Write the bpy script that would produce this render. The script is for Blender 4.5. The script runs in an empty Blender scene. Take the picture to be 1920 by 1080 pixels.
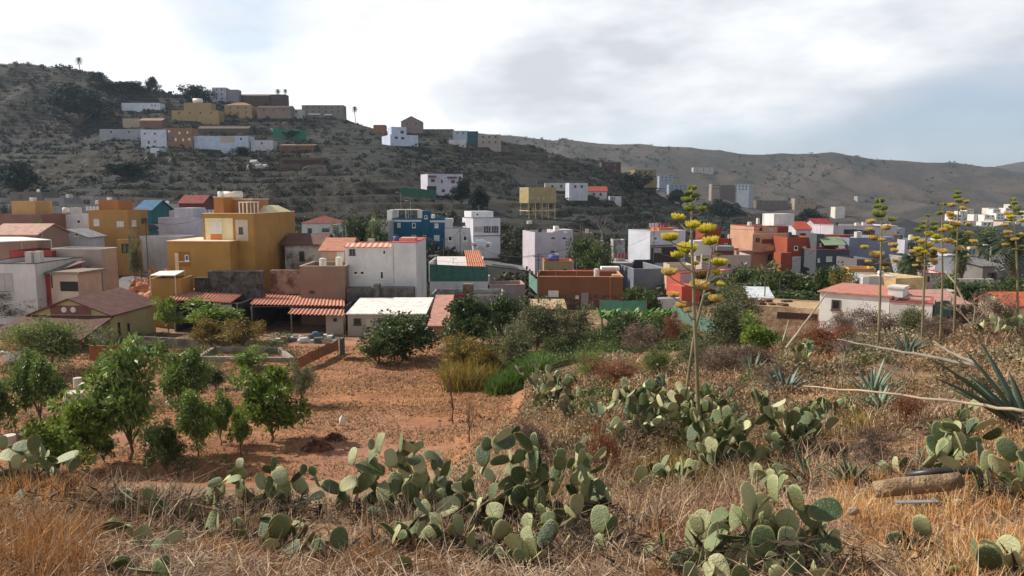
import bpy, math, random
import numpy as np
from mathutils import Vector, Matrix
R = math.radians
# ---------------------------------------------------------------- camera, sky, sun, exposure
F = 1400.0; TH = R(6.93); HAZE = 0.0001
scene = bpy.context.scene
COL = scene.collection
cd = bpy.data.cameras.new('camera'); cam = bpy.data.objects.new('camera', cd); COL.objects.link(cam)
cd.sensor_width = 36; cd.lens = 36 * F / 1920; cd.clip_start = 0.05; cd.clip_end = 20000
cam.location = (0, 0, 0); cam.rotation_euler = (R(90) - TH, 0, 0)
scene.camera = cam
SUN_AZ = R(-74); SUN_EL = R(41)          # azimuth measured from +Y (view) towards +X
sd = Vector((math.sin(SUN_AZ) * math.cos(SUN_EL), math.cos(SUN_AZ) * math.cos(SUN_EL), math.sin(SUN_EL)))
ld = bpy.data.lights.new('sun', 'SUN'); sun = bpy.data.objects.new('sun', ld); COL.objects.link(sun)
ld.energy = 5.0; ld.angle = R(0.6); ld.color = (1.0, 0.93, 0.82)
sun.rotation_euler = sd.to_track_quat('Z', 'Y').to_euler(); sun.location = (0, 0, 200)
scene.view_settings.view_transform = 'Standard'; scene.view_settings.look = 'None'
scene.view_settings.exposure = 0.16; scene.view_settings.gamma = 1.0
w = bpy.data.worlds.new('World'); scene.world = w; w.use_nodes = True
nt = w.node_tree; N = nt.nodes; Lk = nt.links; N.clear()
def nd(t, **k):
    n = N.new(t)
    for a, b in k.items(): setattr(n, a, b)
    return n
out = nd('ShaderNodeOutputWorld'); bg = nd('ShaderNodeBackground'); bg.inputs[1].default_value = 0.1
Lk.new(bg.outputs[0], out.inputs[0])
sky = nd('ShaderNodeTexSky', sky_type='NISHITA'); sky.sun_disc = False
sky.sun_elevation = SUN_EL; sky.sun_rotation = SUN_AZ
tc = nd('ShaderNodeTexCoord'); sep = nd('ShaderNodeSeparateXYZ'); Lk.new(tc.outputs['Generated'], sep.inputs[0])
def M2(op, a, b, clamp=False):
    n = nd('ShaderNodeMath', operation=op); n.use_clamp = clamp
    for i, x in enumerate((a, b)):
        if isinstance(x, (int, float)): n.inputs[i].default_value = x
        else: Lk.new(x, n.inputs[i])
    return n.outputs[0]
mp = nd('ShaderNodeMapping'); mp.inputs['Scale'].default_value = (1, 1, 2.6); Lk.new(tc.outputs['Generated'], mp.inputs[0])
def noi(scale, det, rough, off):
    m = nd('ShaderNodeMapping'); m.inputs['Location'].default_value = off; Lk.new(mp.outputs[0], m.inputs[0])
    n = nd('ShaderNodeTexNoise'); n.inputs['Scale'].default_value = scale; n.inputs['Detail'].default_value = det
    n.inputs['Roughness'].default_value = rough; Lk.new(m.outputs[0], n.inputs[0]); return n.outputs['Fac']
def ramp(f, stops):
    r = nd('ShaderNodeValToRGB'); e = r.color_ramp.elements
    while len(e) < len(stops): e.new(0.5)
    for x, (p, c) in zip(e, stops): x.position = p; x.color = (*c, 1)
    Lk.new(f, r.inputs[0]); return r.outputs[0]
n1 = noi(3.0, 5, 0.5, (3.1, 0.4, 1.3)); n2 = noi(7.5, 4, 0.5, (8.2, 2.1, 4.0)); n3 = noi(1.6, 3, 0.5, (1.4, 5.2, 2.2))
body = M2('ADD', M2('MULTIPLY', n1, 0.6), M2('MULTIPLY', n2, 0.4))
# clouds: whiter towards the sun on the left, bluer grey to the right
side = M2('MULTIPLY_ADD', sep.outputs[0], -0.16)
nn = side.node; nn.inputs[2].default_value = 0.0
body2 = M2('ADD', body, side)
ccol = ramp(body2, [(0.36, (6.5, 6.7, 7.2)), (0.43, (8.0, 8.2, 8.6)), (0.50, (9.5, 9.6, 9.8)), (0.58, (12.0, 12.0, 12.0))])
ccol0 = ccol
zen = ramp(sep.outputs[2], [(0.26, (1, 1, 1)), (0.52, (0.26, 0.275, 0.31))])   # dimming added to the unseen sky overhead, cuts ambient light
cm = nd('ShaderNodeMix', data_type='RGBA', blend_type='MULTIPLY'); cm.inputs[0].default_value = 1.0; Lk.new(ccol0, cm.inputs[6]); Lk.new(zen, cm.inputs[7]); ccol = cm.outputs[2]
# openings: low and to the right, a wisp at the top left
gap = M2('ADD', n3, M2('MULTIPLY', sep.outputs[0], 0.33))
gap = M2('SUBTRACT', gap, M2('MULTIPLY', sep.outputs[2], 1.1))
gm = ramp(gap, [(0.57, (0, 0, 0)), (0.70, (0.8, 0.8, 0.8))])
vm = nd('ShaderNodeVectorMath', operation='DOT_PRODUCT'); Lk.new(tc.outputs['Generated'], vm.inputs[0])
dv = Vector(((470 - 960) / F, 1.0, (560 - 20) / F)).normalized()
dv = Vector((dv.x, dv.y * math.cos(TH) + dv.z * math.sin(TH), dv.z * math.cos(TH) - dv.y * math.sin(TH)))
vm.inputs[1].default_value = dv
sp = M2('ADD', M2('MULTIPLY', M2('SUBTRACT', vm.outputs['Value'], 0.99), 60.0), M2('MULTIPLY', M2('SUBTRACT', n2, 0.5), 1.6))
gm2 = ramp(sp, [(0.15, (0, 0, 0)), (0.75, (0.6, 0.6, 0.6))])
mx = nd('ShaderNodeMix', data_type='RGBA', blend_type='LIGHTEN'); mx.inputs[0].default_value = 1.0
Lk.new(gm, mx.inputs[6]); Lk.new(gm2, mx.inputs[7])
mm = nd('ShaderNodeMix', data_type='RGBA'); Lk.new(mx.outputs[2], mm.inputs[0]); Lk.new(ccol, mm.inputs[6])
sk2 = nd('ShaderNodeMix', data_type='RGBA'); sk2.inputs[0].default_value = 0.45
Lk.new(sky.outputs[0], sk2.inputs[6]); sk2.inputs[7].default_value = (4.6, 6.1, 8.2, 1); Lk.new(sk2.outputs[2], mm.inputs[7])
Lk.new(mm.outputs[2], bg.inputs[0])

# ---------------------------------------------------------------- pixel rays, noise
cT, sT = math.cos(TH), math.sin(TH)
def uv(px, py):
    cx = (px - 960) / F; cz = -(py - 540) / F; d = cT + cz * sT
    return cx / d, (cz * cT - sT) / d
def at(px, py, Y):
    u, v = uv(px, py); return Vector((u * Y, Y, v * Y))
def proj(X, Y, Z):
    f = Y * cT - Z * sT; up = Y * sT + Z * cT
    return 960 + F * X / f, 540 - F * up / f
def vn(x, y, seed=0):
    x = np.asarray(x, float); y = np.asarray(y, float)
    xi = np.floor(x); yi = np.floor(y); fx = x - xi; fy = y - yi
    fx = fx * fx * (3 - 2 * fx); fy = fy * fy * (3 - 2 * fy)
    def h(a, b):
        s = np.sin(a * 127.1 + b * 311.7 + seed * 74.7) * 43758.5453; return s - np.floor(s)
    return (h(xi, yi) * (1 - fx) + h(xi + 1, yi) * fx) * (1 - fy) + (h(xi, yi + 1) * (1 - fx) + h(xi + 1, yi + 1) * fx) * fy - 0.5
def fbm(x, y, seed=0, o=4):
    r = 0; a = 1
    for i in range(o): r = r + a * vn(x * 2 ** i, y * 2 ** i, seed + i * 7); a *= 0.5
    return r
def sstep(a, b, x):
    t = np.clip((x - a) / (b - a), 0, 1); return t * t * (3 - 2 * t)

# ---------------------------------------------------------------- terrain: ground line seen at each depth
ROWS = [
 (0.3, -1.6), (1.0, -1.7), (2.5, -2.0),
 (4.5, [(-500,1060),(0,1075),(960,1098),(1500,1095),(1920,1085),(2450,1060)]),
 (6, [(-500,990),(0,1000),(400,1020),(960,1040),(1500,1035),(1920,1000),(2450,960)]),
 (8, [(-500,925),(0,935),(300,955),(600,985),(960,985),(1300,970),(1600,940),(1920,900),(2450,860)]),
 (10, [(-500,900),(0,905),(300,928),(600,955),(900,950),(1200,925),(1450,905),(1700,868),(1920,835),(2450,800)]),
 (13, [(-500,960),(0,960),(500,975),(700,960),(850,925),(1050,885),(1310,888),(1450,850),(1700,795),(1920,765),(2450,750)]),
 (18, [(-500,990),(500,990),(700,955),(850,885),(1000,812),(1200,790),(1310,800),(1450,765),(1650,725),(1920,700),(2450,690)]),
 (25, [(-500,965),(500,962),(700,945),(850,880),(1000,780),(1200,735),(1310,735),(1450,710),(1650,660),(1920,645),(2450,630)]),
 (35, [(-500,905),(700,903),(850,880),(960,810),(1030,745),(1200,702),(1450,682),(1650,648),(1920,634),(2450,625)]),
 (45, [(-500,804),(700,804),(850,802),(960,785),(1030,718),(1200,682),(1450,662),(1650,650),(1920,642)]),
 (60, [(-500,711),(850,711),(960,708),(1050,688),(1200,662),(1450,650),(1650,643),(1920,636)]),
 (75, [(-500,652),(850,652),(960,650),(1200,642),(1450,634),(1650,628),(1920,618)]),
 (88, [(-500,616),(250,618),(850,622),(1200,615),(1450,608),(1650,603),(1920,595)]),
 (100, [(-500,560),(250,562),(330,592),(700,594),(850,598),(1200,590),(1450,580),(1920,575)]),
 (130, [(-500,500),(300,505),(500,522),(700,538),(850,545),(1000,562),(1200,555),(1450,535),(1700,530),(1920,525)]),
 (170, [(-500,452),(500,456),(850,464),(960,480),(1050,497),(1200,490),(1450,512),(1700,512),(1920,508)]),
 (230, [(-500,415),(300,405),(500,402),(700,398),(850,400),(960,415),(1050,425),(1200,440),(1350,462),(1500,485),(1700,485),(1920,482)]),
 (300, [(-500,370),(0,365),(240,338),(500,325),(700,318),(850,335),(960,358),(1050,372),(1150,385),(1250,410),(1350,430),(1500,455),(1920,458)]),
 (400, [(-500,275),(0,270),(240,262),(500,262),(700,265),(850,278),(960,300),(1050,320),(1130,340),(1200,375),(1290,408),(1400,432),(1600,445),(1920,447)]),
 (520, [(-500,95),(0,120),(60,122),(150,138),(250,162),(400,188),(560,207),(650,224),(720,243),(850,250),(940,266),(1040,282),(1100,302),(1150,322),(1200,352),(1300,392),(1400,405),(1550,425),(1920,432)]),
 (600, [(-500,140),(0,155),(500,240),(850,300),(1200,392),(1550,424),(1920,428)]),
 (800, [(-500,250),(500,310),(900,345),(1200,388),(1550,418),(1920,418)]),
 (1100, [(-500,300),(900,335),(1300,355),(1500,368),(1700,380),(1920,378)]),
 (1500, [(-500,300),(0,285),(600,262),(900,252),(1000,259),(1150,270),(1300,279),(1430,290),(1500,291),(1560,284),(1640,297),(1750,303),(1860,311),(1900,322),(2450,350)]),
 (1900, [(-500,330),(600,300),(1300,310),(1700,330),(1800,345),(2450,360)]),
 (2600, [(-500,350),(1700,345),(1800,330),(1870,310),(1920,303),(2100,280),(2450,270)]),
 (4500, [(-500,366),(2450,366)]), (9000, [(-500,371),(2450,371)]) ]
LY = np.log([r[0] for r in ROWS])
def rowv(i, px):
    y, t = ROWS[i]
    if isinstance(t, (int, float)): return np.full_like(px, t / y)
    py = np.interp(px, [a for a, b in t], [b for a, b in t])
    cz = -(py - 540) / F; return (cz * cT - sT) / (cT + cz * sT)
def ground_v(px, Y):
    px = np.asarray(px, float); Y = np.asarray(Y, float); px, Y = np.broadcast_arrays(px, Y)
    V = np.stack([rowv(i, px.ravel()) for i in range(len(ROWS))])
    l = np.log(Y.ravel()); k = np.clip(np.searchsorted(LY, l) - 1, 0, len(ROWS) - 2)
    t = np.clip((l - LY[k]) / (LY[k + 1] - LY[k]), 0, 1); ar = np.arange(len(l))
    # blend in height so that the surface between two rows is straight
    Ya = np.exp(LY[k]); Yb = np.exp(LY[k + 1]); tt = np.clip((Y.ravel() - Ya) / (Yb - Ya), 0, 1)
    z = V[k, ar] * Ya * (1 - tt) + V[k + 1, ar] * Yb * tt
    return (z / Y.ravel()).reshape(px.shape)
def ground_xyz(px, Y):
    v = ground_v(px, Y); cz = (v * cT + sT) / (cT - v * sT)        # camera-plane height of that ray
    d = cT + cz * sT
    X = (np.asarray(px) - 960) / F / d * Y; Z = v * Y; Y = np.broadcast_to(Y, X.shape)
    amp = np.interp(Y, [0, 4, 12, 30, 36, 75, 120, 200, 520, 900, 1500, 3000], [.05, .12, .3, .5, .12, .12, .3, 1.2, 3.0, 12, 20, 25])
    sc = np.interp(Y, [0, 10, 40, 200, 520, 1500, 3000], [.9, .5, .25, .05, .03, .007, .005])
    # noise in fixed scales, faded in and out with distance
    n = .12 * fbm(X * 1.3, Y * 1.3, 1) * np.interp(Y, [0, 12, 30, 40], [1, 1, .8, .3])
    n = n + np.interp(Y, [6, 14, 32, 36, 76, 110], [0, .5, .4, .05, .05, .3]) * fbm(X * .3, Y * .3, 5)
    n = n + np.interp(Y, [150, 230, 520, 700, 1000], [0, 3.0, 6, 8, 2]) * fbm(X * .03, Y * .03, 9)
    g = 1 - np.abs(fbm(X * .0062 + .35 * vn(X * .004, Y * .004, 3), Y * .0016, 21, 4)) * 2
    n = n + np.interp(Y, [620, 1100, 1480, 1600], [0, 42, 7, 5]) * (g - .6)
    Z = Z + n
    m = sstep(185, 235, Y) * (1 - sstep(505, 560, Y)) * np.clip(.8 + 2.4 * fbm(X * .02, Y * .02, 31, 3), 0, 1)
    t = Z / 2.6 + 1.0 * fbm(X * .010, Y * .010, 41, 4); k = np.floor(t); f = t - k
    Z = Z + m * 2.6 * (sstep(.72, .95, f) - f) * .95
    return X, Y, Z
def inv_px(X, Y):
    px = 960 + F * X / Y * .99
    for _ in range(3):
        v = float(ground_v(px, Y)); cz = (v * cT + sT) / (cT - v * sT); px = 960 + F * (cT + cz * sT) * X / Y
    return px
def gz(X, Y):
    px = inv_px(X, Y); return float(ground_xyz(np.array(px, float), np.array(Y, float))[2])
def gp(px, Y):
    a, b, c = ground_xyz(np.array(float(px)), np.array(float(Y))); return Vector((float(a), float(b), float(c)))
def gY(px, py, lo, hi):
    ys = np.linspace(lo, hi, 500); X, _, Z = ground_xyz(np.full(500, float(px)), ys); g = proj(X, ys, Z)[1]
    k = np.where(g <= py)[0]
    return float(ys[k[0]]) if len(k) else hi

# ---------------------------------------------------------------- objects
def tag(o, label=None, cat=None, group=None, kind=None):
    if label: o['label'] = label
    if cat: o['category'] = cat
    if group: o['group'] = group
    if kind: o['kind'] = kind
    return o
def thing(name, label, cat, loc, group=None):
    o = bpy.data.objects.new(name, None); COL.objects.link(o); o.location = loc; o.empty_display_size = .3
    return tag(o, label, cat, group)
def link(name, me, mat, parent=None):
    o = bpy.data.objects.new(name, me); COL.objects.link(o)
    if mat and not me.materials: me.materials.append(mat)
    if parent is not None: o.parent = parent
    return o
def npmesh(name, V, P, k, smooth=False, rnd=None):
    """V (n,3), P (m,k) faces all of k corners; rnd per-vertex"""
    me = bpy.data.meshes.new(name); V = np.ascontiguousarray(V, np.float32); P = np.ascontiguousarray(P, np.int32)
    me.vertices.add(len(V)); me.vertices.foreach_set('co', V.ravel())
    me.loops.add(P.size); me.loops.foreach_set('vertex_index', P.ravel())
    me.polygons.add(len(P)); me.polygons.foreach_set('loop_start', np.arange(0, P.size, k, dtype=np.int32))
    me.polygons.foreach_set('loop_total', np.full(len(P), k, np.int32))
    if smooth: me.polygons.foreach_set('use_smooth', np.ones(len(P), bool))
    if rnd is not None:
        a = me.attributes.new('rnd', 'FLOAT', 'POINT'); a.data.foreach_set('value', np.ascontiguousarray(rnd, np.float32))
    me.update(calc_edges=True); return me
class MB:
    def __init__(s): s.v = []; s.f = []; s.sm = False
    def hexa(s, p):            # 8 corners: bottom 4 ccw, top 4
        b = len(s.v); s.v += [tuple(x) for x in p]
        for q in ((0,3,2,1),(4,5,6,7),(0,1,5,4),(1,2,6,5),(2,3,7,6),(3,0,4,7)): s.f.append(tuple(b + i for i in q))
        return s
    def box(s, o, dx, dy, dz):
        o, dx, dy, dz = map(Vector, (o, dx, dy, dz))
        return s.hexa([o, o+dx, o+dx+dy, o+dy, o+dz, o+dx+dz, o+dx+dy+dz, o+dy+dz])
    def poly(s, pts):
        b = len(s.v); s.v += [tuple(x) for x in pts]; s.f.append(tuple(range(b, b + len(pts)))); return s
    def tube(s, pts, rad, n=7, cap=True):
        pts = [Vector(p) for p in pts]; b = len(s.v); m = len(pts)
        if isinstance(rad, (int, float)): rad = [rad] * m
        for i, p in enumerate(pts):
            d = (pts[min(i + 1, m - 1)] - pts[max(i - 1, 0)]).normalized()
            a = d.orthogonal().normalized() if i == 0 else (a - a.dot(d) * d).normalized()
            c = d.cross(a)
            for j in range(n):
                t = 2 * math.pi * j / n; s.v.append(tuple(p + rad[i] * (math.cos(t) * a + math.sin(t) * c)))
        for i in range(m - 1):
            for j in range(n):
                k = (j + 1) % n; s.f.append((b+i*n+j, b+i*n+k, b+(i+1)*n+k, b+(i+1)*n+j))
        if cap: s.f.append(tuple(b + j for j in reversed(range(n)))); s.f.append(tuple(b + (m-1)*n + j for j in range(n)))
        return s
    def build(s, name, mat, parent=None, smooth=False):
        me = bpy.data.meshes.new(name); o0 = Vector((0, 0, 0))
        p = parent
        while p is not None: o0 = o0 + p.location; p = p.parent
        me.from_pydata([tuple(Vector(x) - o0) for x in s.v], [], s.f); me.update()
        if smooth: me.polygons.foreach_set('use_smooth', np.ones(len(me.polygons), bool))
        o = link(name, me, mat, parent); return o

# ---------------------------------------------------------------- materials
def lin(c): return tuple((x / 255 / 12.92) if x / 255 <= .04045 else ((x / 255 + .055) / 1.055) ** 2.4 for x in c)
class NT:
    def __init__(s, name):
        s.m = bpy.data.materials.new(name); s.m.use_nodes = True; s.t = s.m.node_tree; s.n = s.t.nodes; s.l = s.t.links
        s.b = s.n['Principled BSDF']; s.o = s.n['Material Output']
    def new(s, t, **k):
        x = s.n.new(t)
        for a, b in k.items(): setattr(x, a, b)
        return x
    def noise(s, scale, det=4, rough=.6, vec=None, sc=(1,1,1), space='p'):
        m = s.new('ShaderNodeMapping'); m.inputs['Scale'].default_value = sc
        if space == 'p': g = s.new('ShaderNodeNewGeometry').outputs['Position']
        else: g = s.new('ShaderNodeTexCoord').outputs['Object']
        s.l.new(g, m.inputs[0])
        x = s.new('ShaderNodeTexNoise'); x.inputs['Scale'].default_value = scale; x.inputs['Detail'].default_value = det
        x.inputs['Roughness'].default_value = rough; s.l.new(m.outputs[0], x.inputs[0]); return x.outputs['Fac']
    def ramp(s, f, stops):
        r = s.new('ShaderNodeValToRGB'); e = r.color_ramp.elements
        while len(e) < len(stops): e.new(0.5)
        for x, (p, c) in zip(e, stops): x.position = p; x.color = (*c, 1)
        s.l.new(f, r.inputs[0]); return r.outputs[0]
    def mix(s, f, a, b, bt='MIX'):
        x = s.new('ShaderNodeMix', data_type='RGBA', blend_type=bt)
        for i, q in ((0, f), (6, a), (7, b)):
            if isinstance(q, (int, float)): x.inputs[i].default_value = q
            elif isinstance(q, tuple): x.inputs[i].default_value = (*q, 1)
            else: s.l.new(q, x.inputs[i])
        return x.outputs[2]
    def math(s, op, a, b, clamp=False):
        x = s.new('ShaderNodeMath', operation=op); x.use_clamp = clamp
        for i, q in enumerate((a, b)):
            if isinstance(q, (int, float)): x.inputs[i].default_value = q
            else: s.l.new(q, x.inputs[i])
        return x.outputs[0]
    def bump(s, f, st=.5, dist=.05):
        x = s.new('ShaderNodeBump'); x.inputs['Strength'].default_value = st; x.inputs['Distance'].default_value = dist
        s.l.new(f, x.inputs['Height']); s.l.new(x.outputs[0], s.b.inputs['Normal'])
    def col(s, c): 
        if isinstance(c, tuple): s.b.inputs['Base Color'].default_value = (*c, 1)
        else: s.l.new(c, s.b.inputs['Base Color'])
    def rough(s, r): s.b.inputs['Roughness'].default_value = r
_mc = {}
def sc3(c, k): return tuple(min(1, x * k) for x in c)
def plaster(rgb, dirt=.35):
    dirt = min(.9, dirt * 1.5 + .1)
    key = ('pl', rgb, dirt)
    if key in _mc: return _mc[key]
    n = NT('plaster'); c = lin(rgb)
    a = n.noise(.35, 5, .65); b = n.noise(1.1, 5, .7, sc=(1, 1, .22))
    base = n.ramp(a, [(.3, sc3(c, .74)), (.7, sc3(c, 1.03))])
    st = n.ramp(b, [(.5, (0, 0, 0)), (.72, (dirt, dirt, dirt))])
    pt_ = n.ramp(n.noise(.22, 3, .5, sc=(1, 1, 1.4)), [(.56, (0, 0, 0)), (.58, (dirt * .35,) * 3)]); base = n.mix(pt_, base, sc3(c, .72))
    n.col(n.mix(st, base, tuple(x * .5 + y * .25 for x, y in zip(c, (.3, .24, .18))))); n.rough(.9)
    n.bump(n.noise(6, 4, .7), .25, .03); _mc[key] = n.m; return n.m
def flat(rgb, rough=.8, metal=0, var=.2):
    key = ('fl', rgb, rough, metal, var)
    if key in _mc: return _mc[key]
    n = NT('surface'); c = lin(rgb)
    n.col(n.ramp(n.noise(1.7, 4, .65), [(.3, sc3(c, 1 - var)), (.7, sc3(c, 1 + var * .5))])); n.rough(rough)
    n.b.inputs['Metallic'].default_value = metal; _mc[key] = n.m; return n.m
def glass():
    if 'gl' in _mc: return _mc['gl']
    n = NT('window_glass'); n.col(n.ramp(n.noise(.5, 2), [(.35, (.012, .014, .018)), (.7, (.05, .055, .06))])); n.rough(.12)
    _mc['gl'] = n.m; return n.m
def tile(rgb, pitch=.3, axis=0):
    key = ('ti', rgb, pitch, axis)
    if key in _mc: return _mc[key]
    n = NT('roof_tile'); c = lin(rgb)
    base = n.ramp(n.noise(1.2, 5, .7), [(.3, sc3(c, .6)), (.55, c), (.75, tuple(x*.75+y for x, y in zip(c, (.08, .06, .05))))])
    n.col(base); n.rough(.85); n.bump(n.noise(3.5, 3, .6), .6, .1)
    _mc[key] = n.m; return n.m
def stone(rgb, sc=1.2, rgb2=None):
    key = ('st', rgb, sc, rgb2)
    if key in _mc: return _mc[key]
    n = NT('stone'); c = lin(rgb); c2 = lin(rgb2) if rgb2 else sc3(c, .45)
    v = n.new('ShaderNodeTexVoronoi'); v.inputs['Scale'].default_value = sc * 1.6
    n.l.new(n.new('ShaderNodeNewGeometry').outputs['Position'], v.inputs['Vector'])
    b = n.ramp(n.noise(sc * .7, 6, .75), [(.4, c2), (.58, c)])
    n.col(n.mix(.5, b, n.ramp(v.outputs['Distance'], [(.2, (.35, .35, .35)), (.7, (.62, .62, .62))]), 'SOFT_LIGHT')); n.rough(.95); n.bump(n.noise(sc * 3, 4, .7), .8, .15)
    _mc[key] = n.m; return n.m
def leafmat(name, c1, c2, c3=None, gloss=.5, trans=.25, var=.5):
    n = NT(name); at_ = n.new('ShaderNodeAttribute'); at_.attribute_name = 'rnd'
    oi = n.new('ShaderNodeObjectInfo'); f = n.math('ADD', n.math('MULTIPLY', at_.outputs['Fac'], .8), n.math('MULTIPLY', oi.outputs['Random'], .2))
    st = [(.1, lin(c1)), (.6, lin(c2))] + ([(.95, lin(c3))] if c3 else [])
    c = n.ramp(f, st); n.col(c); n.rough(gloss)
    tr = n.new('ShaderNodeBsdfTranslucent'); n.l.new(c, tr.inputs[0]); mxs = n.new('ShaderNodeMixShader'); mxs.inputs[0].default_value = trans
    n.l.new(n.b.outputs[0], mxs.inputs[1]); n.l.new(tr.outputs[0], mxs.inputs[2]); n.l.new(mxs.outputs[0], n.o.inputs['Surface'])
    return n.m
BARK = flat((112, 92, 74), .95, 0, .35)
WHITE = (232, 230, 226); OFFW = (214, 208, 200)

# ---------------------------------------------------------------- ground sheet
def mat_ground():
    n = NT('dry_ground')
    a = n.noise(.9, 8, .7); b = n.noise(7, 6, .7); d = n.noise(.12, 4, .6)
    c = n.ramp(a, [(.3, lin((78, 61, 50))), (.5, lin((137, 106, 80))), (.7, lin((195, 154, 113)))])
    c = n.mix(n.ramp(b, [(.45, (0, 0, 0)), (.7, (.5, .5, .5))]), c, lin((88, 61, 47)))
    c = n.mix(n.ramp(d, [(.45, (0, 0, 0)), (.65, (.45, .45, .45))]), c, lin((149, 127, 94)))
    n.col(c); n.rough(.95); n.bump(b, .8, .08); return n.m
def mat_field():
    n = NT('orange_soil')
    a = n.noise(.35, 7, .65, sc=(.6, 1.6, 1)); b = n.noise(5, 6, .75, sc=(.6, 2, 1)); d = n.noise(.08, 3, .6)
    c = n.ramp(a, [(.3, lin((128, 84, 55))), (.48, lin((174, 115, 72))), (.64, lin((206, 146, 95)))])
    c = n.mix(n.ramp(b, [(.42, (.55, .55, .55)), (.6, (0, 0, 0))]), c, lin((107, 72, 55)))
    c = n.mix(n.ramp(d, [(.48, (0, 0, 0)), (.66, (.6, .6, .6))]), c, lin((174, 130, 106)))
    n.col(c); n.rough(.95); n.bump(b, .9, .12); return n.m
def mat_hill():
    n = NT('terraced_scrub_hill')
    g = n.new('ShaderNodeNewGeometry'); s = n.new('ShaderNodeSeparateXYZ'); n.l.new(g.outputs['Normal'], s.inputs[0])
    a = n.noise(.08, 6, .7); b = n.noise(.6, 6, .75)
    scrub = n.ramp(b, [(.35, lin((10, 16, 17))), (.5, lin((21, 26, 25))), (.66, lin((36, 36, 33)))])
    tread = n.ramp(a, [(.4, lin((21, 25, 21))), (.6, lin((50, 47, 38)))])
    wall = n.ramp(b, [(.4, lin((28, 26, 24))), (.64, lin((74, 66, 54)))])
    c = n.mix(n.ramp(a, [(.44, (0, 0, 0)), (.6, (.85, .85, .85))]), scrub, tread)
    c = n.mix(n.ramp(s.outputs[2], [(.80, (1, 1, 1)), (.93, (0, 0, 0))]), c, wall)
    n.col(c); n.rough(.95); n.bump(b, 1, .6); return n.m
def mat_far():
    n = NT('bare_mountain')
    a = n.noise(.006, 7, .65); b = n.noise(.03, 6, .7, sc=(1, .4, 1))
    c = n.ramp(a, [(.38, lin((53, 48, 44))), (.5, lin((70, 62, 56))), (.64, lin((84, 73, 65)))])
    c = n.mix(n.ramp(b, [(.5, (0, 0, 0)), (.62, (.8, .8, .8))]), c, lin((35, 38, 33)))
    n.col(c); n.rough(1); n.bump(b, 1, 8); return n.m
ys = np.concatenate([np.geomspace(.3, 200, 300), np.arange(201, 560, .9), np.geomspace(562, 9000, 190)])
pxs = np.arange(-560, 2500, 6.0)
PX, YY = np.meshgrid(pxs, ys)
GX, GY_, GZ = ground_xyz(PX, YY)
nc = len(pxs); ii, jj = np.meshgrid(np.arange(len(ys) - 1), np.arange(nc - 1), indexing='ij')
quads = np.stack([ii*nc+jj, ii*nc+jj+1, (ii+1)*nc+jj+1, (ii+1)*nc+jj], -1).reshape(-1, 4)
cY = YY[:-1, :-1].ravel(); cX = PX[:-1, :-1].ravel()
edge = np.interp(cY, [30, 35, 45, 55, 58, 63, 75, 80], [700, 850, 975, 1005, 880, 850, 820, 810]) + 16 * vn(cY * 1.3, cX * 0, 2)
fld = (cY > 33.5) & (cY < 79) & (cX < edge)
hil = (cY > 108) & (cY < 640); far = cY >= 640
VV = np.stack([GX, GY_, GZ], -1).reshape(-1, 3)
def submesh(name, mask, mat):
    q = quads[mask]; ids, inv = np.unique(q, return_inverse=True)
    o = link(name, npmesh(name, VV[ids], inv.reshape(-1, 4), 4, True), mat); tag(o, kind='structure'); return o
submesh('ground', ~(fld | hil | far), mat_ground()); submesh('field', fld, mat_field())
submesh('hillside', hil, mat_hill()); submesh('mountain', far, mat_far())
def ribbon(name, pts, wid, mat, lift=.07):
    P = []
    for i in range(len(pts) - 1):
        for k in range(12): P.append(tuple(pts[i][j] + (pts[i+1][j] - pts[i][j]) * k / 12 for j in (0, 1)))
    P.append(pts[-1]); C_ = [gp(*p) for p in P]; V = []; Fc = []
    for i, c in enumerate(C_):
        d = (C_[min(i+1, len(C_)-1)] - C_[max(i-1, 0)]); d.z = 0; d.normalize(); s = Vector((-d.y, d.x, 0))
        for t in (-.5, -.17, .17, .5):
            q = c + s * wid * t; V.append((q.x, q.y, max(gz(q.x, q.y), c.z - .2) + lift))
    for i in range(len(C_) - 1):
        for j in range(3): Fc.append((i*4+j, i*4+j+1, i*4+5+j, i*4+4+j))
    me = bpy.data.meshes.new(name); me.from_pydata(V, [], Fc); o = link(name, me, mat); return tag(o, kind='structure')
ROAD = flat((112, 110, 110), .9, 0, .15)
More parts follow.
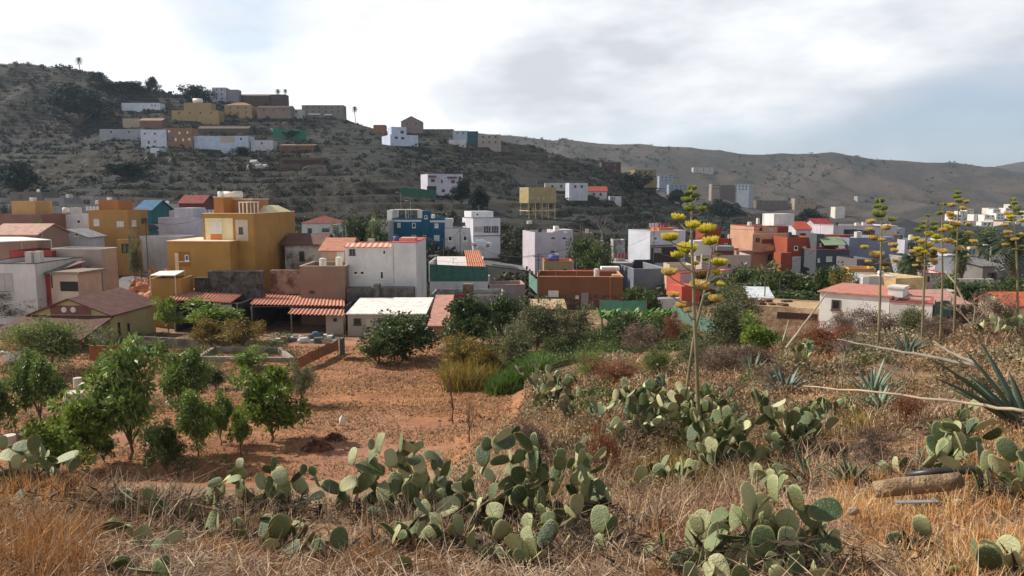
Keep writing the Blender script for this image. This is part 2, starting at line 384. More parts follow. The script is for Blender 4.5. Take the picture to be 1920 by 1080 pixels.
# ---------------------------------------------------------------- houses
class H:
    """front face spans pixel columns A..B at depth Y, turned by a degrees; E = column of the far end of the side face seen"""
    def __init__(s, label, A, B, top, Y, a=0, E=None, D=8, col=WHITE, base=None, roof='flat', rc=(150, 140, 132), par=.5,
                 name='house', cat='house', group=None, dirt=.35, mat=None, cap=None, floatz=None, rh=1.8, ov=.35, auto=None, scol=None):
        if Y is None: Y = gY((A + B) / 2, base, *auto)
        s.a = R(a); s.f = Vector((math.cos(s.a), math.sin(s.a), 0)); s.s = Vector((-s.f.y, s.f.x, 0))
        mid = (top + (base or top + 30)) / 2
        uA, _ = uv(A, mid); uB, _ = uv(B, mid)
        right = E is not None and E > B
        u0, u1 = (uB, uA) if right else (uA, uB)
        P = Vector((u0 * Y, Y, 0)); t = (u1 * P.y - P.x) / (s.f.x - u1 * s.f.y)
        s.z1 = uv(B if right else A, top)[1] * Y
        if right: s.P = P + s.f * t; s.w = -t
        else: s.P = P; s.w = t
        if E is not None:
            uE, _ = uv(E, mid); Q = P
            d = (uE * Q.y - Q.x) / (s.s.x - uE * s.s.y); D = d if 1 < d < 60 else D
        s.D = D; s.side = 'r' if right else 'l'
        c4 = [s.pt(0, 0), s.pt(s.w, 0), s.pt(s.w, D), s.pt(0, D)]
        s.z0 = min(gz(q.x, q.y) for q in c4) - 1.0
        if floatz is not None: s.z0 = s.z1 - floatz
        s.t = thing(name, label, cat, Vector((s.pt(s.w/2, D/2).x, s.pt(s.w/2, D/2).y, s.z0)), group)
        s.col = col; s.mat = mat or plaster(col, dirt); s.rc = rc
        w, z0, z1 = s.w, s.z0, s.z1; Y3 = Vector((0, 0, 1))
        m = MB(); th = .22
        if roof == 'flat':
            zi = z1 - par
            o = [s.pt(0,0), s.pt(w,0), s.pt(w,D), s.pt(0,D)]; i_ = [s.pt(th,th), s.pt(w-th,th), s.pt(w-th,D-th), s.pt(th,D-th)]
            b = len(m.v); m.v += [(*q.xy, z0) for q in o] + [(*q.xy, z1) for q in o] + [(*q.xy, z1) for q in i_] + [(*q.xy, zi) for q in i_]
            for k in range(4):
                n = (k + 1) % 4; m.f += [(k, n, 4+n, 4+k), (4+k, 4+n, 8+n, 8+k), (8+k, 8+n, 12+n, 12+k)]
            m.build('wall', s.mat, s.t)
            MB().box(s.pt(th, th, zi - .15), s.f * (w - 2*th), s.s * (D - 2*th), Y3 * .16).build('roof', flat(rc, .9), s.t)
            if Y < 240 and w > 4.5 and D > 4.5 and name == 'house': s.clutter(label)
            if cap:
                c = MB(); e = .06
                for (p, q, n) in ((s.pt(-e,-e), s.f*(w+2*e), s.s*(th+e)), (s.pt(-e,D-th), s.f*(w+2*e), s.s*(th+e)), (s.pt(-e,th), s.f*(th+e), s.s*(D-2*th)), (s.pt(w-th,th), s.f*(th+e), s.s*(D-2*th))):
                    c.box((p.x, p.y, z1 + .003), q, n, Y3 * .1)
                c.build('parapet_cap', flat(cap), s.t)
        else:
            m.box(s.pt(0, 0, z0), s.f * w, s.s * D, Y3 * (z1 - z0))
            tm = tile(rc); r = MB(); k = .14
            if roof == 'gs':      # ridge runs away from the front, gable faces front
                m.poly([s.pt(0,0,z1), s.pt(w,0,z1), s.pt(w/2,0,z1+rh)]); m.poly([s.pt(w,D,z1), s.pt(0,D,z1), s.pt(w/2,D,z1+rh)])
                sl = rh / (w / 2)
                for sg in (0, 1):
                    x0, x1 = (w/2, -ov) if sg == 0 else (w/2, w + ov)
                    r.hexa([s.pt(x0,-ov,z1+rh), s.pt(x1,-ov,z1-sl*ov), s.pt(x1,D+ov,z1-sl*ov), s.pt(x0,D+ov,z1+rh),
                            s.pt(x0,-ov,z1+rh+k), s.pt(x1,-ov,z1-sl*ov+k), s.pt(x1,D+ov,z1-sl*ov+k), s.pt(x0,D+ov,z1+rh+k)])
            elif roof == 'gf':
                m.poly([s.pt(0,0,z1), s.pt(0,D/2,z1+rh), s.pt(0,D,z1)]); m.poly([s.pt(w,0,z1), s.pt(w,D,z1), s.pt(w,D/2,z1+rh)])
                sl = rh / (D / 2)
                for y1 in (-ov, D + ov):
                    r.hexa([s.pt(-ov,D/2,z1+rh), s.pt(w+ov,D/2,z1+rh), s.pt(w+ov,y1,z1-sl*ov), s.pt(-ov,y1,z1-sl*ov),
                            s.pt(-ov,D/2,z1+rh+k), s.pt(w+ov,D/2,z1+rh+k), s.pt(w+ov,y1,z1-sl*ov+k), s.pt(-ov,y1,z1-sl*ov+k)])
            elif roof == 'hip':
                q = min(w, D) / 2; sl = rh / q
                B4 = [s.pt(-ov,-ov,z1-sl*ov), s.pt(w+ov,-ov,z1-sl*ov), s.pt(w+ov,D+ov,z1-sl*ov), s.pt(-ov,D+ov,z1-sl*ov)]
                T2 = [s.pt(q,D/2,z1+rh), s.pt(w-q+.01,D/2,z1+rh)] if w >= D else [s.pt(w/2,q,z1+rh), s.pt(w/2,D-q,z1+rh)]
                if w >= D: r.poly([B4[0],B4[1],T2[1],T2[0]]); r.poly([B4[1],B4[2],T2[1]]); r.poly([B4[2],B4[3],T2[0],T2[1]]); r.poly([B4[3],B4[0],T2[0]])
                else: r.poly([B4[0],B4[1],T2[0]]); r.poly([B4[1],B4[2],T2[1],T2[0]]); r.poly([B4[2],B4[3],T2[1]]); r.poly([B4[3],B4[0],T2[0],T2[1]])
                r.poly([B4[3],B4[2],B4[1],B4[0]])
            elif roof in ('shedf', 'slab'):      # falls towards the front
                r.hexa([s.pt(-ov,-ov,z1+.01), s.pt(w+ov,-ov,z1+.01), s.pt(w+ov,D+ov,z1+rh), s.pt(-ov,D+ov,z1+rh),
                        s.pt(-ov,-ov,z1+k), s.pt(w+ov,-ov,z1+k), s.pt(w+ov,D+ov,z1+rh+k), s.pt(-ov,D+ov,z1+rh+k)])
                if rh > .3: m.poly([s.pt(0,0,z1), s.pt(0,D,z1+rh), s.pt(0,D,z1)]); m.poly([s.pt(w,0,z1), s.pt(w,D,z1), s.pt(w,D,z1+rh)])
            m.build('wall', s.mat, s.t); r.build('roof', tm, s.t)
    def clutter(s, label):
        g = random.Random(sum(map(ord, label))); zr = s.z1 - .5
        for _ in range(g.choice((1, 2, 2, 3))):
            q = s.pt(g.uniform(.15, .85) * s.w, g.uniform(.4, .85) * s.D, zr); k = g.random()
            if k < .35: MB().tube([q, q + Vector((0, 0, 1.2)), q + Vector((0, 0, 1.3))], [.45, .45, .2], 10).build('roof_tank', flat(g.choice(((220, 216, 208), (60, 62, 66), (206, 200, 190)))), s.t)
            elif k < .6: MB().box(q, s.f * .8, s.s * .8, Vector((0, 0, g.uniform(1.0, 1.6)))).build('chimney', plaster((200, 192, 184)), s.t)
            elif k < .85:
                m = MB().tube([q, q + Vector((0, 0, 3.0))], .035, 5); 
                for j in range(5): m.tube([q + Vector((-.5 + j * .25, -.3, 2.7)), q + Vector((-.5 + j * .25, .3, 2.7))], .02, 4)
                m.tube([q + Vector((-.6, 0, 2.7)), q + Vector((.6, 0, 2.7))], .025, 4); m.build('antenna', flat((120, 118, 116)), s.t)
            else:
                m = MB(); m.tube([q, q + Vector((0, 0, 2))], .03, 5); m.tube([q + s.f * 3, q + s.f * 3 + Vector((0, 0, 2))], .03, 5); m.build('washing_line_posts', flat((150, 150, 150)), s.t); c = MB()
                for j in range(4): c.box(q + s.f * (.3 + j * .65) + Vector((0, 0, 1.0)), s.f * .5, s.s * .02, Vector((0, 0, .9)))
                c.build('laundry', flat(g.choice(((210, 210, 220), (150, 70, 70), (80, 100, 150)))), s.t)
    def pt(s, x, y, z=0): q = s.P + s.f * x + s.s * y; return Vector((q.x, q.y, z))
    def fr(s, face, back):                                       # origin, run direction, inward direction of a face
        if face == 'f': return s.P + s.s * back, s.f, s.s
        if face == 'l': return s.P + s.f * back, s.s, s.f
        return s.P + s.f * (s.w - back), s.s, -s.f
    def loc(s, px, py, face, back=0):
        O, d, n = s.fr(face, back); u, v = uv(px, py); t = (u * O.y - O.x) / (d.x - u * d.y); y = O.y + d.y * t
        return t, v * y
    def box(s, x0, x1, y0, y1, dep, name, mat, back=0, face='f', down=False, parent=None, cap=None):
        """box whose front outline is the pixel rectangle, standing `back` behind the face plane"""
        ym = (y0 + y1) / 2; t0, _ = s.loc(x0, ym, face, back); t1, _ = s.loc(x1, ym, face, back); t0, t1 = min(t0, t1), max(t0, t1)
        xm = (x0 + x1) / 2; z1 = s.loc(xm, y0, face, back)[1]; z0 = s.loc(xm, y1, face, back)[1]
        if down: z0 = s.z0
        O, d, n = s.fr(face, back); q = O + d * t0
        m = MB().box((q.x, q.y, z0), d * (t1 - t0), n * dep, (0, 0, z1 - z0))
        if cap: m2 = MB().box((q.x - n.x*.08 - d.x*.08, q.y - n.y*.08 - d.y*.08, z1 + .003), d * (t1 - t0 + .16), n * (dep + .16), (0, 0, .1)); m2.build('roof_slab', flat(cap), s.t)
        return m.build(name, mat, parent or s.t)
    def win(s, spec, face='f', back=0):
        """spec rows: x0,x1,y0,y1,kind  (d dark pane in light frame, k dark opening, w white shutter, p door, g garage)"""
        for x0, x1, y0, y1, kd in spec:
            ym = (y0 + y1) / 2; t0, _ = s.loc(x0, ym, face, back); t1, _ = s.loc(x1, ym, face, back); t0, t1 = min(t0, t1), max(t0, t1)
            xm = (x0 + x1) / 2; z1 = s.loc(xm, y0, face, back)[1]; z0 = s.loc(xm, y1, face, back)[1]
            O, d, n = s.fr(face, back); n = Vector(n)
            def bx(m, a, b, c, e, o0, o1): q = O + d * a - n * o1; m.box((q.x, q.y, c), d * (b - a), n * (o1 - o0), (0, 0, e - c))
            fw = min(.14, (t1 - t0) * .16); nm = {'p': 'door', 'P': 'door', 'g': 'garage_door', 'G': 'garage_door'}.get(kd, 'window')
            fc = {'d': WHITE, 'w': (224, 222, 216), 'k': (60, 56, 52), 'p': (190, 178, 160), 'P': (96, 66, 46), 'g': (150, 150, 150), 'G': (232, 232, 232), 'b': (92, 70, 54), 's': (170, 165, 160)}[kd]
            m = MB(); bx(m, t0, t0 + fw, z0, z1, -.05, .05); bx(m, t1 - fw, t1, z0, z1, -.05, .05)
            bx(m, t0 + fw, t1 - fw, z1 - fw, z1, -.05, .05)
            if nm == 'window':
                bx(m, t0 + fw, t1 - fw, z0, z0 + fw, -.05, .05); bx(m, t0 - .08, t1 + .08, z0 - .1, z0 - .002, -.05, .1)
                if t1 - t0 > 1.0 and kd != 'k': c = (t0 + t1) / 2; bx(m, c - fw * .35, c + fw * .35, z0 + fw, z1 - fw, -.05, .045)
            o = m.build(nm, flat(fc, .6, 0, .08), s.t)
            pm = glass() if kd in 'dkb' else flat(fc, .6, 0, .12)
            if kd in 'wgG':
                m = MB(); nsl = max(3, int((z1 - z0) / .16)); h = (z1 - z0 - fw) / nsl
                for i in range(nsl): bx(m, t0 + fw + .002, t1 - fw - .002, z0 + (0 if nm != 'window' else fw) + i * h, z0 + (0 if nm != 'window' else fw) + i * h + h * .8, -.06, .02 if i % 2 else .012)
            else: m = MB(); bx(m, t0 + fw + .002, t1 - fw - .002, z0 + (fw if nm == 'window' else 0) + .002, z1 - fw - .002, -.06, .012)
            m.build({'window': 'pane' if kd in 'dkb' else 'shutter', 'door': 'door_leaf', 'garage_door': 'door_leaf'}[nm], pm, o)
        return s
    def grid(s, nx, ny, face='f', kd='k', sz=(1.0, 1.1), fl=2.9, margin=1.2):
        L = s.w if face == 'f' else s.D; O, d, n = s.fr(face, 0)
        for j in range(ny):
            for i in range(nx):
                t = margin + (L - 2 * margin) * (i + .5) / nx; z = s.z1 - .9 - sz[1] - j * fl
                m = MB(); q = O + d * (t - sz[0]/2) - n * .06; m.box((q.x, q.y, z), d * sz[0], n * .1, (0, 0, sz[1])); m2 = MB()
                q2 = O + d * (t - sz[0]/2 + .12) - n * .075; m2.box((q2.x, q2.y, z + .12), d * (sz[0] - .24), n * .05, (0, 0, sz[1] - .24))
                o = m.build('window', flat((200, 196, 190) if kd != 'k' else (90, 84, 78)), s.t); m2.build('pane', glass(), o)
        return s
def tank(label, px, py, Y, r=.55, h=1.1, col=(225, 222, 214), horiz=False, name='water_tank', z=None):
    c = at(px, py, Y); 
    if horiz: m = MB().tube([c + Vector((-h, 0, r)), c + Vector((-h * .97, 0, r)), c + Vector((h * .97, 0, r)), c + Vector((h, 0, r))], [r * .7, r, r, r * .7], 14)
    else: m = MB().tube([c, c + Vector((0, 0, h * .9)), c + Vector((0, 0, h)), c + Vector((0, 0, h * 1.08))], [r, r, r * .8, r * .3], 14)
    for k in (-.3, .3): m.tube([c + Vector((k * h, -r * .3, 0)), c + Vector((k * h, -r * .3, -.5))], .06, 5)
    t = thing(name, label, 'water tank', c, 'rooftop water tanks'); m.build('vessel', flat(col, .5), t, True)
    MB().tube([c + Vector((0, 0, (2 * r if horiz else h * 1.05))), c + Vector((0, 0, (2 * r if horiz else h * 1.05) + .15))], .22, 8).build('lid', flat((60, 60, 64)), t)
def corr(label_part, c, pitch, amp, mat, parent, thick=.05, across=True):
    """corrugated sheet through four corners (back-left, back-right, front-right, front-left)"""
    a, b, d, e = c[0], c[1], c[2], c[3]; L = ((b - a).length + (d - e).length) / 2; n = max(8, int(L / pitch)) * 6; V = []; Fc = []
    up = (b - a).cross(e - a).normalized(); up = up if up.z > 0 else -up
    for i in range(n + 1):
        t = i / n; p = a.lerp(b, t); q = e.lerp(d, t); o = up * amp * math.sin(t * n / 6 * 2 * math.pi)
        V += [p + o, q + o, p + o - up * thick, q + o - up * thick]
    for i in range(n):
        k = i * 4; Fc += [(k, k+1, k+5, k+4), (k+2, k+6, k+7, k+3), (k, k+4, k+6, k+2), (k+1, k+3, k+7, k+5)]
    m = MB(); m.v = V; m.f = Fc; return m.build(label_part, mat, parent)
ZV = Vector((0, 0, 1))
ORG = (178, 134, 66); OCH = (180, 134, 76)
def houses():
    # ---- nearest row below the camera, left to right
    # brown farmhouse
    h = H('long brown farmhouse with a gabled brown tile roof and a hipped porch, far left', 62, 207, 590, 77, a=-3, E=292, D=15, col=(186, 172, 124), roof='gs', rc=(104, 66, 58), rh=1.6, ov=.45, name='farmhouse', cat='house')
    h.win([(221, 225, 604, 627, 'k'), (239, 243, 606, 629, 'k')], 'r')
    h.win([(176, 202, 606, 646, 'w')], 'f'); 
    zc = h.z1 - .1; p = [h.pt(-.6, -.1, zc), h.pt(h.w + .5, -.1, zc), h.pt(h.w + .2, -5.2, zc - 1.5), h.pt(-2.2, -5.2, zc - 1.5)]
    MB().hexa([q - ZV * .15 for q in (p[3], p[2], p[1], p[0])] + [p[3], p[2], p[1], p[0]]).build('porch_roof', tile((92, 58, 50)), h.t)
    [MB().tube([(q.x, q.y, zc - 1.6), (q.x, q.y, h.z0)], .13, 6).build('porch_post', flat((96, 60, 44)), h.t) for q in (h.pt(-1.8, -4.9), h.pt(h.w * .33, -4.9), h.pt(h.w * .66, -4.9), h.pt(h.w - .1, -4.9))]
    MB().box(h.pt(2, -.06, h.z1 - .02), h.f * (h.w - 4), h.s * .02, ZV * .95).build('gable_panel', flat((120, 72, 62)), h.t)
    for x in (.42, .54): MB().tube([h.pt(h.w * x, -.12, h.z1 + .5), h.pt(h.w * x, -.02, h.z1 + .5)], .3, 12).build('round_vent', flat((214, 205, 196)), h.t)
    MB().box(h.pt(1.0, -.12, h.z0), h.f * (h.w - 4.6), h.s * .1, ZV * (h.z1 - h.z0 - .9)).build('porch_painted_shade', flat((60, 42, 34)), h.t)  # dark sheet over the front wall, stands in for shade under the porch
    # shed A, B: salmon corrugated roofs over dark open bays
    salm = flat((198, 136, 114), .85, 0, .3)
    def openshed(label, A, B, Ytop, Y, D, roof, posts, back, group='open sheds with corrugated roofs'):
        x0 = at(A, 580, Y); x1 = at(B, 580, Y); g = gz((x0.x + x1.x) / 2, Y) - .6; t = thing('open_shed', label, 'shed', Vector(((x0.x + x1.x)/2, Y + D/2, g)))
        zt = roof[2].z - .15; w = x1.x - x0.x
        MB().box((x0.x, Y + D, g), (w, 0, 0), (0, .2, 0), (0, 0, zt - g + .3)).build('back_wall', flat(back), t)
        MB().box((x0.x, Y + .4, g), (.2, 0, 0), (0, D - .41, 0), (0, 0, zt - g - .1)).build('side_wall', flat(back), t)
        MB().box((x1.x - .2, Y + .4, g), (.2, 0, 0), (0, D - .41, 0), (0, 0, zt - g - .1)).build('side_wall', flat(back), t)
        for k in posts:
            q = at(k, 580, Y); MB().tube([(q.x, Y + .15, g), (q.x, Y + .15, zt)], .1, 7).build('post', flat((130, 126, 120)), t)
        MB().box((x0.x, Y + .1, zt - .12), (w, 0, 0), (0, .14, 0), (0, 0, .12)).build('beam', flat((110, 96, 84)), t)
        corr('roof', roof, .42, .07, salm, t); return t, g, zt
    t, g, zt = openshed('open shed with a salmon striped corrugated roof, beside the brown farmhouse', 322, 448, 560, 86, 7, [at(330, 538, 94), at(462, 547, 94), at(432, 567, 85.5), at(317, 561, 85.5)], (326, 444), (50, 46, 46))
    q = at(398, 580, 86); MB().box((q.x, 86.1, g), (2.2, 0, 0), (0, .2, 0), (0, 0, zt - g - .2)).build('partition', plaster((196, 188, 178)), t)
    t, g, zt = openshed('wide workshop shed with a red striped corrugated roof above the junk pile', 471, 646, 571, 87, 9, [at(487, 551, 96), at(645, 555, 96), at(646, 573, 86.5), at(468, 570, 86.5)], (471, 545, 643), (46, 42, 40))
    corr('lower_roof', [at(548, 578, 85.6), at(646, 580, 85.6), at(643, 591, 83.5), at(539, 588, 83.5)], .42, .07, salm, t)
    q = at(611, 600, 85); MB().box((q.x, 85, g), (2.0, 0, 0), (0, 1.2, 0), (0, 0, at(611, 590, 85).z - g)).build('store_room', plaster((190, 178, 166)), t)
    q = at(625, 600, 85); MB().box((q.x, 84.96, at(625, 603, 85).z), (.4, 0, 0), (0, .03, 0), (0, 0, .4)).build('window', glass(), t)
    # shed C white roof
    h = H('small beige outbuilding with a bright white sheet roof and a cream door', 652, 797, 590, 84, a=0, D=8, col=(178, 168, 152), roof='shedf', rc=(236, 230, 224), rh=.75, ov=.15, name='outbuilding', cat='shed')
    h.win([(663, 677, 597, 609, 'k'), (687, 700, 598, 629, 'p'), (709, 718, 597, 603, 'k'), (773, 788, 596, 605, 'k')])
    # big white house
    h = H('tall white two storey house with a red parapet and a blue barrel on the roof', 647, 735, 464, 95, a=0, D=11, col=(226, 222, 220), cap=(190, 104, 88), rc=(190, 120, 100), dirt=.25)
    h.box(735, 781, 455, 600, 11, 'wall', plaster((222, 219, 219), .25), back=-.25, down=True, cap=(196, 80, 70))
    corr('tile_strip', [h.pt(.1, 1.2, h.z1 + .5), h.pt(h.w - .1, 1.2, h.z1 + .5), h.pt(h.w - .1, -.2, h.z1 + .08), h.pt(.1, -.2, h.z1 + .08)], .9, .06, flat((232, 170, 146)), h.t)
    h.win([(655, 660, 467, 478, 'k'), (661, 666, 467, 478, 'k'), (718, 723, 469, 477, 'd'), (663, 671, 508, 515, 'd'), (675, 683, 508, 515, 'd'), (706, 712, 509, 523, 'w'), (713, 719, 509, 523, 'd')])
    q = h.box(737, 737.6, 458, 532, .08, 'drain_pipe', flat((170, 168, 166)), back=-.36)
    tank('blue barrel on the roof of the tall white house', 743, 456, 97, .4, .9, (64, 92, 140)); 
    h.box(750, 778, 446, 456, 2.5, 'roof_hut', flat((214, 160, 140)), back=1.5)
    # grey rubble skirt under it
    h2 = H('dark grey block wall stepping down below the tall white house', 650, 775, 540, 92.5, a=0, D=1.6, col=(82, 78, 76), name='block_wall', cat='wall', mat=stone((92, 88, 86), 2), par=.1)
    h2.box(701, 711, 533, 600, 1.4, 'buttress', stone((96, 92, 90), 2), back=-.4, down=True)
    # orange house
    h = H('large orange house with stepped storeys, terraces and a white roof pergola', 380, 475, 401, 100, a=-4, E=553, D=18, col=ORG, cap=(238, 214, 176), rc=(224, 196, 160), dirt=.15)
    cream = plaster((240, 222, 172), .1)
    h.box(385, 437, 409, 453, .06, 'cream_panel', cream, back=-.05)
    h.box(442, 465, 412, 452, .06, 'cream_panel', plaster((206, 192, 170), .1), back=-.05)
    h.box(395, 416, 438, 451, .06, 'orange_panel', plaster((210, 136, 66), .1), back=-.1)
    h.win([(395, 416, 416, 437, 'w')], back=-.06); h.win([(448, 455, 426, 438, 'k')], back=-.06)
    h.box(317, 434, 453, 600, 9, 'lower_storey', plaster(ORG, .15), back=-2.5, down=True, cap=(240, 208, 178))
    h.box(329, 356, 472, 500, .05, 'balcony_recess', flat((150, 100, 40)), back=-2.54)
    h.box(328, 335, 474, 510, .1, 'column', flat((226, 190, 150)), back=-2.62); h.box(336, 356, 490, 491.5, .1, 'rail', flat((235, 225, 210)), back=-2.62)
    h.win([(347, 354, 478, 489, 'd')], back=-2.62)
    h.box(401, 419, 370, 400, 3, 'stair_tower', plaster((186, 124, 62), .15), back=2, cap=(232, 222, 206))
    h.box(419, 472, 374, 400, 6, 'penthouse', plaster((180, 126, 70), .15), back=5, cap=(224, 214, 200))
    m = MB(); zt = h.loc(470, 380, 'f', 1)[1]
    t0 = h.loc(447, 390, 'f', 1)[0]; t1 = h.loc(500, 390, 'f', 1)[0]; t1 = min(t1, h.w + 3)
    m.box(h.pt(t0, 1, zt), h.f * (t1 - t0 - 2.6), h.s * 4, ZV * .12)
    for a in (0, .45, .95):
        for b in (1.1, 4.8): m.box(h.pt(t0 + (t1 - t0 - 2.8) * a, b, h.z1 - .5), h.f * .12, h.s * .12, ZV * (zt - h.z1 + .5))
    m.build('roof_pergola', flat(WHITE), h.t)
    MB().hexa([h.pt(h.w - 5.5, 7, h.z1 - .05), h.pt(h.w - .5, 7, h.z1 - .05), h.pt(h.w - .5, 16, h.z1 - .05), h.pt(h.w - 5.5, 16, h.z1 - .05), h.pt(h.w - 4, 9, h.z1 + 1), h.pt(h.w - 2, 9, h.z1 + 1), h.pt(h.w - 2, 14, h.z1 + 1), h.pt(h.w - 4, 14, h.z1 + 1)]).build('canopy_roof', flat((238, 224, 176)), h.t)
    tank('white round tank on the stair tower of the orange house', 414, 369, 103.5, .4, .7); tank('long cream tank behind the stair tower of the orange house', 433, 372, 107, .5, 1.6, (222, 206, 190), True)
    # porch of orange house with white awning
    t = thing('awning', 'white flat sheet awning on thin posts in front of the orange house', 'awning', at(311, 520, 88))
    c = [at(300, 508, 93), at(346, 507, 93), at(328, 516, 88), at(281, 516, 88)]
    MB().hexa([q - ZV * .08 for q in (c[3], c[2], c[1], c[0])] + [c[3], c[2], c[1], c[0]]).build('sheet', flat((238, 234, 222)), t)
    m = MB(); [m.tube([q - ZV * .1, q - ZV * 2.6], .05, 5) for q in c]; m.build('posts', flat((220, 205, 190)), t)
    h = H('low orange walled porch under the white awning of the orange house', 281, 340, 522, 89, a=0, D=3.4, col=ORG, name='porch_wall', cat='wall')
    # ruin, brown block, stone walls
    h = H('ruined house with black stained white walls and a dark brown tile roof', 534, 606, 458, 108, a=0, D=7, col=(170, 164, 158), mat=stone((190, 186, 180), .5, (70, 66, 64)), roof='gf', rc=(110, 76, 66), rh=1.3, name='ruined_house')
    h.win([(561, 571, 471, 489, 'k')])
    h = H('small house with salmon tile roof squeezed between the ruin and the tall white house', 602, 652, 470, 101, a=0, D=9, col=(206, 168, 140), roof='gf', rc=(186, 126, 102), rh=1.4)
    h.win([(632, 645, 472, 492, 'w')])
    h = H('brown bare rendered block with a flat roof left of the tall white house', 562, 647, 500, 93, a=0, D=7, col=(146, 118, 100), dirt=.5, rc=(170, 156, 140), cap=(176, 160, 140))
    h.win([(580, 590, 545, 549, 'k')])
    H('old stone wall with reddish patches left of the brown block', 507, 562, 507, 96, a=0, D=1.2, mat=stone((164, 140, 124), .8, (100, 70, 56)), name='stone_wall', cat='wall', par=.1)
    h = H('dark grey rubble wall standing below the orange house', 390, 490, 509, 92, a=0, D=1.4, mat=stone((98, 92, 86), 1.6, (48, 46, 46)), name='rubble_wall', cat='wall', par=.1)
    h.box(366, 392, 521, 600, 1.4, 'wall_end', stone((86, 82, 80), 1.6, (44, 42, 42)), back=-.6, down=True)
    # left group
    h = H('grey white house with a slanting parapet and garage door at the left edge', -60, 66, 495, 90, a=0, D=10, col=(208, 206, 206), cap=(70, 64, 62)); h.win([(-8, 24, 512, 545, 's')])
    t = thing('awning', 'large white flat awning on posts over the terrace at the left edge', 'awning', at(30, 465, 100))
    c = [at(-40, 444, 110), at(40, 445, 110), at(96, 454, 103), at(-30, 463, 97)]; c = [Vector((q.x, q.y, c[0].z)) for q in c]
    MB().hexa([q - ZV * .1 for q in (c[3], c[2], c[1], c[0])] + [c[3], c[2], c[1], c[0]]).build('sheet', flat((236, 232, 226)), t)
    m = MB(); [m.tube([q - ZV * .1, q - ZV * 3], .06, 5) for q in c]; m.build('posts', flat((190, 190, 190)), t)
    h = H('dark red parapet house with grey roof behind the slanting parapet house', 18, 98, 470, 100, a=0, E=104, D=6, col=(160, 62, 62), rc=(120, 112, 106), par=.9)
    h = H('small red and cream garage building with a low grey roof', 66, 94, 513, 92, a=-6, D=6, col=(150, 56, 58), roof='shedf', rc=(118, 110, 104), rh=.9)
    h.box(94, 146, 513, 545, 4.5, 'cream_wall', plaster((206, 184, 166)), back=.05, down=True); h.win([(96, 98, 516, 540, 'P')])
    h.box(113, 146, 528, 546, .05, 'garage_opening', flat((40, 34, 34)), back=-.02, down=False)
    h.box(92, 148, 510, 514, 5.2, 'flat_roof', flat((138, 122, 112)), back=-.4)
    h = H('long mauve grey walled house with a bright white inner roof terrace', 97, 190, 468, 100, a=-8, E=220, D=18, col=(178, 160, 152), rc=(196, 196, 200), par=1.6, cap=(206, 200, 196), dirt=.3)
    h.win([(162, 168, 500, 524, 'k')])
    h = H('white house with two small dark windows between the brown block and the ochre house', 81, 166, 402, 135, a=0, D=10, col=(226, 224, 226)); h.win([(113, 120, 411, 417, 'd'), (144, 151, 412, 419, 'd')])
    h.box(131, 142, 389, 403, 2, 'roof_hut', plaster((214, 210, 206)), back=1)
    tank('round white tank on the white house beside the ochre house', 124, 402, 137, .6, 1.2)
    h = H('low white gabled annex below the white house left of the ochre house', 93, 165, 445, 122, a=0, D=5, col=(206, 206, 212), roof='gs', rh=1.2, rc=(150, 146, 150)); h.win([(140, 148, 437, 443, 'd')])
    h = H('ochre orange house with a square roof tower and white windows', 166, 240, 395, 130, a=0, E=277, D=14, col=OCH, cap=(196, 132, 66), dirt=.15)
    h.win([(176, 186, 411, 423, 'w'), (219, 232, 415, 425, 'w')]); h.win([(247, 255, 413, 424, 'w'), (265, 275, 409, 418, 'k')], 'r')
    h.box(185, 222, 375, 397, 5, 'roof_tower', plaster((170, 112, 62), .15), back=2.2)
    h.box(200, 206, 370, 376, .8, 'roof_tank', flat(WHITE), back=3)
    h = H('ochre garden wall with a dark arch below the ochre orange house', 220, 262, 449, 122, a=8, D=1, col=(190, 142, 82), name='garden_wall', cat='wall', par=.1)
    h.box(228, 242, 457, 475, .1, 'arch_opening', flat((52, 46, 44)), back=-.05)
    h = H('brown mauve windowless block at the far left of the village', -70, 78, 402, 128, a=0, D=10, col=(140, 102, 92), rc=(100, 80, 72))
    h.box(22, 66, 377, 404, 5, 'roof_tower', plaster((198, 156, 98)), back=2); h.box(55, 62, 370, 378, 1, 'roof_tank', flat(OFFW), back=3)
    h = H('house with pale tiled roof between the white awning and the brown mauve block', -20, 70, 440, 112, a=0, D=8, col=(160, 130, 112), roof='gf', rc=(190, 150, 132), rh=1.4)
    h = H('teal walled house with a blue roof right behind the ochre orange house', 254, 284, 394, 160, a=0, D=10, col=(40, 104, 112), roof='gf', rc=(60, 104, 140), rh=2); h.win([(262, 266, 420, 428, 'd'), (274, 277, 408, 440, 'd')])
    h = H('pale lilac white house with a raised middle, left of the orange house', 297, 380, 408, 140, a=0, D=10, col=(208, 204, 214), par=.4)
    h.box(327, 361, 390, 409, 6, 'raised_storey', plaster((206, 202, 212)), back=.4); h.box(317, 327, 395, 409, 2, 'chimney_block', plaster((170, 160, 160)), back=2)
    h = H('long low white wall with salmon tile coping left of the orange house', 262, 340, 443, 128, a=-5, D=5, col=(200, 198, 202), rc=(190, 140, 126), name='courtyard_house')
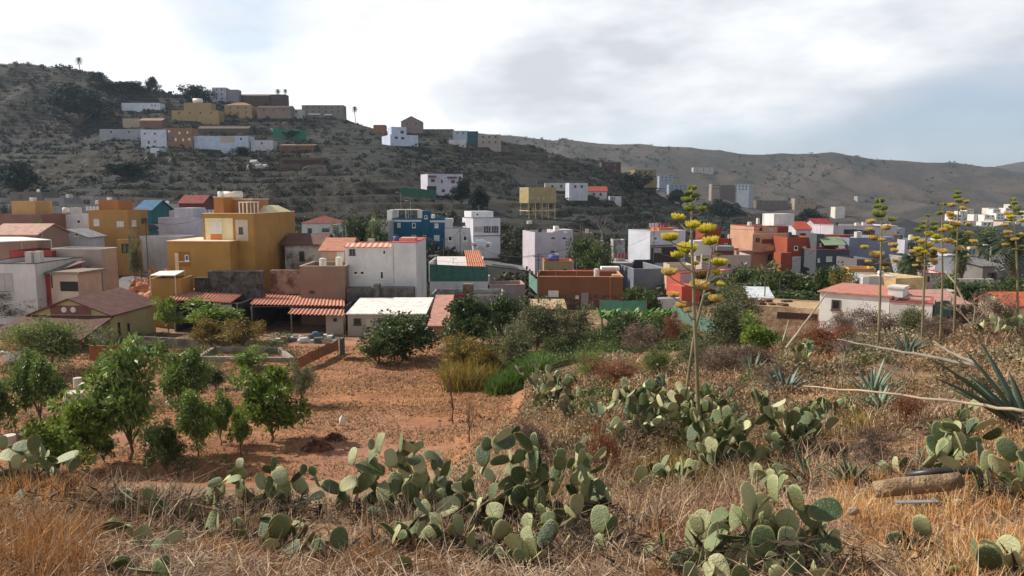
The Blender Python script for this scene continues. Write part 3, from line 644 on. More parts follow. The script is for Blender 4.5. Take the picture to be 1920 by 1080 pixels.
    for (A, B, T, Y, c, l) in ((84, 120, 371, 190, (150, 146, 146), 'flat'), (122, 190, 383, 165, (140, 134, 130), 'flat'), (150, 176, 368, 200, (168, 160, 156), 'flat'), (286, 336, 383, 185, (186, 184, 190), 'flat'), (336, 380, 381, 178, (120, 62, 54), 'gf'), (226, 254, 380, 195, (150, 140, 130), 'flat'), (20, 80, 360, 215, (120, 110, 104), 'flat')):
        lb = {84: 'small grey flat roofed house at the hill foot behind the white house', 122: 'low grey terrace house just left of the ochre roof tower', 150: 'pale grey hut above the white house with the round tank', 286: 'pale blue grey low house behind the lilac white house', 336: 'dark red roofed cottage behind the lilac white house', 226: 'small drab house between the ochre tower and the teal house', 20: 'dull brown farm building at the foot of the hill, far left'}[A]
        hh = H(lb, A, B, T, Y, D=8, col=c, roof=l, rc=(130, 56, 48) if l == 'gf' else (150, 146, 140)); hh.grid(2, 1)
    # ---- centre row
    h = H('small white cottage with a red tile roof and red chimney behind the orange house', 566, 636, 417, 150, a=0, D=7, col=(214, 212, 210), roof='hip', rc=(118, 54, 44), rh=1.2)
    h.win([(577, 585, 428, 438, 'k'), (604, 617, 428, 434, 'k')]); h.box(598, 606, 406, 414, .9, 'chimney', flat((150, 40, 38)), back=3)
    h = H('grey white low house half hidden by the dark tree', 694, 727, 414, 158, a=0, D=8, col=(186, 182, 178)); h.box(696, 702, 409, 415, 1, 'roof_hut', flat(WHITE), back=1)
    h = H('teal two storey house with white roof pergola and stair tower', 735, 834, 410, 166, a=0, D=10, col=(14, 92, 122), rc=(180, 176, 170), par=.9, cap=(28, 110, 122), dirt=.08)
    h.box(726, 736, 394, 440, 9, 'white_side', plaster(WHITE, .1), back=.5, down=True)
    h.box(736, 790, 412.2, 416, .12, 'white_band', flat((206, 204, 206)), back=-.13); h.box(806, 834, 413, 417, .12, 'white_band', flat((206, 204, 206)), back=-.13)
    h.box(792, 806, 395, 440, 3.5, 'stair_tower', plaster((16, 88, 116), .08), back=-.3); h.box(785, 792, 395, 411, 3.5, 'white_tower_side', plaster(WHITE, .1), back=.1)
    h.win([(745, 751, 418, 426, 'w'), (773, 779, 418, 427, 'd'), (794, 802, 423, 431, 'd'), (815, 822, 419, 427, 'w'), (771, 780, 440, 452, 's'), (793, 799, 441, 452, 'd'), (814, 824, 441, 451, 'w')]); h.win([(796, 801, 404, 410, 'd')], back=-.35)
    m = MB(); za = h.loc(750, 394, 'f', 1)[1]; m.box(h.pt(.1, 1, za), h.f * 5.8, h.s * 4, ZV * .15)
    for k in range(3):
        for b in (1, 4.7): m.box(h.pt(.2 + 2.7 * k, b, h.z1 - .6), h.f * .15, h.s * .15, ZV * (za - h.z1 + .6))
    m.build('roof_pergola', flat((222, 216, 210)), h.t)
    h = H('low white link house with a planted terrace between the teal and the white storeyed house', 834, 887, 428, 164, a=0, D=8, col=(204, 204, 208), cap=(120, 118, 122)); h.win([(840, 848, 442, 452, 'd'), (868, 876, 442, 452, 'd')])
    h.box(834, 848, 410, 430, 4, 'upper_room', plaster((200, 202, 208)), back=1.5); h.box(848, 876, 417, 424, .2, 'trellis', flat((80, 76, 62)), back=3)
    h = H('white modern two storey house with two grids of small black windows', 887, 938, 409, 162, a=22, E=867, D=12, col=(216, 214, 222), cap=(66, 66, 74), rc=(200, 198, 196), par=.3, dirt=.1)
    h.box(884, 925, 396, 410, 5, 'upper_storey', plaster((222, 224, 228), .1), back=2.5); h.win([(892, 898, 400, 405, 'd')], back=2.4)
    h.win([(889, 905, 425, 434, 's'), *[(907 + 4.6 * i, 910.6 + 4.6 * i, 424, 430, 'k') for i in range(3)], *[(907 + 4.6 * i, 910.6 + 4.6 * i, 431.5, 435.5, 'k') for i in range(3)], *[(922 + 4.4 * i, 925.4 + 4.4 * i, 424, 430, 'k') for i in range(3)], *[(922 + 4.4 * i, 925.4 + 4.4 * i, 431.5, 435.5, 'k') for i in range(3)]])
    h.box(888, 938, 441.5, 442.6, .15, 'dark_band', flat((60, 60, 68)), back=-.16)
    h = H('teal meshed roof terrace house with an orange tiled dormer', 806, 915, 528, 112, a=0, D=10, col=(204, 202, 208), rc=(60, 110, 96), par=.15)
    corr('green_mesh', [h.pt(0, .3, h.z1 + 2.6), h.pt(h.w, .3, h.z1 + 2.2), h.pt(h.w, .3, h.z1), h.pt(0, .3, h.z1)], 1.5, .03, flat((56, 104, 90), .7, 0, .4), h.t)
    MB().box(h.pt(-.15, .1, h.z1), h.f * .15, h.s * 9.6, ZV * 2.9).build('white_side_wall', plaster(WHITE), h.t)
    MB().hexa([h.pt(1, .8, h.z1 + 1.8), h.pt(h.w - 1, .8, h.z1 + 1.8), h.pt(h.w - 1, 9, h.z1 + 1.9), h.pt(.2, 9, h.z1 + 2.2), h.pt(1, 2, h.z1 + 2.0), h.pt(h.w - 1, 2, h.z1 + 2.0), h.pt(h.w - 1, 9, h.z1 + 3.1), h.pt(.2, 9, h.z1 + 3.1)]).build('sheet_roof', flat((214, 206, 204)), h.t)
    corr('tile_roof', [h.pt(h.w - 4, 7.5, h.z1 + 4.2), h.pt(h.w - 1.6, 7.5, h.z1 + 4.2), h.pt(h.w - .4, 1, h.z1 + 2.2), h.pt(h.w - 3.2, 1, h.z1 + 2.2)], .35, .07, flat((190, 126, 96)), h.t)
    h = H('stained white yard wall with a green terrace floor below the teal meshed house', 808, 942, 553, 104, a=0, D=7, col=(170, 162, 158), mat=stone((178, 170, 166), .5, (90, 86, 84)), rc=(40, 92, 74), name='yard_house', par=1.0); h.box(843, 881, 553.5, 560, 1.5, 'red_sheet', flat((150, 50, 58)), back=-1.5)
    h.box(868, 887, 533, 552, 1.8, 'brick_stove', stone((150, 120, 104), 2), back=1)
    h = H('grey courtyard wall with a pale top right of the green terrace floor', 918, 984, 535, 112, a=6, D=5, col=(158, 146, 150), name='courtyard_wall', cat='wall', cap=(196, 150, 124), par=.8)
    h = H('narrow salmon roofed lean-to right of the white sheet roof', 808, 834, 612, 82, a=0, D=9, col=(170, 120, 100), roof='shedf', rc=(190, 140, 124), rh=2.2)
    h = H('low shed with a pale tan tile roof in front of the brown orange building', 1000, 1058, 580, 103, a=0, D=5, col=(150, 132, 110), roof='shedf', rc=(196, 168, 132), rh=.6)
    h = H('tall white and lilac building with a windowless bright left side', 1003, 1066, 436, 148, a=12, E=980, D=11, col=(198, 188, 198), rc=(110, 80, 70), dirt=.1)
    h.box(1037, 1074, 431, 470, 5, 'rear_block', plaster((204, 198, 206), .1), back=4); h.box(1040, 1048, 424, 434, 1.2, 'roof_hut', flat(WHITE), back=3)
    h.win([(1034, 1040, 445, 447, 'k'), (1055, 1061, 445, 447.5, 'k'), (1033, 1039, 470, 472.5, 'k')])
    h = H('olive cream house with a red roof edge behind the brown orange building', 1020, 1074, 491, 128, a=0, D=6, col=(164, 148, 104), cap=(196, 92, 66), rc=(190, 92, 70)); h.win([(1029, 1037, 505, 508, 'k'), (1057, 1062, 504, 508, 'k')])
    tank('blue rooftop barrel on the olive cream house', 1038, 489, 130, .95, 1.0, (60, 84, 140))
    h = H('long low mauve grey warehouse with a pale roof behind the brown orange building', 1075, 1186, 494, 136, a=0, D=8, col=(118, 116, 128), rc=(168, 158, 158), par=.2, cap=(176, 168, 168)); h.win([(1120, 1126, 503, 506, 'k'), (1167, 1173, 503, 505, 'k')])
    h = H('grey walled sloping yard with rounded ramp right of the warehouse', 1188, 1250, 505, 128, a=8, D=14, col=(120, 126, 138), rc=(122, 124, 130), par=1.4, name='walled_yard', cap=(150, 150, 150))
    h.box(1189, 1228, 487, 506, .3, 'dark_back_wall', flat((46, 46, 52)), back=13)
    h = H('brown orange single storey building with a white panel window and grey door', 1007, 1168, 519, 110, a=-3, D=9, col=(130, 84, 56), rc=(160, 66, 44), par=1.1, cap=(214, 150, 112), dirt=.25)
    h.box(1007, 1168, 553, 600, .08, 'brown_plinth', stone((122, 88, 70), 3), back=-.09, down=True)
    h.win([(1028, 1047, 545, 557, 'G'), (1079, 1085, 554, 559, 'w'), (1090, 1103, 549, 572, 'g')], back=-.11); h.box(1143, 1145, 520, 570, .1, 'pillar_line', flat((170, 110, 70)), back=-.12)
    h.box(1148, 1163, 515, 522, 1, 'roof_block', plaster((216, 180, 150)), back=.2)
    h = H('thin white canopy over the red rear terrace of the brown orange building', 1076, 1146, 508, 120, a=0, D=3, col=(150, 44, 40), name='terrace_wall', cat='wall', par=.2); h.box(1128, 1162, 501, 506, 2, 'canopy', flat(WHITE), back=.2); h.box(1160, 1161, 506, 514, .15, 'canopy_post', flat(WHITE), back=.3)
    for A, B, T, Y, lb, c in ((1090, 1132, 452, 172, 'low grey ruin with doorway below the bare tree', (132, 122, 112)), (1072, 1112, 437, 185, 'roofless drab wall behind the lilac building', (140, 128, 116)), (978, 1012, 420, 205, 'small olive grey shack under the stilt house', (118, 112, 96)), (1150, 1172, 450, 168, 'pale grey garage left of the stepped white house', (190, 186, 184))):
        hh = H(lb, A, B, T, Y, D=5, col=c, mat=stone(c, .7)); 
        if A == 1090: hh.win([(1131, 1133, 460, 470, 'k'), (1118, 1124, 457, 470, 'k')])
    # ---- right group
    h = H('stepped bright white house with small dark square windows and a dark ground floor', 1219, 1285, 434, 146, a=24, E=1178, D=14, col=(204, 206, 216), dirt=.1, rc=(196, 120, 90), cap=(222, 220, 222))
    h.win([(1224, 1232, 443, 451, 'd'), (1262, 1268, 445, 452, 'd')]); h.box(1219, 1262, 459, 462, .1, 'grey_band', flat((120, 116, 122)), back=-.12); h.box(1221, 1275, 463, 492, .1, 'dark_ground_floor', flat((64, 56, 56)), back=-.11); h.win([(1226, 1240, 465, 473, 's'), (1246, 1256, 466, 480, 'k')], back=-.14)
    h.box(1236, 1272, 427, 436, 3, 'salmon_roof_room', plaster((196, 122, 92)), back=4)
    h = H('pale beige house with a slatted curved white gable behind the tall flower stalk', 1316, 1408, 478, 128, a=-3, D=9, col=(186, 166, 156), rc=(170, 160, 158), dirt=.2); h.win([(1365, 1370, 495, 500, 'k')])
    h.box(1300, 1340, 452, 480, 4, 'white_gable', plaster((222, 214, 210)), back=1.5); h.box(1340, 1376, 470, 479, 3, 'red_lean_to', flat((120, 44, 40)), back=.6)
    h.box(1344, 1376, 462, 470, 3.5, 'grey_roof', flat((130, 136, 138)), back=.3)
    h = H('cream house with a flat cream parapet left of the slatted gable house', 1255, 1300, 497, 124, a=0, D=5, col=(200, 182, 158), rc=(170, 150, 130))
    h = H('deep red house with scroll shaped roof corners', 1346, 1398, 448, 160, a=10, E=1325, D=9, col=(150, 58, 44), rc=(140, 66, 50), cap=(176, 90, 66)); h.win([(1359, 1364, 456, 464, 'd'), (1372, 1379, 456, 466, 'd')])
    h.box(1322, 1352, 428, 450, 5, 'upper_storey', plaster((150, 62, 48)), back=3); h.box(1387, 1397, 453, 470, .2, 'dark_door', flat((44, 36, 34)), back=-.1)
    h = H('salmon red garage house with a bright salmon left side below the flower stalk', 1276, 1372, 513, 112, a=28, E=1250, D=9, col=(196, 178, 176), rc=(170, 56, 50), cap=(176, 52, 48), scol=1, dirt=.15)
    O, d, n = h.fr('l', -.05); MB().box((O.x, O.y, h.z0), d * h.D, n * .04, ZV * (h.z1 - h.z0)).build('salmon_side', plaster((190, 92, 78), .1), h.t)
    h.win([(1340, 1348, 522, 534, 'k')]); h.box(1278, 1312, 536, 570, 3, 'salmon_porch', plaster((208, 92, 76), .1), back=-3.4, down=True)
    h = H('tiny white utility building with a grey flat roof below the salmon garage', 1236, 1275, 560, 96, a=15, E=1228, D=5, col=(222, 222, 226), rc=(170, 166, 166), par=.1)
    h = H('peach three storey apartment house with recessed balconies', 1413, 1478, 425, 150, a=8, D=11, col=(196, 150, 122), cap=(150, 60, 60), rc=(170, 150, 140), dirt=.08)
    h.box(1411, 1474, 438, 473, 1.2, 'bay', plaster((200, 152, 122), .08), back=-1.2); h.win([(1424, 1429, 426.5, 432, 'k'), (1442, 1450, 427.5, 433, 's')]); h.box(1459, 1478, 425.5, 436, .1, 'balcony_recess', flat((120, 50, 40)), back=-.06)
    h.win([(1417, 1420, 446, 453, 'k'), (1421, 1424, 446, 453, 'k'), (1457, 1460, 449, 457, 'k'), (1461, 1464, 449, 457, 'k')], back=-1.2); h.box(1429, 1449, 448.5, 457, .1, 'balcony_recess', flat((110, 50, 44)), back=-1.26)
    h.box(1440, 1470, 478, 500, .2, 'garage_opening', flat((50, 24, 24)), back=-1.3); h.box(1437, 1463, 461, 470, 1.4, 'lower_balcony', plaster((198, 152, 118), .08), back=-2.2)
    h.box(1451, 1489, 401, 423, 5, 'white_roof_room', plaster((216, 214, 212)), back=3); h.box(1421, 1425, 409, 420, .8, 'chimney', plaster((206, 196, 190)), back=1)
    h = H('orange rendered house with a tall white gate right of the peach apartments', 1476, 1531, 445, 143, a=6, D=10, col=(158, 76, 50), rc=(170, 120, 100), dirt=.08)
    h.box(1464, 1484, 474, 505, 3, 'low_wing', plaster((156, 74, 48), .08), back=-2.0, down=True)
    h.win([(1489, 1496, 461, 469, 'd'), (1505, 1511, 462, 470, 'w'), (1485, 1508, 481, 512, 'G'), (1470, 1473, 494, 502, 'w')]); h.win([(1518, 1525, 507, 516, 'w')])
    h = H('dark slate house with a red tile roof terrace and green awning', 1530, 1592, 469, 138, a=8, D=9, col=(74, 78, 84), rc=(146, 66, 50), dirt=.08, par=.3, cap=(158, 70, 52))
    h.win([(1549, 1560, 481, 490, 'w'), (1574, 1586, 484, 493, 'w'), (1533, 1537, 484, 491, 'w'), (1532, 1537, 504, 517, 'w'), (1576, 1582, 507, 517, 'w')])
    h.box(1544, 1594, 441, 452, 4, 'red_upper_roof', tile((140, 60, 46)), back=5); h.box(1531, 1545, 439, 470, 4, 'slate_upper_room', plaster((84, 84, 90)), back=2.5)
    MB().hexa([h.pt(2, .6, h.z1 + .8), h.pt(h.w - .3, .6, h.z1 + .8), h.pt(h.w - .3, 3, h.z1 + 2.2), h.pt(2, 3, h.z1 + 2.2), h.pt(2, .6, h.z1 + .9), h.pt(h.w - .3, .6, h.z1 + .9), h.pt(h.w - .3, 3, h.z1 + 2.3), h.pt(2, 3, h.z1 + 2.3)]).build('green_awning', flat((140, 156, 124)), h.t)
    h.win([(1537, 1540, 456, 462, 'w')], back=2.45)
    h = H('big blank blue grey gable wall building right of the slate house', 1592, 1682, 446, 140, a=14, D=12, col=(130, 134, 152), rc=(150, 146, 150), dirt=.1); h.win([(1621, 1627, 496, 503, 'k'), (1632, 1638, 496, 503, 'k')])
    h = H('white modern house with a long dark ribbon window', 1562, 1682, 424, 165, a=4, D=10, col=(196, 190, 196), rc=(190, 180, 180), cap=(206, 180, 176)); h.win([(1582, 1606, 430, 440, 'k'), (1607, 1617, 431, 441, 'k'), (1618, 1640, 432, 441, 'k')])
    for A, B, T, Y, lb, c, rf, rcc in ((1492, 1520, 430, 175, 'small pale house with an orange red tile roof behind the orange house', (196, 196, 204), 'gf', (168, 70, 48)), (1532, 1562, 424, 178, 'small house with a crimson roof behind the slate house', (186, 180, 182), 'gf', (140, 40, 50)), (1640, 1696, 428, 180, 'low pale lilac block at the right end of the ribbon window house', (176, 174, 190), 'flat', (180, 176, 180)), (1696, 1790, 450, 150, 'white house with a row of tall dark windows behind the flower stalks', (190, 188, 196), 'flat', (190, 186, 186))):
        hh = H(lb, A, B, T, Y, a=4, D=8, col=c, roof=rf, rc=rcc, rh=1.6)
        if A == 1696: hh.win([(1702 + 5 * i, 1705 + 5 * i, 455, 466, 'k') for i in range(4)]); hh.win([(1779, 1784, 478, 490, 'd')]) 
        else: hh.grid(3, 1)
    h = H('ochre yard wall below the blue grey gable wall', 1592, 1642, 503, 118, a=-12, D=5, col=(214, 164, 104), rc=(190, 150, 110), name='ochre_wall', cat='wall'); h.box(1595, 1606, 517, 530, .1, 'pale_panel', flat((226, 204, 168)), back=-.07)
    h = H('pair of small pale grey box buildings in front of the ochre yard wall', 1616, 1680, 518, 92, a=-2, D=5, col=(196, 198, 202), rc=(180, 180, 180), par=.15, dirt=.15); h.win([(1661, 1669, 531, 541, 'k')]); h.box(1652, 1658, 509, 520, 1, 'white_chimney', flat(WHITE), back=1); h.box(1617, 1629, 519, 545, .2, 'white_pier', flat(WHITE), back=-.2)
    h = H('sunlit cream rough rendered shed right of the pale grey boxes', 1679, 1738, 522, 90, a=18, D=6, mat=stone((214, 188, 140), .6, (180, 140, 96)), roof='flat', rc=(190, 170, 130), par=.1, name='shed', cat='shed')
    h = H('white red-roofed cottage nearest on the right with a barred window and a white chimney block', 1537, 1668, 548, 68, a=-38, D=8, col=(228, 224, 218), roof='slab', rc=(190, 124, 106), rh=.0, ov=.2, dirt=.15); h.win([(1559, 1576, 562, 581, 'b')])
    h.box(1665, 1693, 541, 557, 2, 'white_chimney', plaster(WHITE, .1), back=.5); h.box(1662, 1696, 538, 541, 2.3, 'chimney_cap', flat((206, 202, 196)), back=.4)
    pass
    h = H('low white block with red roof edge joined to the right of the white red-roofed cottage', 1668, 1748, 566, 64, a=-30, D=5, col=(230, 226, 220), cap=(168, 80, 76), rc=(160, 88, 80), par=.2)
    h = H('small grey white flat building with bright left side behind the green net', 1754, 1806, 548, 84, a=14, E=1722, D=8, col=(178, 172, 164), rc=(196, 190, 180), dirt=.2)
    h = H('pink tiled low roof building with a green net below it', 1748, 1812, 572, 70, a=0, D=4, col=(80, 56, 46), roof='shedf', rc=(184, 136, 126), rh=.8); h.box(1750, 1778, 574, 592, .1, 'green_net', flat((26, 74, 54)), back=-.4)
    h = H('small red and white house glimpsed between the flower stalks', 1733, 1770, 513, 112, a=-10, D=6, col=(206, 194, 192), rc=(170, 50, 56), cap=(176, 50, 56)); h.win([(1737, 1743, 518, 527, 'k')])
    h = H('sunlit ruined stone shed with an open dark front, left of the white red-roofed cottage', 1411, 1538, 572, 74, a=-24, D=6, mat=stone((206, 180, 150), .9, (168, 132, 104)), rc=(178, 148, 112), name='ruined_shed', cat='shed', par=.12); h.box(1457, 1533, 587, 599, .12, 'dark_opening', flat((64, 38, 28)), back=-.1)
    m = MB(); rr = random.Random(4)
    for k in range(9): q = h.pt(rr.uniform(0, h.w * .5), rr.uniform(.5, 5), h.z1 - .1); MB().box(q, (rr.uniform(.4, .8), .1, 0), (-.1, .5, 0), (0, 0, rr.uniform(.15, .3))).build('roof_stone', stone((110, 84, 66), 3), h.t)
    h = H('white lean-to with brown wall between the dark trees and the ruined stone shed', 1408, 1445, 559, 84, a=-10, D=4, col=(150, 104, 74), roof='shedf', rc=(206, 210, 216), rh=.7)
    h = H('long grey low building with a dark roof behind the palms at the right', 1812, 1925, 488, 120, a=0, D=9, col=(132, 132, 142), rc=(130, 128, 134), dirt=.3); h.win([(1850, 1856, 500, 512, 'k'), (1905, 1912, 498, 512, 'k')])
    h = H('second grey building right of the thick palm trunk', 1925, 2010, 484, 118, a=0, D=9, col=(136, 136, 146)); 
    h = H('pale cottage with a bright orange tile roof at the right edge', 1890, 1960, 573, 76, a=0, D=5, col=(222, 200, 168), roof='gf', rc=(190, 96, 62), rh=1.0)
    h = H('white garden wall across the slope below the palms', 1786, 1862, 523, 104, a=0, D=.6, col=(214, 210, 202), name='garden_wall', cat='wall', par=.05)
    h = H('khaki house with a pale roof piece behind the palms', 1820, 1885, 462, 150, a=0, D=8, col=(150, 128, 98), rc=(180, 160, 120)); h.box(1818, 1836, 463, 480, 1, 'cream_sign_wall', flat((222, 200, 150)), back=-2)
    for A, B, T, Y, lb, c, rf, rcc in ((1380, 1412, 470, 135, 'low pink awninged house between the deep red house and the peach apartments', (170, 120, 106), 'flat', (150, 110, 100)), (1430, 1470, 520, 118, 'long low brown retaining house under the peach apartments', (112, 90, 78), 'flat', (110, 96, 88)), (1484, 1530, 520, 116, 'stone retaining wall house under the orange house gate', (106, 92, 84), 'flat', (100, 90, 84)), (1740, 1772, 462, 160, 'small white box house behind the dense flowering stalk', (206, 204, 208), 'flat', (180, 176, 176)), (1775, 1800, 478, 140, 'narrow white house behind the middle flowering stalk', (200, 198, 200), 'flat', (170, 166, 166)), (1606, 1640, 486, 128, 'dark carport house under the blue grey gable wall', (104, 100, 104), 'flat', (96, 92, 92)), (1690, 1730, 480, 136, 'grey white house partly behind the drooping palm', (160, 158, 166), 'flat', (150, 150, 154)), (1842, 1880, 500, 110, 'low shack with dark openings under the palms', (128, 122, 120), 'shedf', (120, 116, 116)), (1296, 1318, 464, 150, 'small grey white house right behind the tallest stalk', (176, 170, 170), 'flat', (150, 146, 146))):
        hh = H(lb, A, B, T, Y, a=4, D=7, col=c, roof=rf, rc=rcc, rh=.7); hh.grid(2, 1)
    # ---- upper hillside hamlet
    def hs(label, A, B, T, Bs, col, roof='flat', rc=(150, 142, 136), E=None, a=0, D=7, nx=2, ny=1, kd='k', lo=215, hi=515, rh=1.4, wins=None, **k):
        h = H(label, A, B, T, None, a=a, E=E, D=D, col=col, base=Bs, roof=roof, rc=rc, auto=(lo, hi), rh=rh, **k)
        if wins: h.win(wins)
        elif nx: h.grid(nx, ny, kd=kd)
        return h
    hs('long white hill house with small square windows, upper left hamlet', 228, 300, 193, 212, (214, 218, 230), wins=[(268, 273, 204, 208, 'k'), (276, 280, 204, 208, 'k'), (284, 291, 205, 209, 'k'), (284, 286, 196, 199, 'k'), (290, 292, 196, 199, 'k')])
    hs('beige block house below the long white hill house', 230, 262, 222, 242, (168, 150, 134), nx=0); hs('brown tiled house beside the beige block house', 262, 304, 226, 241, (120, 90, 76), roof='gf', rc=(150, 118, 104))
    h = hs('wide yellow hill house with an upper storey', 322, 410, 207, 228, (168, 142, 98), nx=4, D=9); h.box(345, 396, 193, 208, 7, 'upper_storey', plaster((166, 140, 96)), back=1)
    tank('white tank on top of the wide yellow hill house', 371, 193, gY(366, 228, 215, 515) + 4, 1.3, 2.6, (226, 220, 214), True)
    hs('yellow hill house with a hipped tile roof', 421, 472, 197, 222, (172, 142, 104), roof='hip', rc=(140, 112, 84), nx=3, ny=2, D=12, rh=2.2)
    h = hs('tall white hill house at the crest with three dark balconies', 398, 424, 164, 192, (176, 180, 190), nx=2, ny=3); h.box(424, 447, 168, 200, 6, 'grey_wing', plaster((142, 136, 142)), back=1, down=True)
    hs('dark brown long house on the crest right of the tall white one', 446, 508, 180, 198, (84, 62, 54), roof='gf', rc=(96, 70, 58)); hs('dark brown block house at the crest end', 506, 536, 177, 198, (78, 62, 56))
    h = hs('house with a dark pitched tile roof and white arched porch', 482, 545, 202, 222, (140, 120, 108), roof='gf', rc=(74, 54, 48), nx=3, D=8)
    hs('small white sheds right of the dark pitched roof house', 545, 566, 205, 222, (190, 186, 180), nx=1)
    h = hs('long grey beige two storey hill house with white balcony slabs', 566, 644, 197, 221, (132, 124, 118), nx=6, ny=2, D=9); h.box(578, 600, 213, 215, 1, 'balcony_slab', flat(WHITE), back=-1); h.box(608, 622, 214, 216, 1, 'balcony_slab', flat(WHITE), back=-1)
    hs('grey white long house at the left end of the lower hill row', 187, 264, 242, 263, (150, 150, 156), nx=2, D=7); hs('white hill house above the palm trees', 264, 312, 243, 276, (196, 200, 214), wins=[(270, 273, 249, 252, 'k'), (288, 292, 249, 252, 'k'), (277, 281, 264, 269, 'k'), (289, 292, 264, 267, 'k')])
    hs('small white block just below the white hill house above the palms', 282, 299, 277, 291, (206, 210, 220), nx=0)
    hs('orange brown hill house between two white ones', 307, 361, 240, 277, (144, 106, 80), wins=[(315, 319, 244, 248, 'w'), (335, 338, 247, 251, 'w'), (350, 353, 246, 250, 'w'), (328, 331, 259, 264, 'w'), (342, 345, 260, 264, 'w'), (353, 357, 259, 263, 'w'), (308, 325, 257, 264, 'k')])
    h = hs('long bluish white hill house with a beige middle panel', 360, 466, 255, 284, (184, 196, 216), nx=0, D=9, wins=[(367, 371, 260, 264, 's'), (378, 381, 260, 264, 's'), (392, 395, 260, 264, 's'), (450, 454, 258, 262, 'k')]); h.box(413, 440, 255.5, 267, .1, 'beige_panel', flat((176, 158, 144)), back=-.08)
    hs('low white carport house at the right end of the lower hill row', 470, 512, 263, 284, (196, 194, 200), nx=1); hs('grey tiled long roof just above the bluish white house', 372, 466, 241, 252, (96, 82, 74), roof='gf', rc=(100, 80, 70), nx=0)
    h = hs('long brown stable with a dark open front on the hillside', 524, 605, 296, 313, (98, 78, 70), nx=0, D=5); h.box(530, 602, 300, 307, .2, 'dark_front', flat((64, 40, 38)), back=-.12)
    hs('rust coloured shed below the green shade net', 523, 588, 273, 284, (116, 84, 70), roof='shedf', rc=(130, 104, 88), nx=0, rh=1)
    h = hs('white stepped three storey house on the upper slope', 732, 784, 252, 277, (196, 206, 226), E=716, a=25, nx=0, D=10, lo=300, dirt=.05, wins=[(740, 746, 256, 260, 'k'), (752, 758, 257, 261, 'k'), (778, 782, 269, 273, 'k')]); h.box(734, 762, 238, 253, 7, 'upper_storey', plaster((194, 204, 224), .05), back=.3); h.win([(751, 757, 245, 250, 'k')], back=.25)
    hs('beige gabled house on the crest behind the white stepped house', 752, 791, 228, 250, (138, 122, 112), roof='gs', rc=(120, 104, 94), nx=2, lo=300, rh=3.4, D=9)
    hs('orange block at the crest left of the white stepped house', 700, 722, 234, 250, (150, 104, 80), nx=0, lo=300)
    hs('low grey row house along the crest', 790, 850, 242, 250, (118, 112, 108), nx=4, lo=300)
    hs('pale blue white two storey house on the crest', 849, 877, 245, 263, (176, 186, 196), nx=2, ny=1, lo=300); hs('white walled plot below the pale blue white crest house', 842, 873, 262, 272, (206, 208, 212), nx=0, lo=300)
    hs('dark teal house on the crest', 876, 896, 246, 273, (34, 84, 98), nx=2, ny=2, lo=300); hs('pale pinkish two storey house at the right end of the crest row', 896, 939, 252, 279, (170, 156, 150), nx=3, ny=2, lo=300)
    h = hs('white mid slope villa with arched canopies and a lower floor', 802, 868, 326, 368, (204, 200, 212), E=789, a=22, nx=0, D=11, lo=200, hi=360, cap=(150, 100, 104), wins=[(808, 815, 336, 341, 'k'), (827, 830, 337, 343, 'k'), (846, 853, 338, 343, 'k'), (860, 865, 331, 336, 'k'), (828, 834, 355, 360, 'k'), (843, 849, 356, 361, 'k')])
    h.box(804, 818, 329, 332.5, 1, 'canopy', tile((104, 84, 88)), back=-1); h.box(840, 857, 331, 334, 1, 'canopy', tile((104, 84, 88)), back=-1); h.box(801, 818, 349, 358, .4, 'dark_undercroft', flat((52, 50, 54)), back=-.2)
    # yellow house on stilts
    Yh = gY(1010, 412, 190, 320); h = H('pale yellow house standing on tall thin concrete stilts', 991, 1043, 351, Yh, a=28, E=974, D=9, col=(176, 156, 108), floatz=5.0, rc=(120, 110, 96), name='stilt_house', dirt=.1)
    h.win([(997, 1001, 354, 358, 's'), (996, 1000, 368, 373, 's'), (1008, 1012, 369, 374, 's'), (1017, 1021, 369, 374, 's'), (1033, 1037, 369, 373, 's')]); h.win([(976, 979, 352, 357, 's'), (984, 987, 352, 357, 's'), (979, 981, 365, 371, 's')], 'l')
    for i in range(5):
        for j in (0, 1):
            q = h.pt(.3 + (h.w - .6) * i / 4, .3 if j == 0 else h.D - .3); MB().box((q.x - .14, q.y - .14, gz(q.x, q.y) - 1), (.28, 0, 0), (0, .28, 0), (0, 0, h.z0 - gz(q.x, q.y) + 1)).build('stilt', flat((198, 176, 128)), h.t)
    for (a, b) in ((h.pt(0, 0), h.f * h.w), (h.pt(0, 0), h.s * h.D)): MB().box((a.x, a.y, h.z0 - 2.6), b, (.01, .25, 0) if b.x > abs(b.y) else (.25, .01, 0), (0, 0, .28)).build('tie_beam', flat((206, 186, 140)), h.t)
    hs('long low white building behind the stilt house', 1022, 1066, 343, 358, (190, 188, 186), nx=2, lo=220, hi=380); hs('white square house right of the stilt house', 1067, 1102, 343, 377, (200, 202, 212), nx=2, lo=200, hi=330, E=1060, a=12)
    hs('white walled house with a red tile roof at the slope end', 1102, 1138, 358, 374, (196, 190, 190), roof='gf', rc=(158, 68, 52), nx=2, lo=220, hi=330, rh=1.8); hs('tiny white cube house at the end of the slope row', 1143, 1165, 368, 381, (202, 202, 208), nx=0, lo=220, hi=330)
    hs('grey concrete retaining hut on the terraces above the stilt house', 1006, 1042, 338, 346, (106, 98, 92), nx=0, lo=240, hi=420); hs('pale terrace hut above the villa', 914, 932, 316, 325, (124, 116, 106), nx=0, lo=240, hi=450)
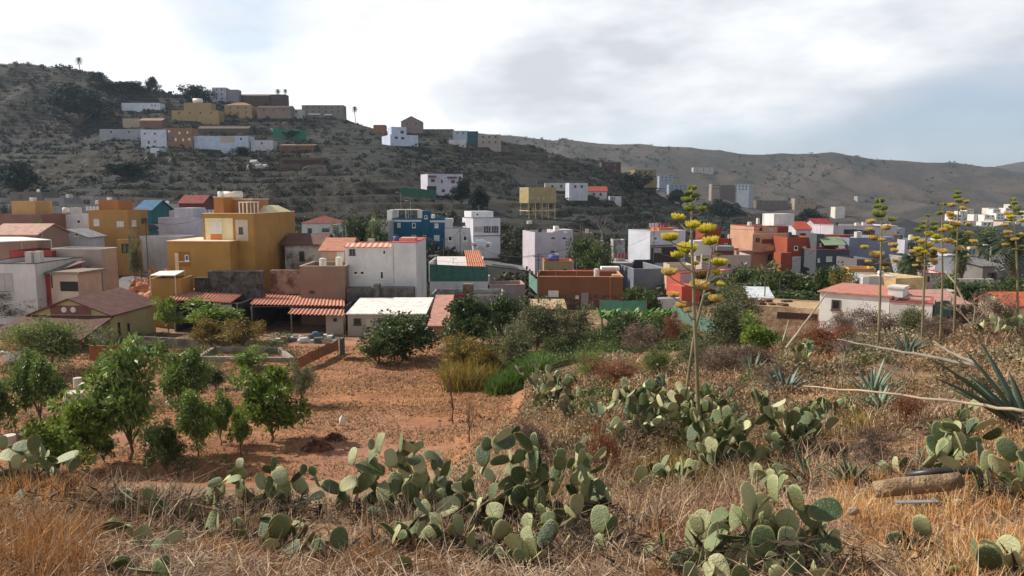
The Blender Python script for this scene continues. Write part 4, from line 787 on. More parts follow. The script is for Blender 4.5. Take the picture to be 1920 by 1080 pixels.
    # ---- far valley
    def fh(label, A, B, T, Y, col, g=None, bs=None, roof='flat', rc=(160, 150, 140), E=None, a=0, nx=3, D=12, rh=3):
        Y = gY((A + B) / 2, bs or T + 22, 450 if Y < 640 else 620, 1500)
        h = H(label, A, B, T, Y, a=a, E=E, D=D, col=col, base=bs or T + 22, roof=roof, rc=rc, group=g, rh=rh, par=.8)
        bm_ = min(h.w, 14)
        if nx: h.grid(nx, 2, sz=(1.6, 1.6), fl=3.4)
    fh('ochre apartment block with a bright left side in the far valley', 1190, 1230, 318, 560, (150, 128, 92), bs=358, E=1181, a=20)
    fh('bluish white far house right of the ochre block', 1236, 1262, 330, 560, (150, 158, 176), bs=360); fh('low blue grey far house behind the dark gully', 1254, 1290, 346, 545, (140, 148, 164), bs=364, nx=4)
    fh('pair of bright far houses high on the mountain foot', 1300, 1338, 314, 900, (186, 180, 172), bs=326); fh('pinkish far house below the bright pair', 1334, 1352, 345, 640, (150, 134, 124), bs=376); fh('brown far building right of the pinkish one', 1352, 1378, 347, 640, (96, 80, 74), bs=376)
    fh('tall bluish white far house with a side wing', 1381, 1404, 346, 540, (170, 178, 190), bs=388, E=1412, a=-25); fh('long brown far farm shed', 1418, 1478, 376, 540, (112, 96, 88), bs=396, nx=5)
    fh('dark brown house on the spur crest', 1128, 1164, 304, 500, (86, 64, 56), nx=2); fh('small white far house with a dome like roof', 1566, 1584, 388, 620, (226, 218, 208), nx=0); fh('tan far house left of the small white one', 1490, 1530, 372, 620, (160, 140, 124))
    fh('pale far house high on the bare mountain', 1608, 1622, 368, 900, (160, 152, 146), bs=378, nx=0)
    rr = random.Random(8)
    town = [(1785, 1806, 402), (1800, 1822, 396), (1812, 1826, 392), (1826, 1852, 402), (1846, 1868, 403), (1862, 1880, 412), (1868, 1884, 400), (1885, 1900, 390), (1896, 1924, 404), (1904, 1930, 416), (1880, 1900, 416), (1840, 1862, 416), (1800, 1830, 414), (1925, 1950, 396), (1862, 1876, 392), (1935, 1970, 410), (1853, 1866, 390), (1893, 1906, 383)]
    names = ['stepped white', 'tall white', 'narrow white', 'wide white', 'white flat', 'pale low', 'cream', 'bright white', 'wide cream', 'pale grey', 'dull pink', 'pinkish wide', 'beige long', 'white edge', 'tiny white', 'pale wide', 'small cream', 'tiny bright']
    for (A, B, T), nm in zip(town, names):
        c = rr.choice([(232, 228, 222), (224, 214, 204), (206, 190, 176)])
        fh(nm + ' town house at the mountain foot behind the right hand flower stalks', A, B, T, 800, c, bs=T + 12, g='houses of the far town', nx=2)
# ---------------------------------------------------------------- plants
def rng(s): return np.random.default_rng(s)
def unit(g, n):
    v = g.normal(size=(n, 3)); return v / np.linalg.norm(v, axis=1, keepdims=True)
def leafquads(P, L, Wd, g, up=.3, dirs=None, bend=.25):
    """folded leaves: two quads... kept as one rhomb quad each"""
    n = len(P); d = unit(g, n) if dirs is None else dirs; d = d + np.array([0, 0, up]); d /= np.linalg.norm(d, axis=1, keepdims=True)
    s = np.cross(d, unit(g, n)); s /= np.linalg.norm(s, axis=1, keepdims=True) + 1e-9
    L = np.broadcast_to(np.asarray(L, float), (n,))[:, None]; Wd = np.broadcast_to(np.asarray(Wd, float), (n,))[:, None]
    nn = np.cross(d, s)
    V = np.stack([P, P + d * L * .45 + s * Wd * .5, P + d * L - nn * L * bend, P + d * L * .45 - s * Wd * .5], 1).reshape(-1, 3)
    F_ = np.arange(n * 4).reshape(-1, 4); return V, F_
def crown(name, n, leaf, seed, clumps=34, wl=.45, flatb=0., spread=.17, up=.2, hollow=.35, droop=0):
    """crown of many small leaves in a unit box: radius .5, height 1, base at z=0"""
    g = rng(seed); C = unit(g, clumps) * (hollow + (1 - hollow) * g.random((clumps, 1)) ** .6); C[:, 2] = np.where(C[:, 2] < flatb - .6, -C[:, 2], C[:, 2])
    C = C * np.array([.40, .40, .40]) * (1 + .32 * g.normal(size=(clumps, 1))) + [0, 0, .5]
    tone = g.random(clumps); idx = g.integers(0, clumps, n); sp = spread * (.6 + .8 * g.random(clumps))
    off = unit(g, n) * (g.random((n, 1)) ** .5) * sp[idx][:, None]; P = C[idx] + off
    ok = P[:, 2] > .0; P = P[ok]; idx = idx[ok]; off = off[ok]; n = len(P)
    dirs = off / (np.linalg.norm(off, axis=1, keepdims=True) + 1e-6) + .9 * unit(g, n) + np.array([0, 0, -droop])
    L = leaf * (.6 + .8 * g.random(n)); V, Fc = leafquads(P, L, L * wl, g, up, dirs)
    r = np.clip(.5 * tone[idx] + .5 * g.random(n), 0, 1); return npmesh(name, V, Fc, 4, False, np.repeat(r, 4)), C
KIND = {
 'mango': (leafmat('mango_leaf', (62, 80, 34), (120, 144, 66), (184, 194, 120), .45), dict(n=4200, leaf=.085, clumps=46, wl=.36, spread=.13, droop=.5)),
 'lime': (leafmat('bright_leaf', (66, 86, 30), (124, 146, 56), (186, 196, 100), .5, .35), dict(n=3800, leaf=.075, clumps=40, wl=.5, spread=.14)),
 'olive': (leafmat('grey_leaf', (62, 68, 44), (112, 114, 78), (156, 154, 112), .7), dict(n=5600, leaf=.045, clumps=60, wl=.4, spread=.13)),
 'dark': (leafmat('dark_leaf', (38, 52, 26), (78, 96, 46), (142, 152, 88), .45), dict(n=5200, leaf=.055, clumps=60, wl=.5, spread=.12)),
 'yellow': (leafmat('autumn_leaf', (78, 70, 26), (132, 112, 44), (170, 140, 70), .6, .35), dict(n=3200, leaf=.06, clumps=34, wl=.5, spread=.15)),
 'rust': (leafmat('rust_scrub', (84, 48, 32), (138, 84, 56), (170, 118, 82), .9, .1), dict(n=6500, leaf=.035, clumps=70, wl=.3, spread=.13, up=.5)),
 'grey': (leafmat('purple_brown_scrub', (66, 54, 50), (120, 98, 86), (160, 140, 120), .9, .1), dict(n=6500, leaf=.04, clumps=70, wl=.25, spread=.14, up=.7)),
 'far': (leafmat('far_tree_leaf', (18, 28, 26), (34, 46, 38), (58, 70, 54), .9, .05), dict(n=3800, leaf=.06, clumps=50, wl=.6, spread=.13)),
 'willow': (leafmat('pale_green_leaf', (76, 88, 44), (126, 138, 76), (160, 168, 100), .7, .35), dict(n=6500, leaf=.055, clumps=60, wl=.25, spread=.15, up=.6)),
}
_cr = {}
def crown_of(kind, k):
    key = (kind, k % 3)
    if key not in _cr: m, pr = KIND[kind]; pr = dict(pr, n=int(pr['n'] * 1.25)); _cr[key] = (*crown('crown', seed=hash(kind) % 97 * 3 + k % 3 if False else (sum(map(ord, kind)) * 3 + k % 3), **pr), m)
    return _cr[key]
def tree(label, px, base, top, wpx, Y=None, kind='mango', trunkfrac=.3, name='tree', cat='tree', group=None, k=0, thick=.05, auto=(36, 90), yaw=None):
    if Y is None: Y = gY(px, base, *auto)
    if Y > 200: kind = 'far'
    g0 = at(px, base, Y); z0 = gz(g0.x, Y); H_ = at(px, top, Y).z - z0; W = wpx / F * Y
    t = thing(name, label, cat, (g0.x, Y, z0), group); me, C, mat = crown_of(kind, k)
    zc = H_ * trunkfrac; hc = H_ - zc; o = link('crown', me, mat, t); o.location = (0, 0, zc); o.scale = (W * 1.1, W * 1.1, hc * 1.1)
    o.rotation_euler = (0, 0, (k * 1.7 if yaw is None else yaw))
    rr = random.Random(int(px) + k); m = MB(); th = max(.03, thick * W * .5); ro = o.rotation_euler.z
    hub = Vector((rr.uniform(-.04, .04) * W, rr.uniform(-.04, .04) * W, zc * .75 + .05))
    B = Vector((g0.x, Y, z0)); m.tube([B + Vector((0, 0, -.3)), B + Vector((0, 0, .02)), B + hub * .55 + Vector((.03 * W, 0, 0)), B + hub], [th * 1.3, th * 1.15, th * .95, th * .85], 8)
    for c in C[:16:2] if name == 'tree' else C[:12:3]:
        q = Vector((c[0] * W, c[1] * W, 0)); q.rotate(Matrix.Rotation(ro, 3, 'Z')); q.z = zc + c[2] * hc
        m.tube([B + hub, B + hub.lerp(q, .5) + Vector((0, 0, .06 * hc)), B + q], [th * .7, th * .4, th * .15], 5)
    m.build('trunk' if name == 'tree' else 'stem', BARK, t); return t
def trees():
    M = [ # orchard
     ('broad glossy orchard tree with its trunk on bare soil, biggest of the orchard', 243, 862, 652, 150, 'mango', .3), ('round yellow green orchard tree standing alone beside the dirt field', 508, 830, 686, 132, 'lime', .22),
     ('tall dark orchard tree left of the biggest one, behind the concrete well', 78, 800, 662, 92, 'mango', .28), ('orchard tree cut by the left edge of the photo', -2, 815, 705, 90, 'mango', .25),
     ('low wide light green orchard tree behind the left cactus', 138, 888, 748, 150, 'lime', .12), ('small dark round orchard bush tree with leaves down to the soil', 312, 908, 790, 84, 'dark', .12),
     ('orchard tree with drooping leaves between the small dark one and the thin saplings', 372, 855, 738, 80, 'mango', .3), ('slim orchard sapling with a tuft of hanging pale leaves', 415, 835, 738, 52, 'mango', .35),
     ('dense green orchard tree behind the drooping one, beside the water basin', 345, 770, 655, 96, 'mango', .2), ('dark low bush tree beside a white pipe in the middle of the orchard', 405, 730, 684, 46, 'dark', .1),
     ('thin young tree on the orchard edge with sparse leaves', 452, 858, 765, 44, 'lime', .45), ('sparse olive toned tree right of the yellow green one', 566, 760, 676, 62, 'olive', .3),
     ('small leafy tree left of the biggest orchard tree', 190, 760, 668, 56, 'mango', .25), ('low bluish green orchard bush under the biggest tree', 196, 868, 800, 46, 'dark', .1)]
    for i, (l, px, b, tp, w_, kd, tf) in enumerate(M): tree(l, px, b, tp + 10, w_ * .86, None, kd, tf * .55, k=i, group='orchard trees', auto=(36, 74))
    S = [ # label, px, base, top, w, Y, kind, trunk, name
     ('pale green willow like bush in front of the brown farmhouse', 96, 706, 604, 145, 62, 'willow', .1, 'bush'),
     ('small green tree against the olive wall of the farmhouse', 316, 625, 560, 42, 80, 'lime', .3, 'tree'), ('bright green flat topped tree in front of the striped shed', 404, 640, 578, 108, 79, 'lime', .35, 'tree'),
     ('orange brown leaved bush tree beside the concrete basin, left one', 395, 668, 604, 66, 74, 'yellow', .25, 'tree'), ('yellowish bush tree beside the concrete basin, right one', 452, 672, 606, 76, 73, 'yellow', .2, 'tree'), ('yellow green shrub in front of the basin wall', 466, 700, 664, 66, 64, 'lime', .1, 'bush'),
     ('big dense dark green mango tree in front of the small beige outbuilding', 760, 692, 592, 140, 68, 'dark', .02, 'tree'), ('lower dark lobe bush at the left foot of the dense mango tree', 712, 690, 634, 76, 66, 'dark', .02, 'bush'),
     ('dark green round tree right of the narrow salmon lean-to', 885, 662, 562, 92, 76, 'dark', .05, 'tree'), ('tall dark tree in front of the grey courtyard wall', 945, 655, 556, 80, 80, 'dark', .1, 'tree'),
     ('wide grey green thicket tree in the middle of the scrub', 1010, 690, 572, 110, 70, 'olive', .05, 'tree'), ('grey green bush tree right of the wide thicket', 1070, 670, 576, 84, 74, 'olive', .08, 'tree'),
     ('grey brown feathery bush behind the bright green grass', 968, 716, 624, 84, 60, 'olive', .02, 'bush'), ('tall ochre yellow reedy bush at the end of the dirt field', 872, 732, 640, 74, 59.5, 'yellow', .02, 'bush'), ('second ochre reedy bush, nearer the grey brown one', 912, 738, 652, 60, 58, 'yellow', .02, 'bush'),
     ('dark hedge tree below the banana plants', 1168, 660, 588, 80, 66, 'dark', .02, 'tree'), ('dark hedge tree at the right end of the banana plants', 1228, 655, 592, 64, 66, 'dark', .02, 'tree'), ('grey dry bush in front of the dark hedge', 1200, 664, 612, 78, 58, 'grey', .02, 'bush'),
     ('dense green bush right of the tall flower stalk', 1362, 668, 574, 112, 50, 'olive', .02, 'bush'), ('grey domed bush tree above the dense green bush', 1374, 600, 536, 84, 72, 'olive', .15, 'tree'), ('green bush with yellow palm like tufts below the ruined stone shed', 1420, 668, 612, 70, 46, 'lime', .02, 'bush'),
     ('rust red dead bush left of the fallen stalks', 1530, 704, 610, 110, 30, 'rust', .02, 'bush'), ('smaller rust red bush behind the leaning pale stalk', 1585, 690, 618, 70, 33, 'rust', .02, 'bush'), ('long purple brown bush along the slope behind the big cactus patch', 1350, 722, 656, 92, 28, 'grey', .02, 'bush'), ('second purple brown bush touching the agaves', 1420, 722, 654, 86, 27, 'grey', .02, 'bush'),
     ('reddish low heap of dead scrub above the small cacti', 1160, 742, 684, 130, 33, 'rust', .02, 'bush'), ('brown bush beside the green teal fence', 1262, 612, 594, 40, 62, 'rust', .02, 'bush'),
     ('grey feathery bush in front of the white red-roofed cottage', 1640, 655, 588, 110, 38, 'grey', .02, 'bush'), ('greenish feathery bush at the cottage wall corner', 1710, 655, 580, 80, 40, 'olive', .02, 'bush'), ('grey twiggy bush left of the cottage window', 1580, 640, 592, 60, 42, 'grey', .02, 'bush'),
     ('tan grey dry bush between the cactus patch and the rust bush', 1455, 735, 690, 60, 22, 'grey', .02, 'bush'), ('olive bush behind the purple brown bush', 1300, 700, 640, 70, 34, 'olive', .02, 'bush'), ('tall tan thicket bush right of the rust red bush', 1600, 700, 640, 90, 26, 'grey', .02, 'bush'), ('green leafy bush above the grey fallen stalk', 1560, 665, 630, 60, 34, 'olive', .02, 'bush'), ('brown bush under the bleached stalk', 1700, 780, 742, 70, 13, 'rust', .02, 'bush'), ('dry grey bush at the foot of the crowded stalks', 1760, 640, 598, 90, 30, 'grey', .02, 'bush'), ('rusty low bush right of the crowded stalks', 1840, 650, 615, 80, 28, 'rust', .02, 'bush'),
     ('low tan bush behind the half dead agave stump', 1640, 850, 812, 80, 10.5, 'grey', .02, 'bush'), ('brown bush left of the low cactus tangle', 1130, 860, 815, 70, 12.5, 'rust', .02, 'bush'), ('grey bush between the front cacti and the arched one', 1000, 845, 800, 70, 14, 'grey', .02, 'bush'), ('yellow green bush right of the arched cactus', 1230, 700, 660, 60, 30, 'willow', .02, 'bush'), ('pale green bush on the slope above the arched cactus', 1110, 700, 664, 60, 38, 'willow', .02, 'bush'),
     ('dark tree below the pale beige house', 1392, 560, 504, 96, 100, 'dark', .02, 'tree'), ('dark tree below the peach apartments', 1440, 566, 504, 110, 98, 'dark', .02, 'tree'), ('dark tree below the orange house gate', 1500, 570, 520, 100, 96, 'dark', .02, 'tree'), ('dark tree in front of the slate house', 1556, 560, 498, 70, 94, 'dark', .1, 'tree'),
     ('brownish thin tree top beside the slate house', 1582, 560, 520, 46, 90, 'yellow', .1, 'tree'), ('dark bush tree under the long brown wall', 1470, 580, 548, 150, 92, 'dark', .02, 'bush'), 
     ('dark tree behind the grey white low house, left part', 668, 462, 412, 54, 140, 'dark', .1, 'tree'), ('dark tree behind the tall white house, right part', 704, 462, 416, 44, 138, 'dark', .1, 'tree'), ('pale green tree left of the dark pair behind the tall white house', 640, 458, 424, 34, 143, 'olive', .1, 'tree'),
     ('dark tree right of the lilac building', 1096, 498, 444, 54, 138, 'dark', .05, 'tree'), ('dark low bush tree below the lilac building', 1118, 500, 464, 60, 134, 'dark', .02, 'bush'), ('dark round bush right of the brown orange building', 1192, 580, 542, 48, 98, 'dark', .02, 'bush'), ('dark bush behind the white utility building', 1220, 580, 546, 40, 94, 'dark', .02, 'bush'),
     ('dark green tree left of the terrace net', 1050, 545, 520, 10, 150, 'dark', .1, 'bush'), ('dark tree beside the white villa on the slope', 866, 374, 342, 30, 245, 'dark', .1, 'tree'), ('grey green scrub tree right of the villa', 900, 384, 356, 34, 240, 'dark', .05, 'tree'),
     ('green tree behind the flower stalks in front of the palms', 1850, 500, 436, 70, 150, 'dark', .1, 'tree'), ('dark green tree behind the thick palm', 1800, 500, 440, 60, 155, 'dark', .1, 'tree'), ('dark green thicket below the garden wall on the right', 1830, 600, 528, 96, 84, 'dark', .02, 'tree'), ('dark green bush right of the small grey flat building', 1782, 560, 520, 60, 95, 'dark', .02, 'bush'), ('dark tree between the blue grey wall and the stalks', 1716, 520, 466, 50, 122, 'dark', .05, 'tree'),
     ('dark green thicket at the right edge', 1895, 575, 520, 70, 92, 'dark', .02, 'bush'), ('green bush by the small red and white house', 1700, 528, 492, 36, 112, 'dark', .02, 'bush'), ('grey twiggy bush in front of the orange tiled cottage', 1862, 620, 555, 80, 46, 'grey', .02, 'bush'), ('green bush above the big agave on the right', 1895, 665, 600, 80, 36, 'olive', .02, 'bush'),
     ('grey green hedge bush left part, behind the brown farmhouse', 30, 610, 545, 110, 92, 'olive', .02, 'bush'), ('grey green hedge bush right part, behind the brown farmhouse', 105, 590, 545, 90, 94, 'olive', .02, 'bush'), ('low grey green hedge bush beside the mauve walled house', 160, 570, 542, 60, 96, 'olive', .02, 'bush'), ('dark bush between the white house and the awning', 75, 445, 425, 40, 122, 'dark', .02, 'bush'), ('bush on the ochre garden wall', 250, 470, 447, 24, 112, 'olive', .05, 'bush'),
     ('dark scrubby tree under the ochre far apartment block', 1210, 392, 352, 60, 520, 'dark', .02, 'tree'), ('dark tree under the blue grey far house', 1275, 398, 358, 60, 520, 'dark', .02, 'tree'), ('dark tree mass right of the slope end houses', 1185, 410, 330, 70, 400, 'dark', .02, 'tree'), ('dark tree behind the white roof room of the peach apartments', 1520, 425, 395, 60, 420, 'dark', .02, 'tree'), ('dark tree below the far farm shed', 1360, 400, 378, 70, 480, 'dark', .02, 'tree'),
     ('large dark tree mass left of the upper hamlet', 150, 232, 170, 110, 430, 'dark', .02, 'tree'), ('dark tree at the crest left of the upper hamlet', 185, 172, 136, 30, 500, 'dark', .1, 'tree'), ('dark trees on the crest behind the long white hill house', 235, 196, 154, 100, 490, 'dark', .02, 'tree'), ('dark crest tree left of the tall white hill house', 368, 192, 164, 56, 490, 'dark', .02, 'tree'), ('dark tree above the beige crest roofs', 286, 180, 146, 24, 505, 'dark', .1, 'tree'),
     ('big dark tree on the slope below the lower hill row', 235, 350, 306, 80, 300, 'dark', .02, 'tree'), ('broad grey green tree at the left edge of the slope', 36, 372, 312, 84, 290, 'olive', .05, 'tree'), ('dark tree in front of the bluish white hill house', 455, 300, 277, 40, 345, 'dark', .05, 'tree'), ('dark bush at the rim of the green shade net', 545, 262, 246, 30, 400, 'dark', .05, 'bush')]
    for i, (l, px, b, tp, w_, Y, kd, tf, nm) in enumerate(S): tree(l, px, b, tp, w_, Y, kd, tf, name=nm, cat=nm if nm == 'bush' else 'tree', k=i)
def palm(label, px, base, top, wpx, Y, thick=.25, shag=False, n=44, group='palm trees'):
    b = at(px, base, Y); tp = at(px, top, Y); L = wpx / F * Y / 2; t = thing('palm_tree', label, 'palm tree', b, group); g = random.Random(int(px)); zc = tp.z - L * .55
    m = MB(); P = [Vector((b.x + .15 * math.sin(k), b.y, b.z - .5 + (zc - b.z + .5) * k / 6)) for k in range(7)]; m.tube(P, [thick * 1.2] + [thick * (1 + .1 * (k % 2)) for k in range(5)] + [thick * (1.6 if shag else .9)], 9); m.build('trunk', flat((96, 78, 62), .95, 0, .4), t, True)
    m = MB(); c = Vector((P[-1].x, b.y, zc))
    for i in range(n):
        az = i * 2.4; el = (1 - 2 * i / n) * 1.15 + g.uniform(-.1, .1); d = Vector((math.cos(az) * math.cos(el), math.sin(az) * math.cos(el), math.sin(el))); pts = []
        for k in range(7): s_ = k / 6; pts.append(c + d * L * s_ + Vector((0, 0, -L * .55 * s_ * s_)))
        for k in range(6):
            a, e = pts[k], pts[k+1]; dr = (e - a).normalized(); sd_ = dr.cross(Vector((0, 0, 1))).normalized(); wl = L * .3 * (1 - .55 * abs(k - 2) / 4)
            for sg in (-1, 1):
                for q in (0, .5): o = a.lerp(e, q); m.poly([o, o + sd_ * sg * wl + dr * wl * .5 + Vector((0, 0, -wl * .35)), o + dr * L * .07])
    m.build('fronds', flat((54, 66, 38), .55, 0, .5), t)
    if shag:
        g2 = rng(3); nn = 500; a = g2.random(nn) * 6.28; P0 = np.stack([c.x + np.cos(a) * thick * 1.2, c.y + np.sin(a) * thick * 1.2, c.z - g2.random(nn) * 2.4], 1); V, Fc = leafquads(P0 - np.array(t.location), .9, .18, g2, -1.6); link('dead_frond_skirt', npmesh('skirt', V, Fc, 4), flat((116, 94, 70), .9, 0, .4), t)
def palms():
    palm('palm tree with a dark fan crown left of the thick one, behind the stalks', 1852, 512, 436, 70, 120, .22); palm('thick shaggy trunked palm behind the rightmost stalks', 1893, 545, 428, 92, 100, .55, True)
    palm('slim dark palm between the flower stalks', 1800, 520, 462, 50, 108, .3, True); palm('palm with drooping fronds beside the blue grey wall', 1708, 530, 470, 64, 112, .22)
    for i, (px, b, tp, w_, l) in enumerate(((150, 142, 106, 16, 'lone palm on the crest at the far left'), (522, 198, 166, 13, 'left palm of the pair on the crest'), (536, 200, 166, 11, 'right palm of the pair on the crest'), (666, 232, 198, 15, 'single palm on the crest right of the grey beige house'))): palm(l, px, b, tp, w_, 519, .22, n=30)
    for i, (px, b, tp) in enumerate(((281, 306, 284), (300, 308, 280), (325, 312, 288), (447, 320, 304), (470, 322, 302))): palm(['palm below the hill hamlet, leftmost of the row', 'taller palm under the small white block', 'palm under the orange brown hill house', 'small palm left of the white rocks on the slope', 'palm right of the white rocks on the slope'][i], px, b, tp, 22, gY(px, b, 230, 400), .25, n=30, group='palms on the hillside')
# prickly pears ------------------------------------------------------------
def padmat():
    n = NT('prickly_pear_pad'); oi = n.new('ShaderNodeObjectInfo'); at_ = n.new('ShaderNodeAttribute'); at_.attribute_name = 'rnd'
    f = n.math('FRACT', n.math('ADD', at_.outputs['Fac'], n.math('MULTIPLY', oi.outputs['Random'], .9)), 0)
    c = n.ramp(f, [(.0, lin((52, 70, 40))), (.25, lin((80, 98, 56))), (.45, lin((106, 118, 76))), (.65, lin((150, 154, 110))), (.88, lin((186, 184, 140))), (.93, lin((112, 94, 68))), (1, lin((98, 84, 64)))])
    v = n.new('ShaderNodeTexVoronoi'); v.inputs['Scale'].default_value = 34; tcn = n.new('ShaderNodeTexCoord'); n.l.new(tcn.outputs['Object'], v.inputs['Vector'])
    dots = n.ramp(v.outputs['Distance'], [(.1, (.9, .9, .9)), (.24, (0, 0, 0))]); c = n.mix(dots, c, lin((176, 172, 136)))
    sp = n.ramp(n.noise(9, 3, .6, space='o'), [(.62, (0, 0, 0)), (.68, (.75, .75, .75))]); c = n.mix(sp, c, lin((150, 150, 132)))
    ls = n.ramp(n.noise(4, 4, .6), [(.6, (0, 0, 0)), (.7, (.6, .6, .6))]); c = n.mix(ls, c, lin((120, 100, 66)))
    so = n.new('ShaderNodeSeparateXYZ'); n.l.new(tcn.outputs['Object'], so.inputs[0]); ex = n.math('MULTIPLY', so.outputs[0], 2.75); ez = n.math('MULTIPLY', n.math('SUBTRACT', so.outputs[2], .52), 2.0)
    rr_ = n.math('ADD', n.math('MULTIPLY', ex, ex), n.math('MULTIPLY', ez, ez)); rim = n.ramp(n.math('MULTIPLY', rr_, .5), [(.36, (0, 0, 0)), (.46, (.55, .55, .55)), (.6, (.55, .55, .55)), (.62, (0, 0, 0))]); c = n.mix(rim, c, lin((168, 160, 98)))
    base_ = n.ramp(so.outputs[2], [(0, (.75, .75, .75)), (.22, (0, 0, 0))]); c = n.mix(base_, c, lin((112, 98, 66)))
    n.col(c); n.rough(.5); n.bump(n.noise(14, 3, .6, space='o'), .45, .03); return n.m
PADM = padmat()
def pad_geo(L, W, T=.075, nu=14, nv=7, bend=.06, seed=0):
    """flattened egg standing on the origin, up +z, face normal +y"""
    g = random.Random(seed); V = []; Fc = []
    for j in range(nv + 1):
        t = j / nv; z = L * (1 - math.cos(t * math.pi)) / 2; wv = W / 2 * math.sin(t * math.pi) ** .72 * (.74 + .34 * t) / .98; th = T * L * math.sin(t * math.pi) ** .6
        for i in range(nu):
            a = 2 * math.pi * i / nu; x = wv * math.cos(a); y = th * .5 * math.copysign(abs(math.sin(a)) ** 1.0, math.sin(a)); V.append((x, y + bend * L * (4 * (t - .5) ** 2 - x * x / (W * W) * 2), z))
    for j in range(nv):
        for i in range(nu): k = (i + 1) % nu; Fc.append((j*nu+i, j*nu+k, (j+1)*nu+k, (j+1)*nu+i))
    return np.array(V), np.array(Fc)
PADV, PADF = pad_geo(1, .72)
_pm = []
for b in (.05, -.07, .12): v_, f_ = pad_geo(1, .72, bend=b, nu=18, nv=10); _pm.append(npmesh('pad', v_, f_, 4, True, np.zeros(len(v_))))
DEADM = leafmat('dead_cactus_tangle', (40, 32, 26), (74, 60, 48), (132, 114, 92), .9, .05)
def tangle(t, c, wx, wy, h, n, seed):
    g = rng(seed); x = c.x + g.normal(0, .42, n) * wx; y = c.y + g.normal(0, .4, n) * wy; P = np.stack([x, y, zz(x, y) + g.random(n) ** 1.6 * h - .03], 1); d = unit(g, n) * [1, 1, .5]
    L = g.uniform(.05, .26, n); V, Fc = leafquads(P - np.array(c), L, np.where(g.random(n) < .15, L * .12, .008), g, .1, d, .3); link('dead_tangle', npmesh('dead_tangle', V, Fc, 4, False, np.repeat(g.random(n), 4)), DEADM, t)
def tangle_off(t, org, c, wx, wy, h, n, seed):
    tangle(t, c, wx, wy, h, n, seed); t.children[-1].location = c - org
def placed_cactus(label, base, Y, pads, px0, py0, sc, name='prickly_pear'):
    """pads: (x, y, length, width, roll clockwise from upright, tone) in enlarged-photo units"""
    c = gp(base, Y); t = thing(name, label, 'cactus', c, 'prickly pear cacti'); g = random.Random(int(base)); cen = []
    for i, p in enumerate(pads):
        x, y, L, W, roll = p[:5]; px, py = px0 + x * sc, py0 + y * sc; dY = Y + (py0 + 0 + 300 * sc - py) * -.0012 + g.uniform(-.18, .18) + (.0 if len(p) < 6 else p[5])
        dY = min(dY, gY(px, min(py + L * sc * .42, 1120), 3.7, 12) - .04)
        q = at(px, py, dY); l_ = L * sc / F * dY; w_ = W * sc / F * dY; rt = min(1, max(.14, w_ / (l_ * .74)))
        o = link('pad', _pm[i % 3], PADM, t); yaw = math.acos(rt) * (1 if g.random() < .5 else -1) if rt < .95 else g.uniform(-.25, .25)
        fat = max(1, w_ / (l_ * .78)); rl = R(roll)
        M_ = Matrix.Rotation(rl, 4, 'Y') @ Matrix.Rotation(yaw, 4, 'Z') @ Matrix.Rotation(g.uniform(-.45, .25), 4, 'X')
        o.matrix_local = Matrix.Translation(q - c) @ M_ @ Matrix.Diagonal((l_ * fat, l_, l_, 1)) @ Matrix.Translation((0, 0, -.5)); cen.append((q, l_)); ax_ = (M_.to_3x3() @ Vector((0, 0, 1))).normalized(); bt = q - ax_ * l_ * .5 * (1 if ax_.z > .15 else -.2)
        for j_ in range(2):
            gg = gz(bt.x, bt.y)
            if bt.z < gg + .03: break
            s2 = g.uniform(.17, .25); u2 = Vector((g.gauss(0, .75), g.gauss(-.1, .4), 1)).normalized(); b2 = bt + Vector((0, .1, .02)) - u2 * s2; o2 = link('pad', _pm[(i + j_) % 3], PADM, t); o2.matrix_local = Matrix.Translation(b2 - c) @ u2.to_track_quat('Z', 'Y').to_matrix().to_4x4() @ Matrix.Rotation(g.uniform(0, 6.28), 4, 'Z') @ Matrix.Diagonal((s2, s2, s2, 1)); bt = b2
    for i in range(int(len(pads) * .4)):
        q, l_ = cen[g.randrange(len(pads))]; dn_ = g.uniform(-.1, 1.0); q = q + Vector((g.gauss(0, .6) * l_, g.uniform(.06, .6), -dn_ * l_ * 1.3)); gzq = gz(q.x, q.y)
        if q.z < gzq + .4 * l_: q.z = gzq + .4 * l_
        s_ = l_ * g.uniform(.75, 1.05) * .95; s_ = max(.14, min(.3, s_)); o = link('pad', _pm[i % 3], PADM, t)
        o.matrix_local = Matrix.Translation(q - c) @ Matrix.Rotation(g.gauss(0, 1.0), 4, 'Y') @ Matrix.Rotation(g.gauss(0, .6), 4, 'X') @ Matrix.Rotation(g.uniform(0, 6.28), 4, 'Z') @ Matrix.Diagonal((s_, s_, s_, 1)) @ Matrix.Translation((0, 0, -.5))
    xs_ = [q.x for q, _ in cen]; ys_ = [q.y for q, _ in cen]; mc = Vector((sum(xs_) / len(xs_), sum(ys_) / len(ys_) + .15, 0)); mc.z = gz(mc.x, mc.y); tt_ = c; tangle_c = mc
    tangle_off(t, c, mc, max(.35, (max(xs_) - min(xs_)) * .8), .5, .28, 1500, int(base))
    m = MB()
    for q, l_ in cen[::4]:
        z_ = gz(q.x, q.y + .2); f = Vector((q.x, q.y + .2, z_ - .05)); m.tube([f, f + Vector((g.uniform(-.05, .05), .0, max(.1, (q.z - z_) * .4)))], [.04, .03], 6); m.build('stem', stone((104, 92, 70), 8), t); m = MB()
    return t
